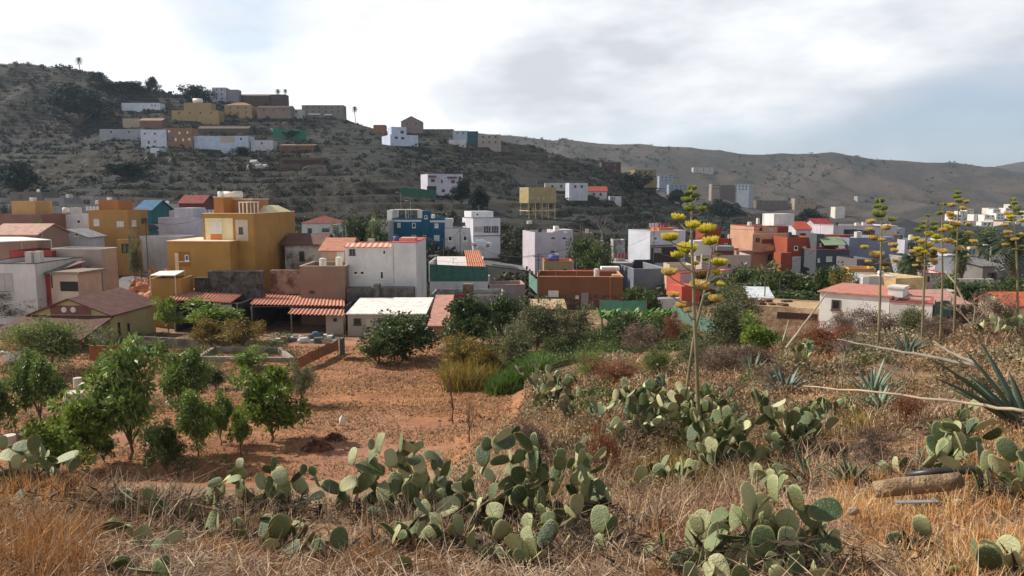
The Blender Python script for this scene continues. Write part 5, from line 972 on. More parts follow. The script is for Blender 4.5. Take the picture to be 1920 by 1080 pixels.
def grow_cactus(label, px, Y, wid, hei, pad, n, seed, kids=False, dry=0, name='prickly_pear'):
    """mound of chained pads; kids=True keeps every pad a part of its own"""
    g = random.Random(seed); c = gp(px, Y); t = thing(name, label, 'cactus', c, 'prickly pear cacti'); parts = []; stl = []
    def put(base, up, yaw, s_, tone): parts.append((base, up, yaw, s_, tone))
    cnt = 0
    while cnt < n:
        x = g.gauss(0, .33) * wid; y = g.gauss(0, .3) * wid * .6; x = max(-wid * .6, min(wid * .6, x)); z = gz(c.x + x, c.y + y) - .05; b = Vector((c.x + x, c.y + y, z)); maxh = hei * (1 - (abs(x) / (wid * .62)) ** 2) * g.uniform(.6, 1.1)
        up = Vector((g.gauss(0, .6), g.gauss(0, .5), 1)).normalized(); fr_ = [(b, up)]; st_b = b
        while fr_ and cnt < n:
            p, u = fr_.pop(); s_ = pad * g.uniform(.72, 1.18); yaw = g.uniform(0, 6.28); put(p, u, yaw, s_, g.random()); cnt += 1; tip = p + u * s_ * .93
            if tip.z - z < maxh:
                for _ in range(g.choice((1, 1, 2, 2, 3)) if len(fr_) < 3 else 1):
                    nu = (u * .55 + Vector((g.gauss(0, .55), g.gauss(0, .5), g.uniform(.1, 1)))).normalized(); fr_.append((tip + Vector((g.gauss(0, .04), g.gauss(0, .04), 0)), nu))
        if len(stl) < 12: stl.append((st_b, up))
    VV_ = []; FF = []; RR = []
    for i, (p, u, yaw, s_, tone) in enumerate(parts):
        M_ = Matrix.Translation(p - c) @ u.to_track_quat('Z', 'Y').to_matrix().to_4x4() @ Matrix.Rotation(yaw, 4, 'Z') @ Matrix.Diagonal((s_ * g.uniform(.8, 1.1), s_, s_, 1))
        if kids: o = link('pad', _pm[i % 3], PADM, t); o.matrix_local = M_
        else:
            A = np.array(M_); v = PADV @ A[:3, :3].T + A[:3, 3]; FF.append(PADF + len(PADV) * len(VV_)); VV_.append(v); RR.append(np.full(len(v), tone))
    if not kids: link('pads', npmesh('pads', np.concatenate(VV_), np.concatenate(FF), 4, True, np.concatenate(RR)), PADM, t)
    tangle(t, c, wid * .85, wid * .55, min(.45, hei * .4), int(500 + 500 * min(2, wid)), seed)
    for q, u in stl: MB().tube([q - Vector((0, 0, .1)), q + u * pad * .5], [.06, .03], 6).build('stem', stone((104, 92, 70), 8), t)
    return t
def cacti():
    placed_cactus('biggest prickly pear, nearest the camera at the bottom right, with broad dark pads', 1415, 4.75, [(285,545,120,70,-15),(390,600,150,140,20,-.1),(395,500,110,40,60),(550,435,225,110,-8),(475,505,130,50,5),(460,610,155,80,-85,-.2),(465,700,165,145,60,-.25),(225,730,200,160,60,-.1),(325,745,150,60,20,-.2),(615,630,180,140,0,-.3),(740,535,170,130,-30,-.15),(785,420,160,60,-10),(925,470,185,100,70,.1),(965,620,120,85,25,.1),(895,680,170,150,-30),(740,640,180,150,10,-.1),(690,370,180,30,15),(670,370,160,26,0),(900,790,130,90,85,-.2),(550,740,80,60,0,-.3),(635,480,90,60,0,.1),(870,570,100,60,-30,.2),(530,660,150,110,-20,.2),(660,740,130,110,20,.1),(400,760,150,120,-30,.1),(780,760,150,110,10,.1),(250,800,150,100,10),(500,800,140,110,5),(960,790,120,90,-20,.1),(700,800,130,100,-40)], 1200, 780, .375)
    placed_cactus('wide sprawling prickly pear in the front centre, dark upright pads over pale fallen ones', 800, 7.6, [(285,215,105,58,-3),(385,150,60,40,10),(430,145,120,52,0),(490,225,110,70,-20),(540,140,110,30,0),(590,165,110,70,-50),(635,155,60,50,70),(610,235,80,50,70),(700,210,100,30,-60),(720,258,60,50,0),(783,275,100,48,0),(350,345,130,100,40),(380,275,170,40,85),(500,360,130,90,10),(595,405,130,105,-20,-.2),(650,340,100,80,60),(655,505,140,80,35,-.3),(780,485,170,80,70,-.2),(700,550,130,60,85,-.3),(725,610,150,45,-80,-.4),(570,600,160,40,70,-.4),(550,660,120,55,10,-.5),(560,780,110,105,0,-.8),(425,510,150,30,85),(800,390,100,50,0),(860,375,110,50,80),(900,310,110,35,5),(760,425,90,70,-30),(915,520,100,70,-20),(945,490,130,35,-8,-.1),(450,410,120,100,-10,.1),(560,300,120,90,20,.1),(480,480,110,80,-30,.1),(690,400,110,80,-20,.1),(610,480,120,90,0,.15),(260,360,120,70,70),(840,460,110,80,20,.1),(400,430,110,80,60,.1)], 560, 780, .354)
    placed_cactus('prickly pear with broad dark pads bent over at its top, right of centre front', 975, 7.4, [(1085,135,140,85,80),(1195,135,150,80,-25),(1255,140,110,50,-30),(1150,75,60,40,40),(1065,235,110,75,80),(1165,215,90,60,0),(1245,240,130,60,-10),(1165,310,110,100,0),(1295,285,90,75,-10),(1300,335,90,70,0),(1165,420,130,95,30),(1215,455,130,55,5),(1285,470,180,60,15,-.2),(1240,455,120,20,5),(1210,595,165,65,-5,-.4),(1130,545,120,80,-50,-.1),(1060,600,190,140,-70,-.2),(1275,675,120,45,10,-.6),(1340,690,110,50,-25,-.6),(1110,390,80,60,20),(1030,400,100,50,5),(1220,380,110,80,-20,.15),(1150,500,120,90,10,.15),(1250,560,110,80,30,.15),(1000,500,110,70,-20)], 560, 780, .354)
    placed_cactus('smaller prickly pear with small round dark pads, right of the bent topped one', 1100, 7.3, [(1390,200,60,65,0),(1485,170,60,55,10),(1495,220,100,52,5),(1590,200,110,55,30),(1520,270,110,70,-20),(1580,280,100,50,60),(1535,370,125,60,-8),(1600,380,100,70,-30),(1465,490,120,80,10),(1410,530,70,50,-10),(1530,520,100,70,0,-.1),(1640,420,90,30,0),(1490,590,80,40,5,-.2),(1450,400,100,60,-30,.1),(1560,450,100,70,20,.1),(1440,250,70,45,20)], 560, 780, .354)
    placed_cactus('dusty prickly pear in the lower left with an upright oval pad and fallen pale ones', 250, 7.2, [(765,500,140,90,5),(690,660,180,100,70,-.3),(770,700,110,110,0,-.3),(700,895,150,80,70,-.9),(1040,720,130,110,20,-.3),(985,890,110,45,15,-.9),(860,930,200,90,85,-1.0),(840,770,90,60,0,-.5),(930,780,100,50,60,-.5)], 0, 780, .3125)
    placed_cactus('tangled prickly pear with curled and edge on pads between the lower left and the centre', 500, 7.8, [(1065,560,110,80,70),(1285,540,180,50,15),(1375,555,120,40,85),(1430,660,110,90,-20,-.2),(1180,540,130,120,0),(1440,285,70,60,0),(1440,440,130,80,10),(1610,320,80,70,-60),(1640,290,90,25,20),(1620,390,70,25,-5),(1565,390,110,50,0),(1600,470,60,30,-70),(1720,560,100,85,0),(1765,600,90,75,0,-.1),(1725,700,110,100,80,-.3),(1620,780,120,110,50,-.5),(1745,800,150,60,40,-.6),(1800,720,160,35,35,-.5),(1840,760,170,35,40,-.5),(1820,320,70,55,10),(1875,330,70,70,20),(1890,490,120,50,40),(1290,400,90,60,60),(1500,480,130,80,-30,.1),(1680,420,110,80,40,.1),(1560,540,120,90,70,.1),(1400,380,100,30,60)], 0, 780, .3125)
    placed_cactus('prickly pear at the left edge with one long pale pad sticking out', 60, 8.6, [(140,180,130,60,80),(205,165,120,50,0,-.1),(70,235,150,70,80),(390,250,170,40,55),(45,340,100,60,80),(205,400,100,60,20),(120,440,90,60,60),(15,420,90,70,0),(110,480,110,50,70),(15,160,90,50,0),(260,290,120,80,-30,.1),(150,320,120,90,40,.1),(100,280,110,80,10,.1),(320,360,120,70,-40,.1),(60,400,110,80,-20,.1)], 0, 780, .3125)
    gl = [('cactus mound left of the tall flower stalk, widest patch of pale green pads', 1262, 14.5, 2.0, 1.3, .27, 190, 1), ('upper part of the wide cactus patch, pale pads on its crest', 1300, 17.5, 1.9, 1.0, .28, 110, 2), ('cactus mound just right of the tall flower stalk with dark round pads', 1388, 11.6, 1.4, .9, .25, 95, 3), ('cactus mound further right with green pads and a leaning agave leaf', 1492, 11.8, .95, .85, .26, 70, 4),
          ('tall narrow grey cactus column at the edge of the dirt field', 1032, 24, 1.4, 2.2, .34, 120, 5), ('low cactus with arched pads right of the grey column', 1105, 19.5, 1.4, .75, .32, 36, 6), ('small yellowish cactus between the arched one and the big patch', 1170, 16.5, .8, .7, .34, 12, 7), ('low cactus growing behind the foot of the tall flower stalk', 1345, 11.2, 1.2, .45, .3, 26, 8),
          ('prickly pear with big pale mottled pads above the half buried pipe', 1748, 8.4, .6, .85, .27, 30, 9), ('upright prickly pear at the right edge beside the dark pipe', 1888, 7.0, .5, .85, .24, 30, 10), ('small prickly pear left of the mottled one', 1700, 9.4, .4, .3, .26, 8, 11), ('low prickly pear at the bottom right corner', 1842, 4.6, .45, .22, .2, 14, 12), ('low prickly pear with round green pads at the bottom centre', 1010, 5.4, .6, .2, .22, 16, 13), ('distant green prickly pear thicket above the big agave', 1885, 27, 2.2, 1.0, .34, 40, 14), ('faded prickly pear bush by the upper end of the fallen stalk', 1500, 24, 1.6, .8, .34, 30, 15), ('lone grey dead pad standing in the straw at the lower right', 1708, 5.4, .12, .22, .22, 3, 16), ('single cactus with a few pads behind the fallen bleached stalk', 1790, 11.5, .5, .7, .3, 9, 17)]
    gl += [('low sprawling prickly pear half sunk in straw, leftmost of the bottom row', 330, 6.9, .9, .35, .22, 11, 31), ('low prickly pear second from the left in the bottom row', 470, 6.2, .8, .28, .22, 11, 32), ('flattened prickly pear in the middle of the bottom row', 690, 5.7, .9, .26, .2, 13, 33), ('pale creeping prickly pear below the sprawling front one', 850, 5.9, .9, .3, .21, 15, 34), ('low prickly pear between the bottom centre one and the biggest one', 1130, 5.9, .7, .3, .2, 9, 35), ('low cactus tangle under the small round padded prickly pear', 1060, 6.8, .8, .35, .22, 13, 36),
          ('cactus tangle filling the slope below the tall stalk, left side', 1240, 10.8, 1.1, .5, .27, 40, 37), ('low cactus tangle below the leaning agave leaf', 1440, 9.9, 1.0, .35, .25, 26, 38), ('ragged cactus patch between arched cactus and big patch', 1215, 15.5, 1.1, .7, .3, 36, 39), ('faded cactus low patch above the bleached stalk', 1560, 15.5, 1.2, .45, .28, 26, 40)]
    for l, px, Y, w_, h_, pd, n, sd_ in gl: grow_cactus(l, px, Y, w_, h_, pd, n, sd_, kids=Y < 12.5 and n < 99)
# agaves -------------------------------------------------------------------
AGM = None
def agave_leaf(m, base, d, L, W, droop=.2, n=8):
    d = d.normalized(); s_ = d.cross(Vector((0, 0, 1))); s_ = (s_.normalized() if s_.length > .05 else Vector((1, 0, 0))); up = s_.cross(d).normalized(); b = len(m.v)
    for k in range(n + 1):
        t = k / n; c = base + d * L * t + Vector((0, 0, -droop * L * t * t)); wv = W * (.55 + .45 * math.sin(min(1, t * 2.2) * math.pi / 2)) * max(.02, (1 - t ** 2.6)); th = W * .16 * (1 - t) + .003
        m.v += [tuple(c - s_ * wv / 2 + up * wv * .28), tuple(c + up * th * .2), tuple(c + s_ * wv / 2 + up * wv * .28), tuple(c + s_ * wv * .3 - up * th), tuple(c - s_ * wv * .3 - up * th)]
    for k in range(n):
        for i in range(5): j = (i + 1) % 5; m.f.append((b+k*5+i, b+k*5+j, b+(k+1)*5+j, b+(k+1)*5+i))
def agave(label, px, Y, L, W, n, rgb, seed=0, dirs=None, name='agave', lift=.0, elr=(.25, 1.3)):
    g = random.Random(seed); c = gp(px, Y) + Vector((0, 0, lift)); t = thing(name, label, 'agave', c, 'agave rosettes'); mt = flat(rgb, .5, 0, .35)
    for i in range(n if dirs is None else len(dirs)):
        if dirs is None:
            az = i * 2.4 + g.uniform(-.2, .2); el = elr[0] + (elr[1] - elr[0]) * i / n; d = Vector((math.cos(az) * math.cos(el), math.sin(az) * math.cos(el), math.sin(el))); l_ = L * g.uniform(.8, 1.1)
        else: tx, ty, dy = dirs[i]; tip = at(tx, ty, Y + dy); d = tip - c; l_ = d.length; d = d + Vector((0, 0, .12 * l_))
        m = MB(); agave_leaf(m, c + d.normalized() * .04, d, l_, W * g.uniform(.85, 1.1), .12 if dirs is not None else g.uniform(.05, .3)); m.build('leaf', mt, t, True)
    MB().tube([c - Vector((0, 0, .2 + lift)), c + Vector((0, 0, .1))], [W * .9, W * .6], 8).build('heart', stone((112, 92, 70), 6), t)
def cluster_mesh(seed, n=300):
    """flat based dome of upright buds and stamens, diameter 1"""
    g = rng(seed); a = g.random(n) * 6.283; r = g.random(n) ** .5 * .5; base = np.stack([np.cos(a) * r * .8, np.sin(a) * r * .8, -.16 + r * .22], 1)
    r = r * (1 + .18 * np.sin(a * 3 + seed) + .12 * np.sin(a * 7)); hgt = (.3 + .28 * g.random(n)) * (1 - np.clip(r / .68, 0, 1) ** 2 * .7); d = np.stack([np.cos(a) * r * .9, np.sin(a) * r * .9, np.ones(n) * .8], 1); d /= np.linalg.norm(d, axis=1, keepdims=True)
    tip = base + d * hgt[:, None]; s1 = np.cross(d, unit(g, n)); s1 /= np.linalg.norm(s1, axis=1, keepdims=True); s2 = np.cross(d, s1); w_ = .028
    mid = base + d * hgt[:, None] * .6; V = np.stack([base + s1*w_*.5, base - s1*w_*.25 + s2*w_*.43, base - s1*w_*.25 - s2*w_*.43, mid + s1*w_*1.2, mid - s1*w_*.6 + s2*w_, mid - s1*w_*.6 - s2*w_, tip + s1*.012, tip - s1*.006 + s2*.01, tip - s1*.006 - s2*.01], 1).reshape(-1, 3)
    o = (np.arange(n) * 9)[:, None]; fs = []
    for l in (0, 3):
        for i in range(3): j = (i + 1) % 3; fs.append(o + np.array([l + i, l + j, l + 3 + j, l + 3 + i]))
    rn = np.tile(np.array([0, 0, 0, .55, .55, .55, 1, 1, 1.]), n) * .8 + np.repeat(g.random(n), 9) * .2
    return npmesh('flower_cluster', V, np.concatenate(fs), 4, False, rn)
def clmat(name, a, b, c):
    n = NT(name); q = n.new('ShaderNodeAttribute'); q.attribute_name = 'rnd'; n.col(n.ramp(q.outputs['Fac'], [(.05, lin(a)), (.5, lin(b)), (.9, lin(c))])); n.rough(.6)
    tr = n.new('ShaderNodeBsdfTranslucent'); n.l.new(n.b.inputs['Base Color'].links[0].from_socket, tr.inputs[0]); ms_ = n.new('ShaderNodeMixShader'); ms_.inputs[0].default_value = .4; n.l.new(n.b.outputs[0], ms_.inputs[1]); n.l.new(tr.outputs[0], ms_.inputs[2]); n.l.new(ms_.outputs[0], n.o.inputs['Surface']); return n.m
def stalks():
    ms = [cluster_mesh(s_) for s_ in (1, 2, 3)]; mats = {'g': clmat('green_bud', (76, 94, 44), (132, 150, 56), (190, 198, 80)), 'y': clmat('yellow_flower', (120, 134, 52), (224, 212, 60), (252, 238, 110)), 't': clmat('tan_flower', (150, 126, 70), (228, 196, 110), (248, 226, 150)), 'b': clmat('brown_flower', (70, 54, 36), (120, 96, 56), (160, 134, 80))}
    stm = flat((126, 116, 84), .7, 0, .4); cp = {}
    for k_, mt in mats.items():
        for i, me in enumerate(ms): c = me.copy(); c.materials.clear(); c.materials.append(mt); cp[k_, i] = c
    def stalk(label, base, pts, Y, cl, r=.06, seed=0):
        g = random.Random(seed); P = [at(x, y, Y) for x, y in pts]; b = P[0].copy(); b.z = gz(b.x, b.y) - .1
        t = thing('flowering_agave', label, 'agave stalk', b, 'flowering agave stalks'); P[0] = b; n = len(P); PP = []
        for i in range(n - 1):
            for k in range(4): PP.append(P[i].lerp(P[i+1], k / 4) + Vector((g.uniform(-.006, .006), 0, 0)))
        PP.append(P[-1]); MB().tube(PP, [r * (1.05 - .75 * i / len(PP)) for i in range(len(PP))], 9).build('stalk', stm, t, True); br = MB(); nod = MB()
        for k in range(2, len(PP), 2): nod.tube([PP[k], PP[k] + Vector((g.choice((-1, 1)) * r * 1.3, -r * .4, r * 1.8))], [r * .45, r * .08], 5)
        nod.build('bracts', flat((150, 130, 92), .9), t)
        for i, (x, y, w_, kd) in enumerate(cl):
            zc = at(x, y, Y); j = min(range(len(PP)), key=lambda q: abs(PP[q].z - (zc.z - .22 * abs(zc.x - PP[q].x) - .12))); hx = abs(zc.x - PP[j].x); reach = max(hx, .24 * min(1, 4.5 / max(.5, 5)) + .1)
            dy = math.sqrt(max(0.0, reach ** 2 * 1.5 - hx ** 2)) * (1 if (i * 7 + seed) % 2 else -1); q = at(x, y, Y + dy); s_ = w_ / F * (Y + dy) * 1.02
            o = link('flower_cluster', cp[kd, i % 3], None, t); o.location = q - b; o.scale = (s_, s_, s_ * 1.05); o.rotation_euler = (g.uniform(-.15, .15), g.uniform(-.15, .15), g.uniform(0, 6))
            a = PP[j]; e = q - Vector((0, 0, s_ * .12)); br.tube([a, a.lerp(e, .5) + Vector((0, 0, -.04)), a.lerp(e, .85) + Vector((0, 0, -.03)), e], [r * .3, r * .24, r * .22, r * .2], 6)
        br.build('branches', stm, t, True)
    stalk('tallest flowering agave stalk with big yellow flower plates, in front of the salmon garage house', 0, [(1316, 895), (1309, 760), (1303, 600), (1298, 480), (1296, 420), (1297, 352)], 13.2, [(1298,354,17,'g'),(1291,363,15,'g'),(1306,367,13,'g'),(1288,377,20,'g'),(1316,393,17,'g'),(1293,393,21,'g'),(1271,410,24,'y'),(1300,424,27,'y'),(1325,433,34,'y'),(1256.5,448,30,'y'),(1288,469,36,'y'),(1271,481,26,'y'),(1348.5,495,28,'y'),(1255,513,28,'t'),(1311,539,34,'t'),(1263,555,21,'t'),(1277,574,21,'t'),(1304,495,13,'y'),(1343,511,16,'y'),(1290,584,14,'t')], .042, 1)
    stalk('leaning second agave stalk crossing behind the tallest one', 0, [(1285, 674), (1305, 612), (1320, 552), (1330, 505), (1337, 452)], 21, [(1332,455,30,'y'),(1316,519,28,'b'),(1351,534,16,'y'),(1342,563,26,'t'),(1333,545,14,'b'),(1322,487,12,'g'),(1347,478,10,'g'),(1326,533,12,'y'),(1344,514,15,'y')], 0.052500000000000005, 2)
    stalk('separate flowering stalk in front of the blue grey wall, apart from the crowded group', 0, [(1647, 642), (1650, 560), (1652, 470), (1653, 412), (1650, 372)], 25, [(1650,378,16,'g'),(1645,388,14,'g'),(1656,392,16,'g'),(1647,404,24,'g'),(1633,417,16,'t'),(1673,413,15,'g'),(1630,432,14,'t'),(1662,429,17,'t'),(1638,448,19,'t'),(1653,451,12,'t'),(1621,465,14,'t'),(1680,443,12,'t'),(1675,461,16,'t'),(1677,471,14,'t'),(1644,480,24,'t'),(1679,490,14,'t'),(1628,492,13,'t'),(1660,497,16,'b'),(1659,505,15,'t'),(1634,504,10,'t')], 0.045, 3)
    stalk('dense flowering stalk with many stacked flower plates, leftmost of the crowded group', 0, [(1731, 612), (1733, 530), (1735, 470), (1737, 430), (1740, 404)], 27, [(1740,405,9,'g'),(1721,432,12,'g'),(1730,427,12,'g'),(1731,418,9,'g'),(1751,420,12,'g'),(1751,429,15,'g'),(1742,440,15,'y'),(1756,446,19,'y'),(1717,449,14,'y'),(1728,455,15,'t'),(1756,454,12,'y'),(1736,462,24,'y'),(1722,469,16,'y'),(1711,473,12,'t'),(1751,469,13,'t'),(1721,479,12,'t'),(1751,476,13,'b'),(1726,486,12,'t'),(1751,482,13,'b'),(1725,491,13,'t'),(1750,490,15,'t'),(1716,499,10,'t'),(1752,495,12,'t'),(1742,478,12,'t'),(1731,474,14,'y')], 0.045, 4)
    stalk('thin dark flowering stalk, second of the crowded group', 0, [(1765, 614), (1767, 530), (1767, 460), (1767, 402), (1769, 380)], 28, [(1769,384,10,'g'),(1762,401,12,'g'),(1775,428,18,'y'),(1767,433,15,'t'),(1789,435,12,'y'),(1778,453,18,'t'),(1787,456,13,'y'),(1768,473,16,'t'),(1782,405,14,'t'),(1783,410,10,'t')], 0.04125, 5)
    stalk('tall flowering stalk in the middle of the crowded group, pale flower plates near its tip', 0, [(1790, 618), (1792, 530), (1795, 450), (1797, 395), (1797, 362)], 28, [(1796,362,12,'g'),(1794,370,14,'g'),(1798,378,14,'g'),(1784,386,14,'t'),(1811,380,12,'t'),(1806,392,14,'t'),(1791,422,20,'t'),(1817,422,13,'t'),(1817,439,15,'t'),(1825,454,13,'t'),(1796,469,12,'y'),(1811,483,10,'g'),(1781,401,12,'t')], 0.04125, 6)
    stalk('flowering stalk at the right edge with small stacked flower plates', 0, [(1912, 596), (1908, 520), (1905, 450), (1901, 410), (1899, 372)], 27, [(1899,375,10,'g'),(1902,382,11,'g'),(1896,389,10,'g'),(1906,393,14,'g'),(1890,402,14,'t'),(1894,408,14,'y'),(1896,413,14,'y'),(1913,402,12,'g'),(1884,423,12,'t'),(1889,437,13,'t'),(1891,445,12,'t'),(1903,450,13,'t'),(1886,460,12,'t'),(1917,415,12,'y'),(1917,464,12,'g'),(1903,469,9,'g'),(1918,440,10,'t')], 0.04125, 7)
    dm = flat((172, 154, 132), .9, 0, .35)
    def dead(label, pts, r0, r1):
        r0 *= .8; r1 *= .8
        P = [at(*p) for p in pts]; t = thing('dead_agave_stalk', label, 'dead stalk', P[0], 'dead agave stalks'); Q = []
        for a, b in zip(P, P[1:]): Q += [a.lerp(b, k / 4) + Vector((0, 0, .012 * math.sin(k * 2.3))) for k in range(4)]
        Q.append(P[-1]); n = len(Q); MB().tube(Q, [r0 + (r1 - r0) * i / n * (1 + .1 * (i % 2)) for i in range(n)], 9).build('stalk', dm, t, True); m = MB(); g = random.Random(n + int(P[0].x * 10))
        for k in range(1, n, 2): m.tube([Q[k], Q[k] + Vector((g.uniform(-.04, .04), -.05, g.uniform(-.05, .07)))], [r0 * .4, .004], 5)
        m.build('bract_stubs', flat((120, 98, 74), .9), t)
    dead('long bleached agave stalk lying across the slope at the right', [(1925, 772, 8.8), (1820, 757, 9.4), (1650, 736, 10.6), (1505, 724, 12.2)], .028, .016)
    dm = flat((136, 126, 112), .9, 0, .35)
    dead('grey fallen stalk above the bleached one, its thin end pointing left', [(1840, 688, 15.2), (1740, 668, 16.4), (1650, 652, 18.2), (1570, 636, 20.5)], .055, .02)
    dead('short pale broken stalk lying beside the big agave', [(1830, 682, 14.0), (1780, 660, 15.4), (1750, 640, 16.6)], .045, .03)
    dm = flat((172, 154, 132), .9, 0, .35)
    dead('long pale dead stalk leaning against the ruined stone shed', [(1475, 652, 22), (1515, 598, 23.5), (1552, 548, 25)], .055, .02)
    dead('shorter thin dead stalk left of the leaning long one', [(1468, 640, 24), (1479, 600, 24.4)], .04, .015)
    dead('thin dead stalk leaning among the right hand thicket', [(1815, 580, 34), (1790, 530, 34.5), (1772, 508, 35)], .06, .03)
def agaves():
    agave('big dark green agave with sword leaves reaching up left at the right edge', 1925, 11.3, 1, .17, 0, (70, 86, 66), 3, [(1788,630,.3),(1826,618,.6),(1736,664,-.2),(1740,700,-.5),(1770,722,.5),(1890,690,1.0),(1985,650,.4),(2020,700,.0),(1850,745,-.6),(1800,690,.9)])
    agave('blue green agave at the foot of the leaning dead stalk', 1472, 19.5, 1.0, .15, 24, (92, 112, 104), 5); agave('grey green agave with thin upright leaves below the separate stalk', 1636, 17, 1.1, .09, 22, (120, 138, 118), 6, elr=(.6, 1.4)); agave('second grey green agave tuft just right of it', 1652, 15, .8, .09, 18, (112, 130, 108), 7, elr=(.4, 1.3))
    agave('agave with fanned blue leaves in front of the cottage corner', 1702, 24, 1.05, .12, 22, (96, 112, 100), 8); agave('half dead agave stump with stiff spikes above the half buried pipe', 1596, 9.2, .5, .075, 16, (104, 112, 76), 9, elr=(.3, 1.35)); agave('small agave leaves leaning over the cactus mound', 1512, 10.4, .55, .06, 8, (110, 122, 90), 10)
    agave('row of thin agave tips behind the purple brown bush', 1408, 26, 1.1, .07, 14, (120, 134, 112), 11, elr=(1.0, 1.4)); agave('spiky yellowish yucca clump in the middle scrub', 1125, 38, 1.6, .08, 26, (112, 104, 52), 12, elr=(.6, 1.4)); agave('second yellowish spiky clump right of the first', 1170, 36, 1.1, .06, 22, (116, 108, 56), 13, elr=(.5, 1.4))
    agave('agave tuft at the foot of the tall flowering stalk', 1316, 13.1, .75, .07, 14, (116, 112, 78), 14, elr=(.3, 1.2))
def bananas():
    mt = flat((92, 136, 62), .45, 0, .3); g = random.Random(4)
    for i in range(11):
        px = 1128 + i * 12.5; Y = 71 + g.uniform(-1.5, 1.5); c = at(px, 612, Y); tp = at(px, 577 + g.uniform(-5, 5), Y); t = thing('banana_plant', ['leftmost banana plant by the green fence', 'banana plant second from the left', 'banana plant with upright leaves', 'pale leaved banana plant', 'broad banana plant in the row', 'middle banana plant over the dark hedge', 'banana plant with torn leaves', 'short banana plant', 'banana plant above the hedge gap', 'banana plant near the teal netting', 'rightmost banana plant by the teal netting'][i] + ', below the brown orange building', 'banana plant', c, 'banana plants'); m = MB(); st = c.copy(); st.z = tp.z - 1.2
        for k in range(9): az = k * 2.4 + g.random(); el = g.uniform(.5, 1.3); agave_leaf(m, st, Vector((math.cos(az) * math.cos(el), math.sin(az) * math.cos(el), math.sin(el))), g.uniform(1.2, 1.9), .42, .35, 6)
        m.build('leaves', mt, t, True); MB().tube([c - Vector((0, 0, .8)), st], [.14, .1], 7).build('stem', flat((120, 130, 80)), t)
def bare_tree(label, px, base, top, wpx, Y, rgb=(120, 112, 108), seed=0, r=.22, depth=5):
    g = random.Random(seed); b = at(px, base, Y); H_ = at(px, top, Y).z - b.z; t = thing('bare_tree', label, 'tree', b); m = MB(); tw = MB(); W = wpx / F * Y / 2
    def br(p, d, L, r_, k):
        e = p + d * L; mm = m if k > 2 else tw; mm.tube([p, p.lerp(e, .5) + Vector((g.gauss(0, .05), g.gauss(0, .05), 0)) * L, e], [r_, r_ * .85, r_ * .65], 5, False)
        if k > 0:
            for _ in range(3): nd_ = (d + Vector((g.gauss(0, .55) * W / H_ * 1.4, g.gauss(0, .5), g.gauss(0, .3)))).normalized(); br(e, nd_, L * g.uniform(.6, .85), r_ * .6, k - 1)
    br(b, Vector((0, 0, 1)), H_ * .3, r, depth); m.build('trunk', flat(rgb, .95, 0, .25), t); tw.build('twigs', flat(rgb, .95, 0, .25), t)
# ground cover --------------------------------------------------------------
def sample_ground(g, n, dens, xr=(-80, 2000), yr=(4, 40), logY=True):
    n = int(n * (2420 + 380) / (xr[1] - xr[0])); xr = (-380 if xr[0] < 0 else xr[0], 2420)
    px = g.uniform(*xr, n); Y = np.exp(g.uniform(np.log(yr[0]), np.log(yr[1]), n)); k = dens(px, Y) > g.random(n); px, Y = px[k], Y[k]
    X, Yg, Z = ground_xyz(px, Y); return px, X, Y, Z
def grass(name, label, mat, P, h, g, wid=.006, lean=.35, tone=None):
    n = len(P); az = g.random(n) * 6.283; ln = np.abs(g.normal(0, lean, n)); d = np.stack([np.cos(az) * ln, np.sin(az) * ln, np.ones(n)], 1); a2 = g.random(n) * 6.283; s_ = np.stack([np.cos(a2), np.sin(a2), np.zeros(n)], 1) * wid
    s_ = s_ * np.maximum(1, P[:, 1:2] / 7.0)
    hh = h[:, None]; m1 = P + d * hh * .5; tp = P + d * hh + np.stack([np.cos(az) * ln, np.sin(az) * ln, -ln * .6], 1) * hh * .55
    V = np.stack([P - s_, P + s_, m1 + s_ * .7, m1 - s_ * .7, tp + s_ * .15, tp - s_ * .15], 1).reshape(-1, 3); o = (np.arange(n) * 6)[:, None]; Fc = np.concatenate([o + np.array([0, 1, 2, 3]), o + np.array([3, 2, 4, 5])])
    ob = link(name, npmesh(name, V, Fc, 4, False, np.repeat(g.random(n) if tone is None else np.clip(tone, 0, 1), 6)), mat); tag(ob, label, 'ground cover', kind='stuff'); return ob
def clusterize(g, px, X, Y, Z, k, sp):
    n = len(X) * k; i = np.repeat(np.arange(len(X)), k); x = X[i] + g.normal(0, sp, n); y = np.maximum(3.2, Y[i] + g.normal(0, sp, n)); return x, y, i
def zz(x, y):
    px = 960 + F * x / y; 
    for _ in range(3): v = ground_v(px, y); cz = (v * cT + sT) / (cT - v * sT); px = 960 + F * (cT + cz * sT) * x / y
    return ground_xyz(px, y)[2]
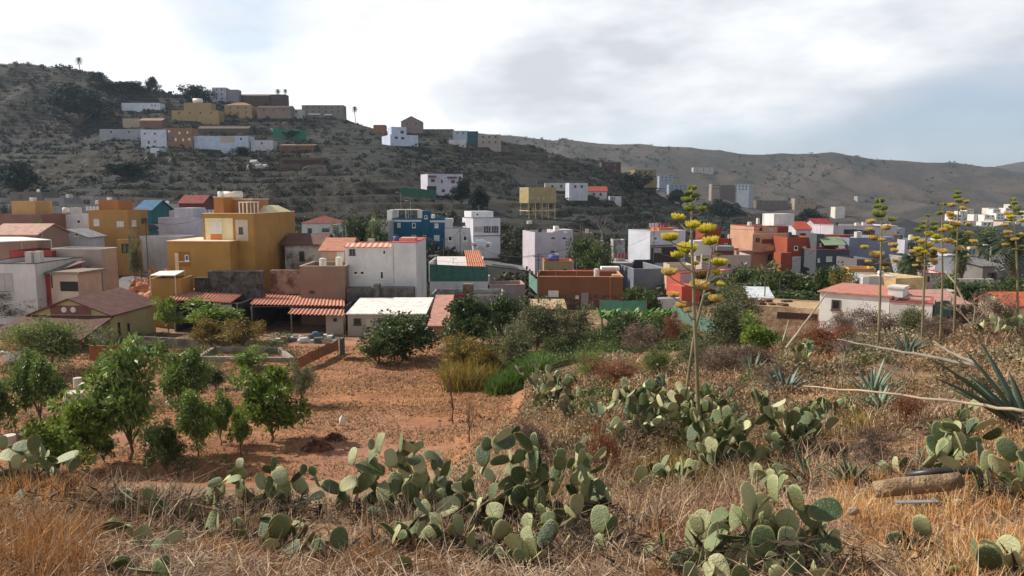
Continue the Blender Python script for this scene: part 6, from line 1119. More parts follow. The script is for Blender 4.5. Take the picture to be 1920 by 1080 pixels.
def ground_cover():
    g = rng(5); straw = leafmat('straw', (132, 92, 58), (198, 148, 94), (238, 208, 156), .8, .25); brown = leafmat('dead_scrub_leaf', (90, 62, 46), (158, 118, 84), (216, 182, 138), .9, .15); gbr = leafmat('grey_dead_twig', (98, 80, 68), (164, 138, 114), (216, 194, 164), .9, .1)
    # tall straw tufts: left corner, centre bottom, right corner
    def dn(px, Y):
        a0 = (1 - .85 * ((px > 1240) & (px < 1590) & (Y < 5.6))) * (1 - .7 * ((px > 600) & (px < 1180) & (Y > 5.8))) * (1 - .6 * ((px > 200) & (px < 600) & (Y > 6)))
        a = np.exp(-((px - 30) / 150) ** 2) * (Y < 9.5) + np.exp(-((px - 430) / 110) ** 2) * (Y < 7.5) * .8 + np.exp(-((px - 720) / 120) ** 2) * (Y < 7) * .9 + sstep(1120, 1260, px) * (1 - sstep(1290, 1400, px)) * (Y < 8.5) * .8 + sstep(1520, 1640, px) * (Y < 9.2) + .12
        return np.clip(a * a0, 0, 1) * np.clip(.5 + 1.6 * fbm(px * .012, Y * 1.2, 3, 2), .05, 1)
    px, X, Y, Z = sample_ground(g, 7500, dn, yr=(3.4, 12)); x, y, i = clusterize(g, px, X, Y, Z, 15, .06); h = g.uniform(.08, .30, len(x)) * np.where((px[i] > 170) & (px[i] < 1180), .75, 1) * np.where((px[i] < 200) | (px[i] > 1780), 1.2, .85) * np.interp(y, [3.4, 5, 8], [.45, .75, 1.1])
    grass('dry_grass', 'dry straw coloured grass tufts in the foreground', straw, np.stack([x, y, zz(x, y) - .02], 1), h, g, tone=.15 + .55 * g.random(len(x)) + .3 * sstep(1300, 1700, px[i]) + .5 * fbm(x * .8, y * .8, 66, 2))
    # short thin thatch everywhere near
    px, X, Y, Z = sample_ground(g, 80000, lambda a, b: np.clip(.5 + 2.2 * fbm(a * .02, b * 2.0, 71, 3), .05, 1), yr=(3.6, 16)); grass('dead_thatch', 'short dead grass thatch covering the near slope', gbr, np.stack([X, Y, Z - .01], 1), g.uniform(.03, .13, len(X)), g, .005, 1.3)
    # dead twig litter: long thin lying quads
    px, X, Y, Z = sample_ground(g, 22000, lambda a, b: np.where((a < 700) | (a > 1000), .9, .8), yr=(4, 22)); P = np.stack([X, Y, Z + .03], 1); d = unit(g, len(P)) * [1, 1, .45]; V, Fc = leafquads(P, g.uniform(.1, .34, len(P)), .007 * np.maximum(1, Y / 8), g, .1, d, .1); o = link('twig_litter', npmesh('twig_litter', V, Fc, 4, False, np.repeat(g.random(len(P)), 4)), gbr); tag(o, 'pale dead twigs littering the slope', 'ground cover', kind='stuff')
    # brown dead scrub, leafy clumps
    def ds(px, Y):
        a = sstep(840, 1000, px) * (Y > 9) * (Y < 48) + sstep(1400, 1600, px) * (Y > 9.3) * (Y < 50) + .25 * (Y > 9) * (Y < 13) * (px < 900) + .5 * (Y > 6.2) * (Y <= 9) * (px > 150) * (px < 1560)
        return np.clip(a, 0, 1) * np.clip(.62 + 1.5 * fbm(px * .008, Y * .35, 13, 3), .08, 1)
    px, X, Y, Z = sample_ground(g, 8000, ds, yr=(6.2, 48), xr=(-80, 2100)); k = 46; n = len(X) * k; i = np.repeat(np.arange(len(X)), k); R_ = (.12 + .2 * g.random(len(X)) + .008 * Y) * np.interp(Y, [6, 10, 14], [.55, .85, 1]); off = unit(g, n) * (g.random((n, 1)) ** .45) * R_[i][:, None]; off[:, 2] = np.abs(off[:, 2]) * 1.0
    x = X[i] + off[:, 0]; y = Y[i] + off[:, 1]; P = np.stack([x, y, Z[i] - .05 + off[:, 2]], 1); s_ = g.uniform(.02, .05, n) * np.maximum(1, y / 13); tone = np.clip(.5 + 1.1 * fbm(X * .35, Y * .35, 17, 2), 0, 1); r = np.clip(tone[i] * .6 + .4 * g.random(n), 0, 1)
    V, Fc = leafquads(P, s_ * 1.5, s_ * .6, g, .5); o = link('dead_scrub', npmesh('dead_scrub', V, Fc, 4, False, np.repeat(r, 4)), brown); tag(o, 'rusty brown dead scrub covering the middle slope', 'scrub', kind='stuff')
    px, X, Y, Z = sample_ground(g, 5000, lambda a, b: ds(a, b) * .8, yr=(6.2, 48), xr=(-80, 2100)); x, y, i = clusterize(g, px, X, Y, Z, 14, .12); grass('dead_stems', 'pale dead stems rising out of the scrub', gbr, np.stack([x, y, zz(x, y) - .02], 1), g.uniform(.15, .5, len(x)) * np.maximum(1, y / 22), g, .004, .5)
    # green and yellow weeds
    gm = leafmat('green_weed', (58, 84, 34), (98, 130, 54), (140, 160, 84), .6, .3); px = g.uniform(925, 1012, 900); Y = g.uniform(53, 60, 900); X, Yg, Z = ground_xyz(px, Y); x, y, i = clusterize(g, px, X, Y, Z, 18, .25); grass('green_grass', 'bright green reed grass patch at the end of the dirt field', gm, np.stack([x, y, zz(x, y) - .05], 1), g.uniform(.5, 1.7, len(x)) * np.interp(x, [-2, 0, 2], [.8, 1, 1.25]), g, .006)
    ym = leafmat('ochre_weed', (110, 96, 40), (156, 134, 60), (186, 166, 88), .7, .3); px = g.uniform(838, 930, 260); Y = g.uniform(55, 61, 260); X, Yg, Z = ground_xyz(px, Y); x, y, i = clusterize(g, px, X, Y, Z, 16, .25); grass('ochre_reeds', 'ochre yellow reeds at the end of the dirt field', ym, np.stack([x, y, zz(x, y) - .05], 1), g.uniform(.4, 2.4, len(x)), g, .004, .35)
    px, X, Y, Z = sample_ground(g, 2500, lambda a, b: np.clip(2 * fbm(a * .01, b * .3, 77, 2), 0, 1), yr=(10, 40), xr=(900, 2050)); x, y, i = clusterize(g, px, X, Y, Z, 12, .18); grass('yellow_weeds', 'yellowish weeds scattered in the scrub', ym, np.stack([x, y, zz(x, y) - .02], 1), g.uniform(.1, .35, len(x)), g, .006, .6)
    # straw on the field and under the orchard
    fm = leafmat('field_straw', (110, 84, 60), (172, 138, 100), (216, 186, 142), .9, .2); px = g.uniform(-80, 960, 90000); Y = g.uniform(35, 76, 90000); X, Yg, Z = ground_xyz(px, Y); k = (fbm(X * .18, Y * .3, 55, 3) + .5) > g.random(len(X)) * .7; P = np.stack([X, Y, Z - .02], 1)[k]; grass('field_stubble', 'dry stubble on the orange dirt field', fm, P, g.uniform(.05, .2, len(P)), g, .006, 1.0)
    og = leafmat('orchard_weed', (74, 80, 40), (116, 112, 62), (150, 136, 84), .9, .2); px = g.uniform(-80, 470, 30000); Y = g.uniform(34, 62, 30000); X, Yg, Z = ground_xyz(px, Y); k = (fbm(X * .2, Y * .2, 58, 3) - .12) > g.random(len(X)) * .6; P = np.stack([X, Y, Z - .02], 1)[k]; grass('orchard_weeds', 'dull green weeds under the orchard trees', og, P, g.uniform(.06, .25, len(P)), g, .008, .9)
    # scrub of the hill and the valley
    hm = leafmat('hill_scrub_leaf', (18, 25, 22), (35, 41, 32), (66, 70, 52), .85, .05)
    def hd(px, Y): return np.clip(.62 + .3 * (px < 500) + 1.8 * fbm(px * .006, Y * .02, 91, 4), .08, 1) * (1 - .5 * sstep(1150, 1350, px))
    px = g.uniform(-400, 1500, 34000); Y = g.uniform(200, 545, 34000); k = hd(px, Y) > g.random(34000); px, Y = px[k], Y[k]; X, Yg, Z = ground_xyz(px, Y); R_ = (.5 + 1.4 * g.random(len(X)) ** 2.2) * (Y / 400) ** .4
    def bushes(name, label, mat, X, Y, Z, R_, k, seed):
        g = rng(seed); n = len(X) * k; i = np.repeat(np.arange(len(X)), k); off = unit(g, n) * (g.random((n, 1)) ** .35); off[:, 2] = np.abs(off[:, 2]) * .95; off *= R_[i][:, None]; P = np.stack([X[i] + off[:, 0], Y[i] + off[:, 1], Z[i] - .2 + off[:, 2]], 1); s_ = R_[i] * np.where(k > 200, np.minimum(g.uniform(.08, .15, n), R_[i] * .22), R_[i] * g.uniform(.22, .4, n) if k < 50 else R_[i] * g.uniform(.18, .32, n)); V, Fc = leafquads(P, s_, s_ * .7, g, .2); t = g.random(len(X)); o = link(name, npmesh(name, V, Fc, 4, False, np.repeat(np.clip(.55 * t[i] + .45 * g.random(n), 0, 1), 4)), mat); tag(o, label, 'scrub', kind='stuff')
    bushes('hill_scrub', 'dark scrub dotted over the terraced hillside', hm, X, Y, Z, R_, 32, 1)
    vm = leafmat('valley_scrub_leaf', (28, 34, 24), (62, 66, 44), (122, 116, 88), .85, .1); px = g.uniform(400, 2000, 9000); Y = g.uniform(112, 215, 9000); k = (.62 + 1.5 * fbm(px * .01, Y * .03, 93, 3)) > g.random(9000); px, Y = px[k], Y[k]; X, Yg, Z = ground_xyz(px, Y); bushes('valley_scrub', 'brown and green scrub on the slopes between the houses', vm, X, Y, Z, g.uniform(.6, 2.0, len(X)), 60, 2)
    px = g.uniform(860, 1500, 1500); Y = g.uniform(58, 92, 1500); k = (.4 + 1.5 * fbm(px * .01, Y * .1, 94, 3)) > g.random(1500); px, Y = px[k], Y[k]; X, Yg, Z = ground_xyz(px, Y); bushes('thicket', 'low green brown thicket behind the dead scrub', vm, X, Y, Z, g.uniform(.35, .9, len(X)), 90, 3)
    gm2 = leafmat('bush_leaf', (44, 58, 28), (88, 106, 52), (150, 156, 90), .6, .25)
    px = g.uniform(838, 1300, 900); Y = g.uniform(60, 90, 900); k = (.5 + 1.6 * fbm(px * .012, Y * .1, 96, 3)) > g.random(900); px, Y = px[k], Y[k]; X, Yg, Z = ground_xyz(px, Y); bushes('green_thicket', 'continuous band of mid green bushes in front of the central houses', gm2, X, Y, Z, g.uniform(.5, 1.5, len(X)), 420, 5)
    px = np.concatenate([g.uniform(-80, 560, 260), g.uniform(1300, 1560, 300), g.uniform(1680, 2000, 160)]); Y = np.concatenate([g.uniform(62, 84, 260), g.uniform(52, 100, 300), g.uniform(70, 108, 160)]); X, Yg, Z = ground_xyz(px, Y); bushes('mixed_thicket', 'low mixed green bushes at the edges of the village', gm2, X, Y, Z, g.uniform(.35, 1.1, len(X)), 300, 6)
    ms2 = leafmat('mixed_scrub_leaf', (80, 72, 56), (138, 122, 94), (192, 174, 138), .9, .2)
    def scr(n_, xr, yr, r0, r1, mat, nm, lb, seed, base=.45, k_=260):
        px = g.uniform(*xr, n_); Y = np.exp(g.uniform(np.log(yr[0]), np.log(yr[1]), n_)); k = (base + 1.6 * fbm(px * .012, Y * .25, seed, 3)) * np.where(px < 1000, sstep(np.interp(Y, [10, 18, 30, 50, 60], [820, 860, 960, 1010, 900]) - 5, np.interp(Y, [10, 18, 30, 50, 60], [820, 860, 960, 1010, 900]) + 40, px) if xr[0] > 500 else 1, 1) > g.random(n_); px, Y = px[k], Y[k]; X, Yg, Z = ground_xyz(px, Y); bushes(nm, lb, mat, X, Y, Z, g.uniform(r0, r1, len(X)) * np.interp(Y, [8, 20, 50], [.45, .9, 1.3]), k_, seed)
    scr(2200, (840, 2400), (11, 50), .25, .75, ms2, 'mixed_scrub', 'grey green and tan scrub bushes crowding the middle and right slope', 7)
    scr(520, (1000, 2400), (14, 50), .6, 1.05, ms2, 'tall_scrub', 'taller grey brown bushes rising out of the slope scrub', 11, .35, 520)
    scr(160, (1050, 2080), (16, 50), .5, .9, gm2, 'green_scrub', 'green shrubs scattered over the right slope', 12, .3, 480)
    scr(700, (900, 2080), (13, 50), .2, .55, gm2, 'green_weeds', 'green weeds growing among the scrub of the slope', 8, .15)
    scr(420, (-90, 470), (35, 60), .2, .6, gm2, 'undergrowth', 'low green undergrowth beneath the orchard trees', 9, .4)
    scr(300, (-80, 700), (8, 10.5), .2, .5, ms2, 'edge_scrub', 'grey dry scrub along the brow in front of the field', 10, .5)
    fm2 = leafmat('far_scrub_leaf', (44, 48, 40), (66, 68, 54), (92, 88, 70), 1, .05); px = g.uniform(700, 2400, 6000); Y = g.uniform(900, 1540, 6000); k = (.0 + 1.6 * fbm(px * .02, Y * .004, 95, 3)) > g.random(6000); px, Y = px[k], Y[k]; X, Yg, Z = ground_xyz(px, Y); bushes('mountain_scrub', 'sparse dark scrub on the bare mountain', fm2, X, Y, Z, g.uniform(1.5, 3.5, len(X)), 12, 4)
# small things ---------------------------------------------------------------
def pole(label, px, base, top, Y, lamp=False, r=.09, name=None, cross=False):
    b = at(px, base, Y); tp = at(px, top, Y); b.z = min(b.z, gz(b.x, b.y)); t = thing(name or ('street_lamp' if lamp else 'utility_pole'), label, 'street lamp' if lamp else 'pole', b); tp.x = b.x
    MB().tube([b, tp], [r, r * .7], 8).build('post', flat((150, 146, 140) if lamp else (96, 84, 72)), t)
    if lamp: MB().tube([tp, tp + Vector((-.5, -.2, .25)), tp + Vector((-.9, -.3, .25))], .05, 6).build('arm', flat((150, 146, 140)), t); MB().box(tp + Vector((-1.4, -.45, .2)), (.6, 0, 0), (0, .3, 0), (0, 0, .14)).build('lamp_head', flat((220, 218, 212)), t)
    if cross: MB().box(tp + Vector((-.7, -.05, -.5)), (1.4, 0, 0), (0, .1, 0), (0, 0, .1)).box(tp + Vector((-.5, -.05, -1.0)), (1.0, 0, 0), (0, .1, 0), (0, 0, .1)).build('crossarm', flat((110, 100, 90)), t)
def antenna(label, px, base, top, Y):
    b = at(px, base, Y); tp = at(px, top, Y); t = thing('tv_antenna', label, 'antenna', b, 'rooftop antennas'); MB().tube([b, tp], .035, 5).build('mast', flat((120, 120, 120)), t); m = MB(); m.tube([tp + Vector((-.6, 0, -.1)), tp + Vector((.6, 0, -.1))], .02, 4)
    for k in range(6): m.tube([tp + Vector((-.55 + k * .22, -.25, -.1)), tp + Vector((-.55 + k * .22, .25, -.1))], .012, 4)
    m.build('elements', flat((130, 130, 130)), t)
def wire(a, b, label, sag=1.0, r=.02):
    A, B = at(*a), at(*b); P = [A.lerp(B, k / 16) - Vector((0, 0, sag * 4 * (k / 16) * (1 - k / 16))) for k in range(17)]; m = MB().tube(P, r, 5); o = m.build('power_cable', flat((50, 48, 48))); tag(o, label, 'cable')
def car(label, px, base, Y, col, L=4.2, yaw=0, group='cars parked by the teal house'):
    c = at(px, base, Y); c.z = max(c.z, gz(c.x, c.y) + .02); t = thing('parked_car', label, 'car', c, group); t.rotation_euler = (0, 0, yaw); prof = [(-.5, .25), (-.5, .75), (-.44, .95), (-.36, 1.0), (-.3, 1.45), (.08, 1.5), (.28, 1.02), (.46, .88), (.5, .6), (.5, .25)]; m = MB(); n = len(prof); W = 1.7
    for y in (-W/2, W/2): m.v += [(x * L, y * (1 if z < 1.1 else .82), z) for x, z in prof]
    m.f = [tuple(range(n)), tuple(reversed(range(n, 2 * n)))] + [(i, n + i, n + (i + 1) % n, (i + 1) % n) for i in range(n)]
    def bl(m, name, mat, sm=False): me = bpy.data.meshes.new(name); me.from_pydata([tuple(v) for v in m.v], [], m.f); me.update(); return link(name, me, mat, t)
    bl(m, 'body', flat(col, .35, 0, .05)); w_ = MB()
    for y in (-1, 1):
        for a, b in ((-.33, -.17), (-.15, .02), (.04, .19)): w_.box((a * L, y * W * .425 - .02, 1.02), ((b - a) * L, 0, 0), (0, .04, 0), (0, 0, .34 if b < .1 else .26))
    bl(w_, 'windows', glass())
    for x in (-.3, .3):
        for y in (-1, 1): m = MB().tube([(x * L, y * W * .44, .3), (x * L, y * W * .52, .3)], .32, 14); wh = bl(m, 'wheel', flat((30, 30, 30))); m = MB().tube([(x * L, y * W * .525, .3), (x * L, y * W * .53, .3)], .18, 10); hc = bl(m, 'hubcap', flat((170, 170, 170), .4)); hc.parent = wh
def fence(label, pts, h, mat, name='fence', post=True, up=0, panel='net'):
    P = [at(*p) for p in pts]; t = thing(name, label, 'fence', P[0]); m = MB()
    for a, b in zip(P, P[1:]):
        L = (b - a).length; n = max(1, int(L / 1.5)); d = (b - a) / n; 
        for k in range(n): p = a + d * k; q = a + d * (k + 1); s_ = (q - p).cross(ZV).normalized() * .03; w_ = .08 * math.sin(k * 2.1); m.hexa([p - s_, q - s_, q + s_, p + s_, p - s_ + ZV * (h + w_), q - s_ + ZV * (h - w_), q + s_ + ZV * (h - w_), p + s_ + ZV * (h + w_)])
    m.build(panel, mat, t)
    if post: 
        for p in P: MB().tube([p - ZV * .6, p + ZV * (h + .2)], .05, 6).build('post', flat((110, 100, 90)), t)
    return t
def simple(name, label, cat, m, mat, loc=None, smooth=False, group=None):
    o = m.build(name, mat, None, smooth); return tag(o, label, cat, group)
def small_things():
    ribbon('street', [(214, 96), (228, 104), (240, 114), (262, 122)], 4.2, ROAD); ribbon('road', [(740, 160), (830, 158), (905, 157), (1000, 157)], 4.5, ROAD, .12)
    car('white parked van in front of the white modern two storey house', 903, 463, 157.5, (214, 216, 220), 4.3); car('dark teal parked car hidden beside the teal house', 800, 459, 159, (46, 66, 72), 4.0); car('silver parked car half hidden by scrub in front of the teal house', 760, 462, 157, (150, 150, 146), 4.0); car('dark parked car beyond the ochre garden wall', 290, 434, 152, (50, 54, 62), 3.9, group='cars parked by the teal house')
    pole('tall dark wooden utility pole left of the brown orange building', 1009, 572, 475, 106, r=.12, cross=True); pole('pale post standing in front of the courtyard wall', 984, 600, 515, 100, r=.07); pole('street lamp on the slope behind the teal meshed house', 906, 500, 466, 140, True); pole('street lamp post behind the tall white house', 649, 455, 423, 125, True, .1); pole('thin street lamp left of the other behind the tall white house', 643, 458, 424, 126, True); pole('pole in front of the teal house', 795, 482, 436, 148); pole('left pole on the slope behind the tall white house', 832, 486, 446, 146); pole('pole on the scrub slope in front of the link house', 863, 480, 428, 146); pole('dark pole against the stepped white house', 1225, 500, 404, 142); pole('leaning dark pole among the dark trees', 1432, 600, 500, 84, r=.08, cross=True); pole('tall lamp post between the palms', 1854, 520, 462, 116, True, .14); pole('pole in the dark thicket at the slate house', 1460, 580, 520, 90, r=.06); pole('dark pole beside the ochre wall arch', 262, 470, 424, 118); pole('dark thin pole beside the teal walled house', 276, 470, 414, 118, r=.1); pole('lamp post on the slope above the teal house', 752, 395, 362, 215, True); pole('second lamp post above the teal house', 770, 400, 378, 205, True)
    for l, px, b, tp, Y in (('antenna on the peach apartment house', 1432, 420, 396, 152), ('antenna behind the tall white house roof', 608, 408, 376, 150), ('antenna on the orange house penthouse', 418, 370, 348, 106), ('antenna on the teal meshed house', 850, 495, 484, 116), ('antenna on the white modern house', 898, 396, 384, 166), ('antenna over the slate house', 1538, 440, 415, 142), ('antenna on the beige gable house', 1372, 470, 446, 128), ('tall bent antenna on the grey domed tree roof', 1397, 560, 530, 78)): antenna(l, px, b, tp, Y)
    wire((1009, 478, 106), (780, 482, 112), 'power cable from the wooden pole to the tall white house'); wire((1009, 479, 106), (1225, 440, 142), 'power cable from the wooden pole towards the stepped white house', 1.5); wire((1433, 503, 84), (1550, 560, 76), 'power cable sloping down to the red-roofed cottage'); wire((1433, 503, 84), (1380, 540, 92), 'short cable left of the leaning pole', .5); wire((262, 440, 118), (475, 430, 101), 'cable between the pole and the orange house', 1)
    for i, (p, q) in enumerate((((1225, 405, 142), (1432, 430, 150)), ((1225, 408, 142), (1009, 478, 106)), ((832, 447, 146), (795, 437, 148)), ((863, 429, 146), (832, 447, 146)), ((906, 467, 140), (863, 429, 146)), ((906, 467, 140), (1009, 477, 106)), ((649, 424, 125), (735, 412, 166)), ((262, 425, 118), (166, 402, 130)), ((276, 415, 118), (380, 408, 140)), ((1432, 502, 84), (1538, 460, 140)), ((1432, 501, 84), (1225, 470, 142)), ((1854, 463, 116), (1690, 470, 136)), ((1854, 463, 116), (1925, 455, 118)), ((752, 363, 215), (770, 379, 205)))):
        wire(p, q, ['cable from the dark pole to the peach apartments', 'cable from the dark pole back to the wooden pole', 'cable between the poles before the teal house', 'cable between the slope poles', 'cable from the slope lamp to the next pole', 'cable from the slope lamp to the wooden pole', 'cable from the lamp pair to the teal house', 'cable from the arch pole to the ochre house', 'cable from the thin pole to the lilac white house', 'cable from the leaning pole to the slate house', 'cable from the leaning pole to the stepped white house', 'cable from the palm lamp towards the blue grey wall', 'cable from the palm lamp to the grey building', 'cable between the two lamps above the teal house'][i], .8, .03)
    gs = rng(44); px = gs.uniform(-60, 980, 260); Y = gs.uniform(35, 74, 260); X_, Yg_, Z_ = ground_xyz(px, Y); sm = MB()
    for x_, y_, z_ in zip(X_, Y, Z_): r_ = gs.uniform(.04, .16); sm.tube([(x_ - r_, y_, z_), (x_ - r_ * .5, y_, z_ + r_ * .3), (x_ + r_ * .5, y_, z_ + r_ * .3), (x_ + r_, y_, z_)], [r_ * .3, r_ * .8, r_ * .7, r_ * .2], 6)
    tag(sm.build('stones', stone((170, 140, 116), 3)), 'scattered small stones and clods on the dirt field', 'stones', kind='stuff')
    gn = flat((44, 92, 74), .8, 0, .3)
    fence('dark green mesh fence below the brown orange building', [(1125, 582, 92), (1212, 585, 88)], 1.3, gn); fence('pale teal mesh fence running down right of the banana plants', [(1262, 592, 74), (1300, 612, 64), (1352, 632, 56)], 1.1, flat((84, 116, 102), .8, 0, .3)); fence('rusty corrugated scrap fence at the corner of the dirt field', [(556, 694, 63), (598, 672, 67), (634, 656, 72)], 1.0, flat((158, 106, 70), .9, 0, .4), 'scrap_fence', panel='panel'); fence('dark green net at the corner of the junk yard', [(638, 668, 68), (646, 664, 70)], 1.6, gn); fence('teal fence left of the wooden pole', [(992, 536, 128), (1008, 552, 116)], 2.2, flat((104, 140, 126)), 'fence'); fence('dark green hanging net beside the pink tiled roof', [(1752, 596, 64), (1782, 592, 66)], 1.4, gn); fence('green mesh strip on the slope below the villa', [(750, 368, 232), (818, 372, 232)], 2.6, gn)
    fence('sheet of green shade netting over a plot in the upper hamlet', [(512, 262, 400), (575, 266, 398)], 6, flat((44, 108, 90), .9, 0, .4), 'shade_net')
    m = MB(); a, b, c, d = at(506, 240, 440), at(560, 243, 440), at(582, 264, 405), at(520, 258, 408); m.hexa([a - ZV*.2, b - ZV*.2, c - ZV*.2, d - ZV*.2, a, b, c, d]); simple('shade_net_roof', 'green shade net sheet roof on the hillside above the rust shed', 'shade net', m, flat((40, 104, 88), .9, 0, .4))
    # concrete basin, walls
    t = thing('water_basin', 'large low concrete water basin behind the orchard', 'basin', at(450, 672, 68)); m = MB(); con = flat((158, 146, 132), .95, 0, .2); z = at(450, 668, 68).z
    A = at(372, 670, 68); B = at(548, 672, 67.5); C_ = at(524, 655, 72); D_ = at(402, 654, 72.5)
    for p, q in ((A, B), (B, C_), (C_, D_), (D_, A)): p, q = Vector((p.x, p.y, z)), Vector((q.x, q.y, z)); s_ = (q - p).cross(ZV).normalized() * .18; m.hexa([p - s_ - ZV * 2, q - s_ - ZV * 2, q + s_ - ZV * 2, p + s_ - ZV * 2, p - s_, q - s_, q + s_, p + s_])
    m.build('rim_wall', con, t); MB().poly([Vector((p.x, p.y, z - .9)) for p in (A, B, C_, D_)]).build('water', flat((40, 44, 46), .15, 0, .1), t)
    m = MB(); a = at(252, 632, 76); b = at(372, 636, 74); m.box((a.x, a.y, a.z - 1.6), (b.x - a.x, b.y - a.y, 0), (0, .25, 0), (0, 0, 1.7)); simple('yard_wall', 'low grey yard wall beside the brown farmhouse', 'wall', m, stone((140, 130, 122), 1.5))
    m = MB(); a = at(168, 672, 68); b = at(213, 674, 67); m.box((a.x, a.y, a.z - 1), (b.x - a.x, 0, 0), (0, .25, 0), (0, 0, 2.2)); simple('low_wall', 'low reddish brown wall below the farmhouse porch', 'wall', m, plaster((170, 98, 64)))
    m = MB(); a = at(205, 665, 70); m.box((a.x, a.y, a.z + .1), (4.2, 0, 0), (0, 3, 0), (0, 0, .08)); [m.box((a.x + dx, a.y + dy, a.z - .8), (.1, 0, 0), (0, .1, 0), (0, 0, .9)) for dx in (0, 4.1) for dy in (0, 2.9)]; simple('green_table', 'flat dark green tabletop by the farmhouse yard', 'table', m, gn)
    m = MB(); a = at(276, 650, 71); m.box(a, (1.6, 0, 0), (0, .8, 0), (0, 0, .12)).box(a - ZV * .7, (.1, 0, 0), (0, .7, 0), (0, 0, .7)).box(a + Vector((1.5, 0, -.7)), (.1, 0, 0), (0, .7, 0), (0, 0, .7)); simple('garden_bench', 'dark bench against the grey yard wall', 'bench', m, flat((40, 52, 46)))
    c = at(22, 668, 66); t = thing('barbecue', 'garden barbecue with a pink hood and white base at the left edge', 'barbecue', c); MB().box(c + Vector((-.9, 0, -.6)), (1.8, 0, 0), (0, 1, 0), (0, 0, .9)).build('base', flat(OFFW), t); MB().box(c + Vector((-1.05, -.1, .3)), (2.1, 0, 0), (0, 1.2, 0), (0, 0, .15)).build('counter', flat(WHITE), t); b_ = c + Vector((0, .5, .45)); MB().hexa([b_ + Vector(v) for v in ((-.8,-.5,0),(.8,-.5,0),(.8,.5,0),(-.8,.5,0),(-.35,-.3,1.5),(.35,-.3,1.5),(.35,.3,1.5),(-.35,.3,1.5))]).build('hood', flat((206, 120, 100)), t)
    for l, px, py, Y, r, h in (('white cylindrical concrete pot at the left edge', 18, 832, 41, .34, .75), ('squat concrete well ring in the orchard', 138, 748, 52, .62, .8), ('concrete post stub behind the well ring', 146, 722, 56, .3, 1.0)):
        c = at(px, py, Y); c.z = gz(c.x, Y) - .05; t = thing('concrete_cylinder', l, 'concrete cylinder', c); MB().tube([c, c + ZV * h, c + ZV * (h + .002), c + ZV * (h - .1)], [r, r, r * .8, r * .78], 20).build('ring', flat((206, 196, 182), .9, 0, .15), t)
    c = at(642, 812, 45); c.z = gz(c.x, c.y); t = thing('marker_stake', 'white jug hung on a stake in the dirt field', 'stake', c); MB().tube([c, c + ZV * 1.5], .03, 6).build('stake', flat((180, 160, 130)), t); MB().tube([c + ZV * .25, c + ZV * .3, c + ZV * .65, c + ZV * .8, c + ZV * .85], [.1, .17, .17, .07, .05], 10).build('jug', flat(WHITE), t, True)
    # soil mounds
    g = rng(9)
    for l, px, py, Y, r in (('darker crumbly soil mound in the dirt field', 596, 856, 40.5, 1.05), ('second smaller soil mound behind the first', 628, 842, 42.5, .85)):
        c = gp(px, Y); n1_, n2_ = 40, 14; V = [];
        for j in range(n2_ + 1):
            for i in range(n1_): a = 2 * math.pi * i / n1_; rr_ = r * (1 - j / n2_); hh = r * .5 * (1 - (rr_ / r) ** 1.6) * (1 + .9 * float(vn(a * 3 + j, j * 1.3, 4))); V.append((c.x + rr_ * math.cos(a) * (1 + .3 * float(vn(a * 2, j, 6))), c.y + rr_ * .8 * math.sin(a), c.z - .08 + hh))
        m = MB(); m.v = V; m.f = [(j*n1_+i, j*n1_+(i+1) % n1_, (j+1)*n1_+(i+1) % n1_, (j+1)*n1_+i) for j in range(n2_) for i in range(n1_)]; simple('soil_mound', l, 'soil mound', m, stone((128, 84, 60), 3, (70, 44, 34)))
    # half buried pipe, dark pipe, metal strip, stones at the lower right
    P = [at(1640, 918, 7.6), at(1690, 912, 7.55), at(1770, 905, 7.5), at(1800, 900, 7.5)]; m = MB().tube(P, [.085, .095, .09, .085], 16); simple('old_pipe', 'thick rusty beige pipe lying in the straw at the lower right', 'pipe', m, stone((176, 150, 120), 4, (136, 110, 84)), smooth=True)
    P = [at(1700, 892, 8.0), at(1760, 884, 7.9), at(1850, 880, 7.8), at(1925, 882, 7.7)]; simple('black_pipe', 'black plastic pipe behind the thick beige pipe', 'pipe', MB().tube(P, .045, 10), flat((48, 46, 48), .4), smooth=True)
    a = at(1682, 945, 6.9); simple('metal_strip', 'flat pale metal strip on the straw below the beige pipe', 'metal strip', MB().box(a, (.42, .02, 0), (0, .06, .0), (0, 0, .012)), flat((176, 180, 184), .4, .6)); 
    for l, px, py, Y, r in (('round pale stone right of the metal strip', 1798, 945, 6.9, .055), ('small ochre stone near the big front cactus', 1600, 960, 6.5, .05)):
        c = at(px, py, Y); simple('stone', l, 'stone', MB().tube([c + Vector((-r, 0, 0)), c + Vector((-r * .6, 0, .01)), c + Vector((r * .5, 0, .01)), c + Vector((r, 0, 0))], [r * .3, r * .8, r * .75, r * .3], 9), stone((206, 190, 160), 6, (170, 140, 110)), smooth=True)
    # ruins of a rammed earth bank at the end of the street
    for l, px, py, Y, w_, h_ in (('orange eroded earth bank left of the orange house', 300, 560, 97, 4.2, 5.0), ('reddish rubble slope below the earth bank', 268, 560, 93, 3.6, 2.6), ('darker ruin of an earth wall beside the street', 262, 545, 104, 2.6, 3.6)):
        c = at(px, py, Y); m = MB(); g3 = random.Random(int(px)); nx, nz = 16, 12
        for j in range(nz + 1):
            for i in range(nx + 1): u_ = i / nx; v2 = j / nz; hh = h_ * (.7 + .35 * float(fbm(u_ * 4 + px, 0, 3)) * 2) * min(1, 3.2 * u_ + .3) * min(1, 3.2 * (1 - u_) + .3); m.v.append((c.x + (u_ - .5) * 2 * w_, c.y + v2 * 3.0 - (1 - v2) * .9 * float(fbm(u_ * 6, v2 * 5, px)) * 3, c.z - 1 + hh * min(1, v2 * 1.5 + .0)))
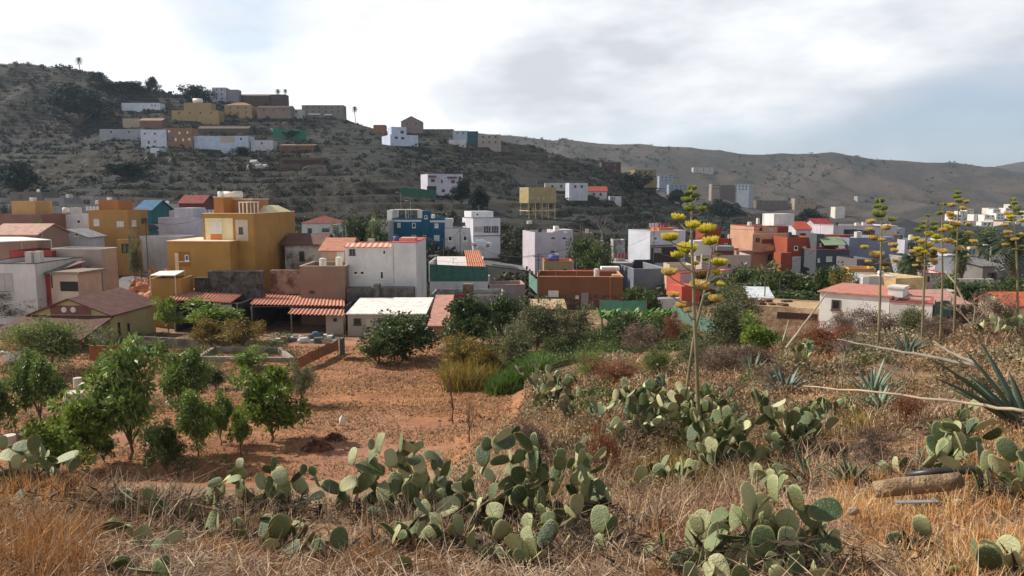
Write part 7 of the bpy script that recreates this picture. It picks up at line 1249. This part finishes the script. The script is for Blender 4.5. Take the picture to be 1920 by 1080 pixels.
        for j in range(nz):
            for i in range(nx): k = j * (nx + 1) + i; m.f.append((k, k + 1, k + nx + 2, k + nx + 1))
        o = simple('earth_bank', l, 'earth bank', m, stone((196, 140, 104), .8, (120, 76, 54)))
    # junk yard
    g = random.Random(12); cols = [(214, 208, 200), (196, 196, 196), (120, 130, 110), (160, 140, 116), (226, 222, 216), (90, 96, 96), (170, 120, 100), (80, 110, 90)]
    nm = [('sack', 'pale lumpy sack'), ('plastic_tub', 'upturned tub'), ('crate', 'slatted crate'), ('bucket', 'plastic bucket'), ('board', 'leaning board')]
    adj = ['white', 'grey', 'olive', 'tan', 'bright white', 'dark grey', 'reddish', 'dull green']; used = set()
    spot = ['at the left end of the junk pile', 'on the front edge of the junk pile', 'in the middle of the junk pile', 'on top of the junk pile', 'at the right end of the junk pile', 'behind the junk pile under the shed roof']
    for k in range(30):
        kd, ds_ = nm[k % 5]; ci = g.randrange(8); ux = (k * .618) % 1; px = 518 + ux * 118; py = 655 - abs(g.gauss(0, 9)) - 4; Y = 80 - (py - 640) * .25; c = at(px, py, Y); c.z = max(c.z, gz(c.x, c.y) + .0); s_ = g.uniform(.35, .75); m = MB(); mat = flat(cols[ci], .8, 0, .25); sp_ = spot[0 if ux < .2 else 4 if ux > .82 else (5 if py < 636 else 1 if py > 648 else (2 if g.random() < .5 else 3))]
        lb = '%s %s %s' % (adj[ci], ds_, sp_)
        while lb in used: ci = (ci + 1) % 8; mat = flat(cols[ci], .8, 0, .25); lb = '%s %s %s' % (adj[ci], ds_, sp_); used.add(lb + '#') if len(used) > 200 else None
        used.add(lb)
        if kd == 'sack': m.tube([c + Vector((-s_, 0, s_*.3)), c + Vector((-s_*.6, 0, s_*.4)), c + Vector((s_*.4, .1, s_*.45)), c + Vector((s_*.9, 0, s_*.25))], [s_*.15, s_*.45, s_*.5, s_*.15], 8)
        elif kd == 'plastic_tub': m.tube([c, c + ZV * s_ * .9, c + ZV * s_ * .92], [s_ * .6, s_ * .42, s_ * .3], 10)
        elif kd == 'bucket': m.tube([c, c + ZV * s_, c + ZV * (s_ + .03), c + ZV * (s_ - .1)], [s_ * .35, s_ * .5, s_ * .55, s_ * .4], 10)
        elif kd == 'crate': [m.box(c + Vector((0, 0, q * s_ * .3)), (s_ * 1.3, .1, 0), (-.1, s_, 0), (0, 0, s_ * .2)) for q in range(3)]
        else: m.box(c, (s_ * 2, g.uniform(-.3, .3), s_ * .3), (0, .06, 0), (-.3, .2, s_ * 1.05))
        simple(kd, lb, ds_.split()[-1], m, mat, group='things in the junk yard')
    c = at(592, 640, 80); simple('barrel', 'blue barrel in the junk yard', 'barrel', MB().tube([c, c + ZV * .1, c + ZV * 1.0, c + ZV * 1.05], [.3, .34, .34, .3], 12), flat((60, 110, 150)))
    # white rocks on the hill slope
    for i, (px, py) in enumerate(((478, 306), (486, 312), (470, 312), (498, 310))):
        Y = gY(px, py + 6, 230, 420); c = at(px, py + 4, Y); r = 2.2 - i * .3; simple('white_rock', ['largest pale rock on the slope below the carport house', 'pale rock right of the largest one on the slope', 'pale rock left of the largest one on the slope', 'small outlying pale rock on the slope'][i], 'rock', MB().tube([c + Vector((-r, 0, 0)), c + Vector((-r*.6, 0, r*.3)), c + Vector((r*.4, 0, r*.4)), c + Vector((r, 0, 0))], [r*.2, r*.8, r*.7, r*.2], 7), stone((190, 184, 178), .6), smooth=False, group='pale rocks on the slope')
    bare_tree('large leafless grey tree behind the ruin, centre of the valley', 1128, 452, 398, 70, 185, (120, 114, 112), 2, .3, 5); bare_tree('small bare shrub standing in the dirt field edge', 850, 800, 690, 50, 46, (96, 66, 48), 5, .07, 4); bare_tree('pinkish bare tree right of the peach apartments garden', 1340, 610, 570, 20, 70, (96, 78, 62), 6, .07, 3)
    bare_tree('thin bare shrub in front of the cactus centre', 880, 830, 748, 44, 22, (96, 74, 54), 7, .03, 4); bare_tree('leafless grey shrub among the right hand thicket', 1822, 640, 545, 90, 33, (140, 128, 110), 8, .06, 5); bare_tree('bare grey twiggy shrub beside the rust bush', 1580, 700, 640, 60, 20, (140, 126, 108), 9, .04, 4)
    bare_tree('dry twig shrub at the lower left among the straw', 330, 985, 905, 120, 7.6, (126, 112, 98), 10, .012, 5); bare_tree('dry twig shrub over the tangled cactus', 560, 985, 900, 150, 7.2, (120, 104, 90), 11, .012, 5); bare_tree('dry twig shrub right of the small round padded cactus', 1200, 960, 890, 110, 8, (130, 112, 94), 12, .012, 5)
# ---------------------------------------------------------------- run
houses(); trees(); palms(); cacti(); stalks(); agaves(); bananas(); ground_cover(); small_things()
# air: one closed haze box round camera and scene
hz = MB().box((-7000, -60, -45), (14000, 0, 0), (0, 9100, 0), (0, 0, 360)); ho = hz.build('haze', None); tag(ho, kind='stuff')
hm_ = bpy.data.materials.new('haze'); hm_.use_nodes = True; t_ = hm_.node_tree; t_.nodes.clear(); o_ = t_.nodes.new('ShaderNodeOutputMaterial'); v_ = t_.nodes.new('ShaderNodeVolumePrincipled'); v_.inputs['Density'].default_value = HAZE; v_.inputs['Color'].default_value = (.66, .82, 1, 1); v_.inputs['Anisotropy'].default_value = .2
t_.links.new(v_.outputs[0], o_.inputs['Volume']); ho.data.materials.append(hm_)
scene.cycles.volume_bounces = 0
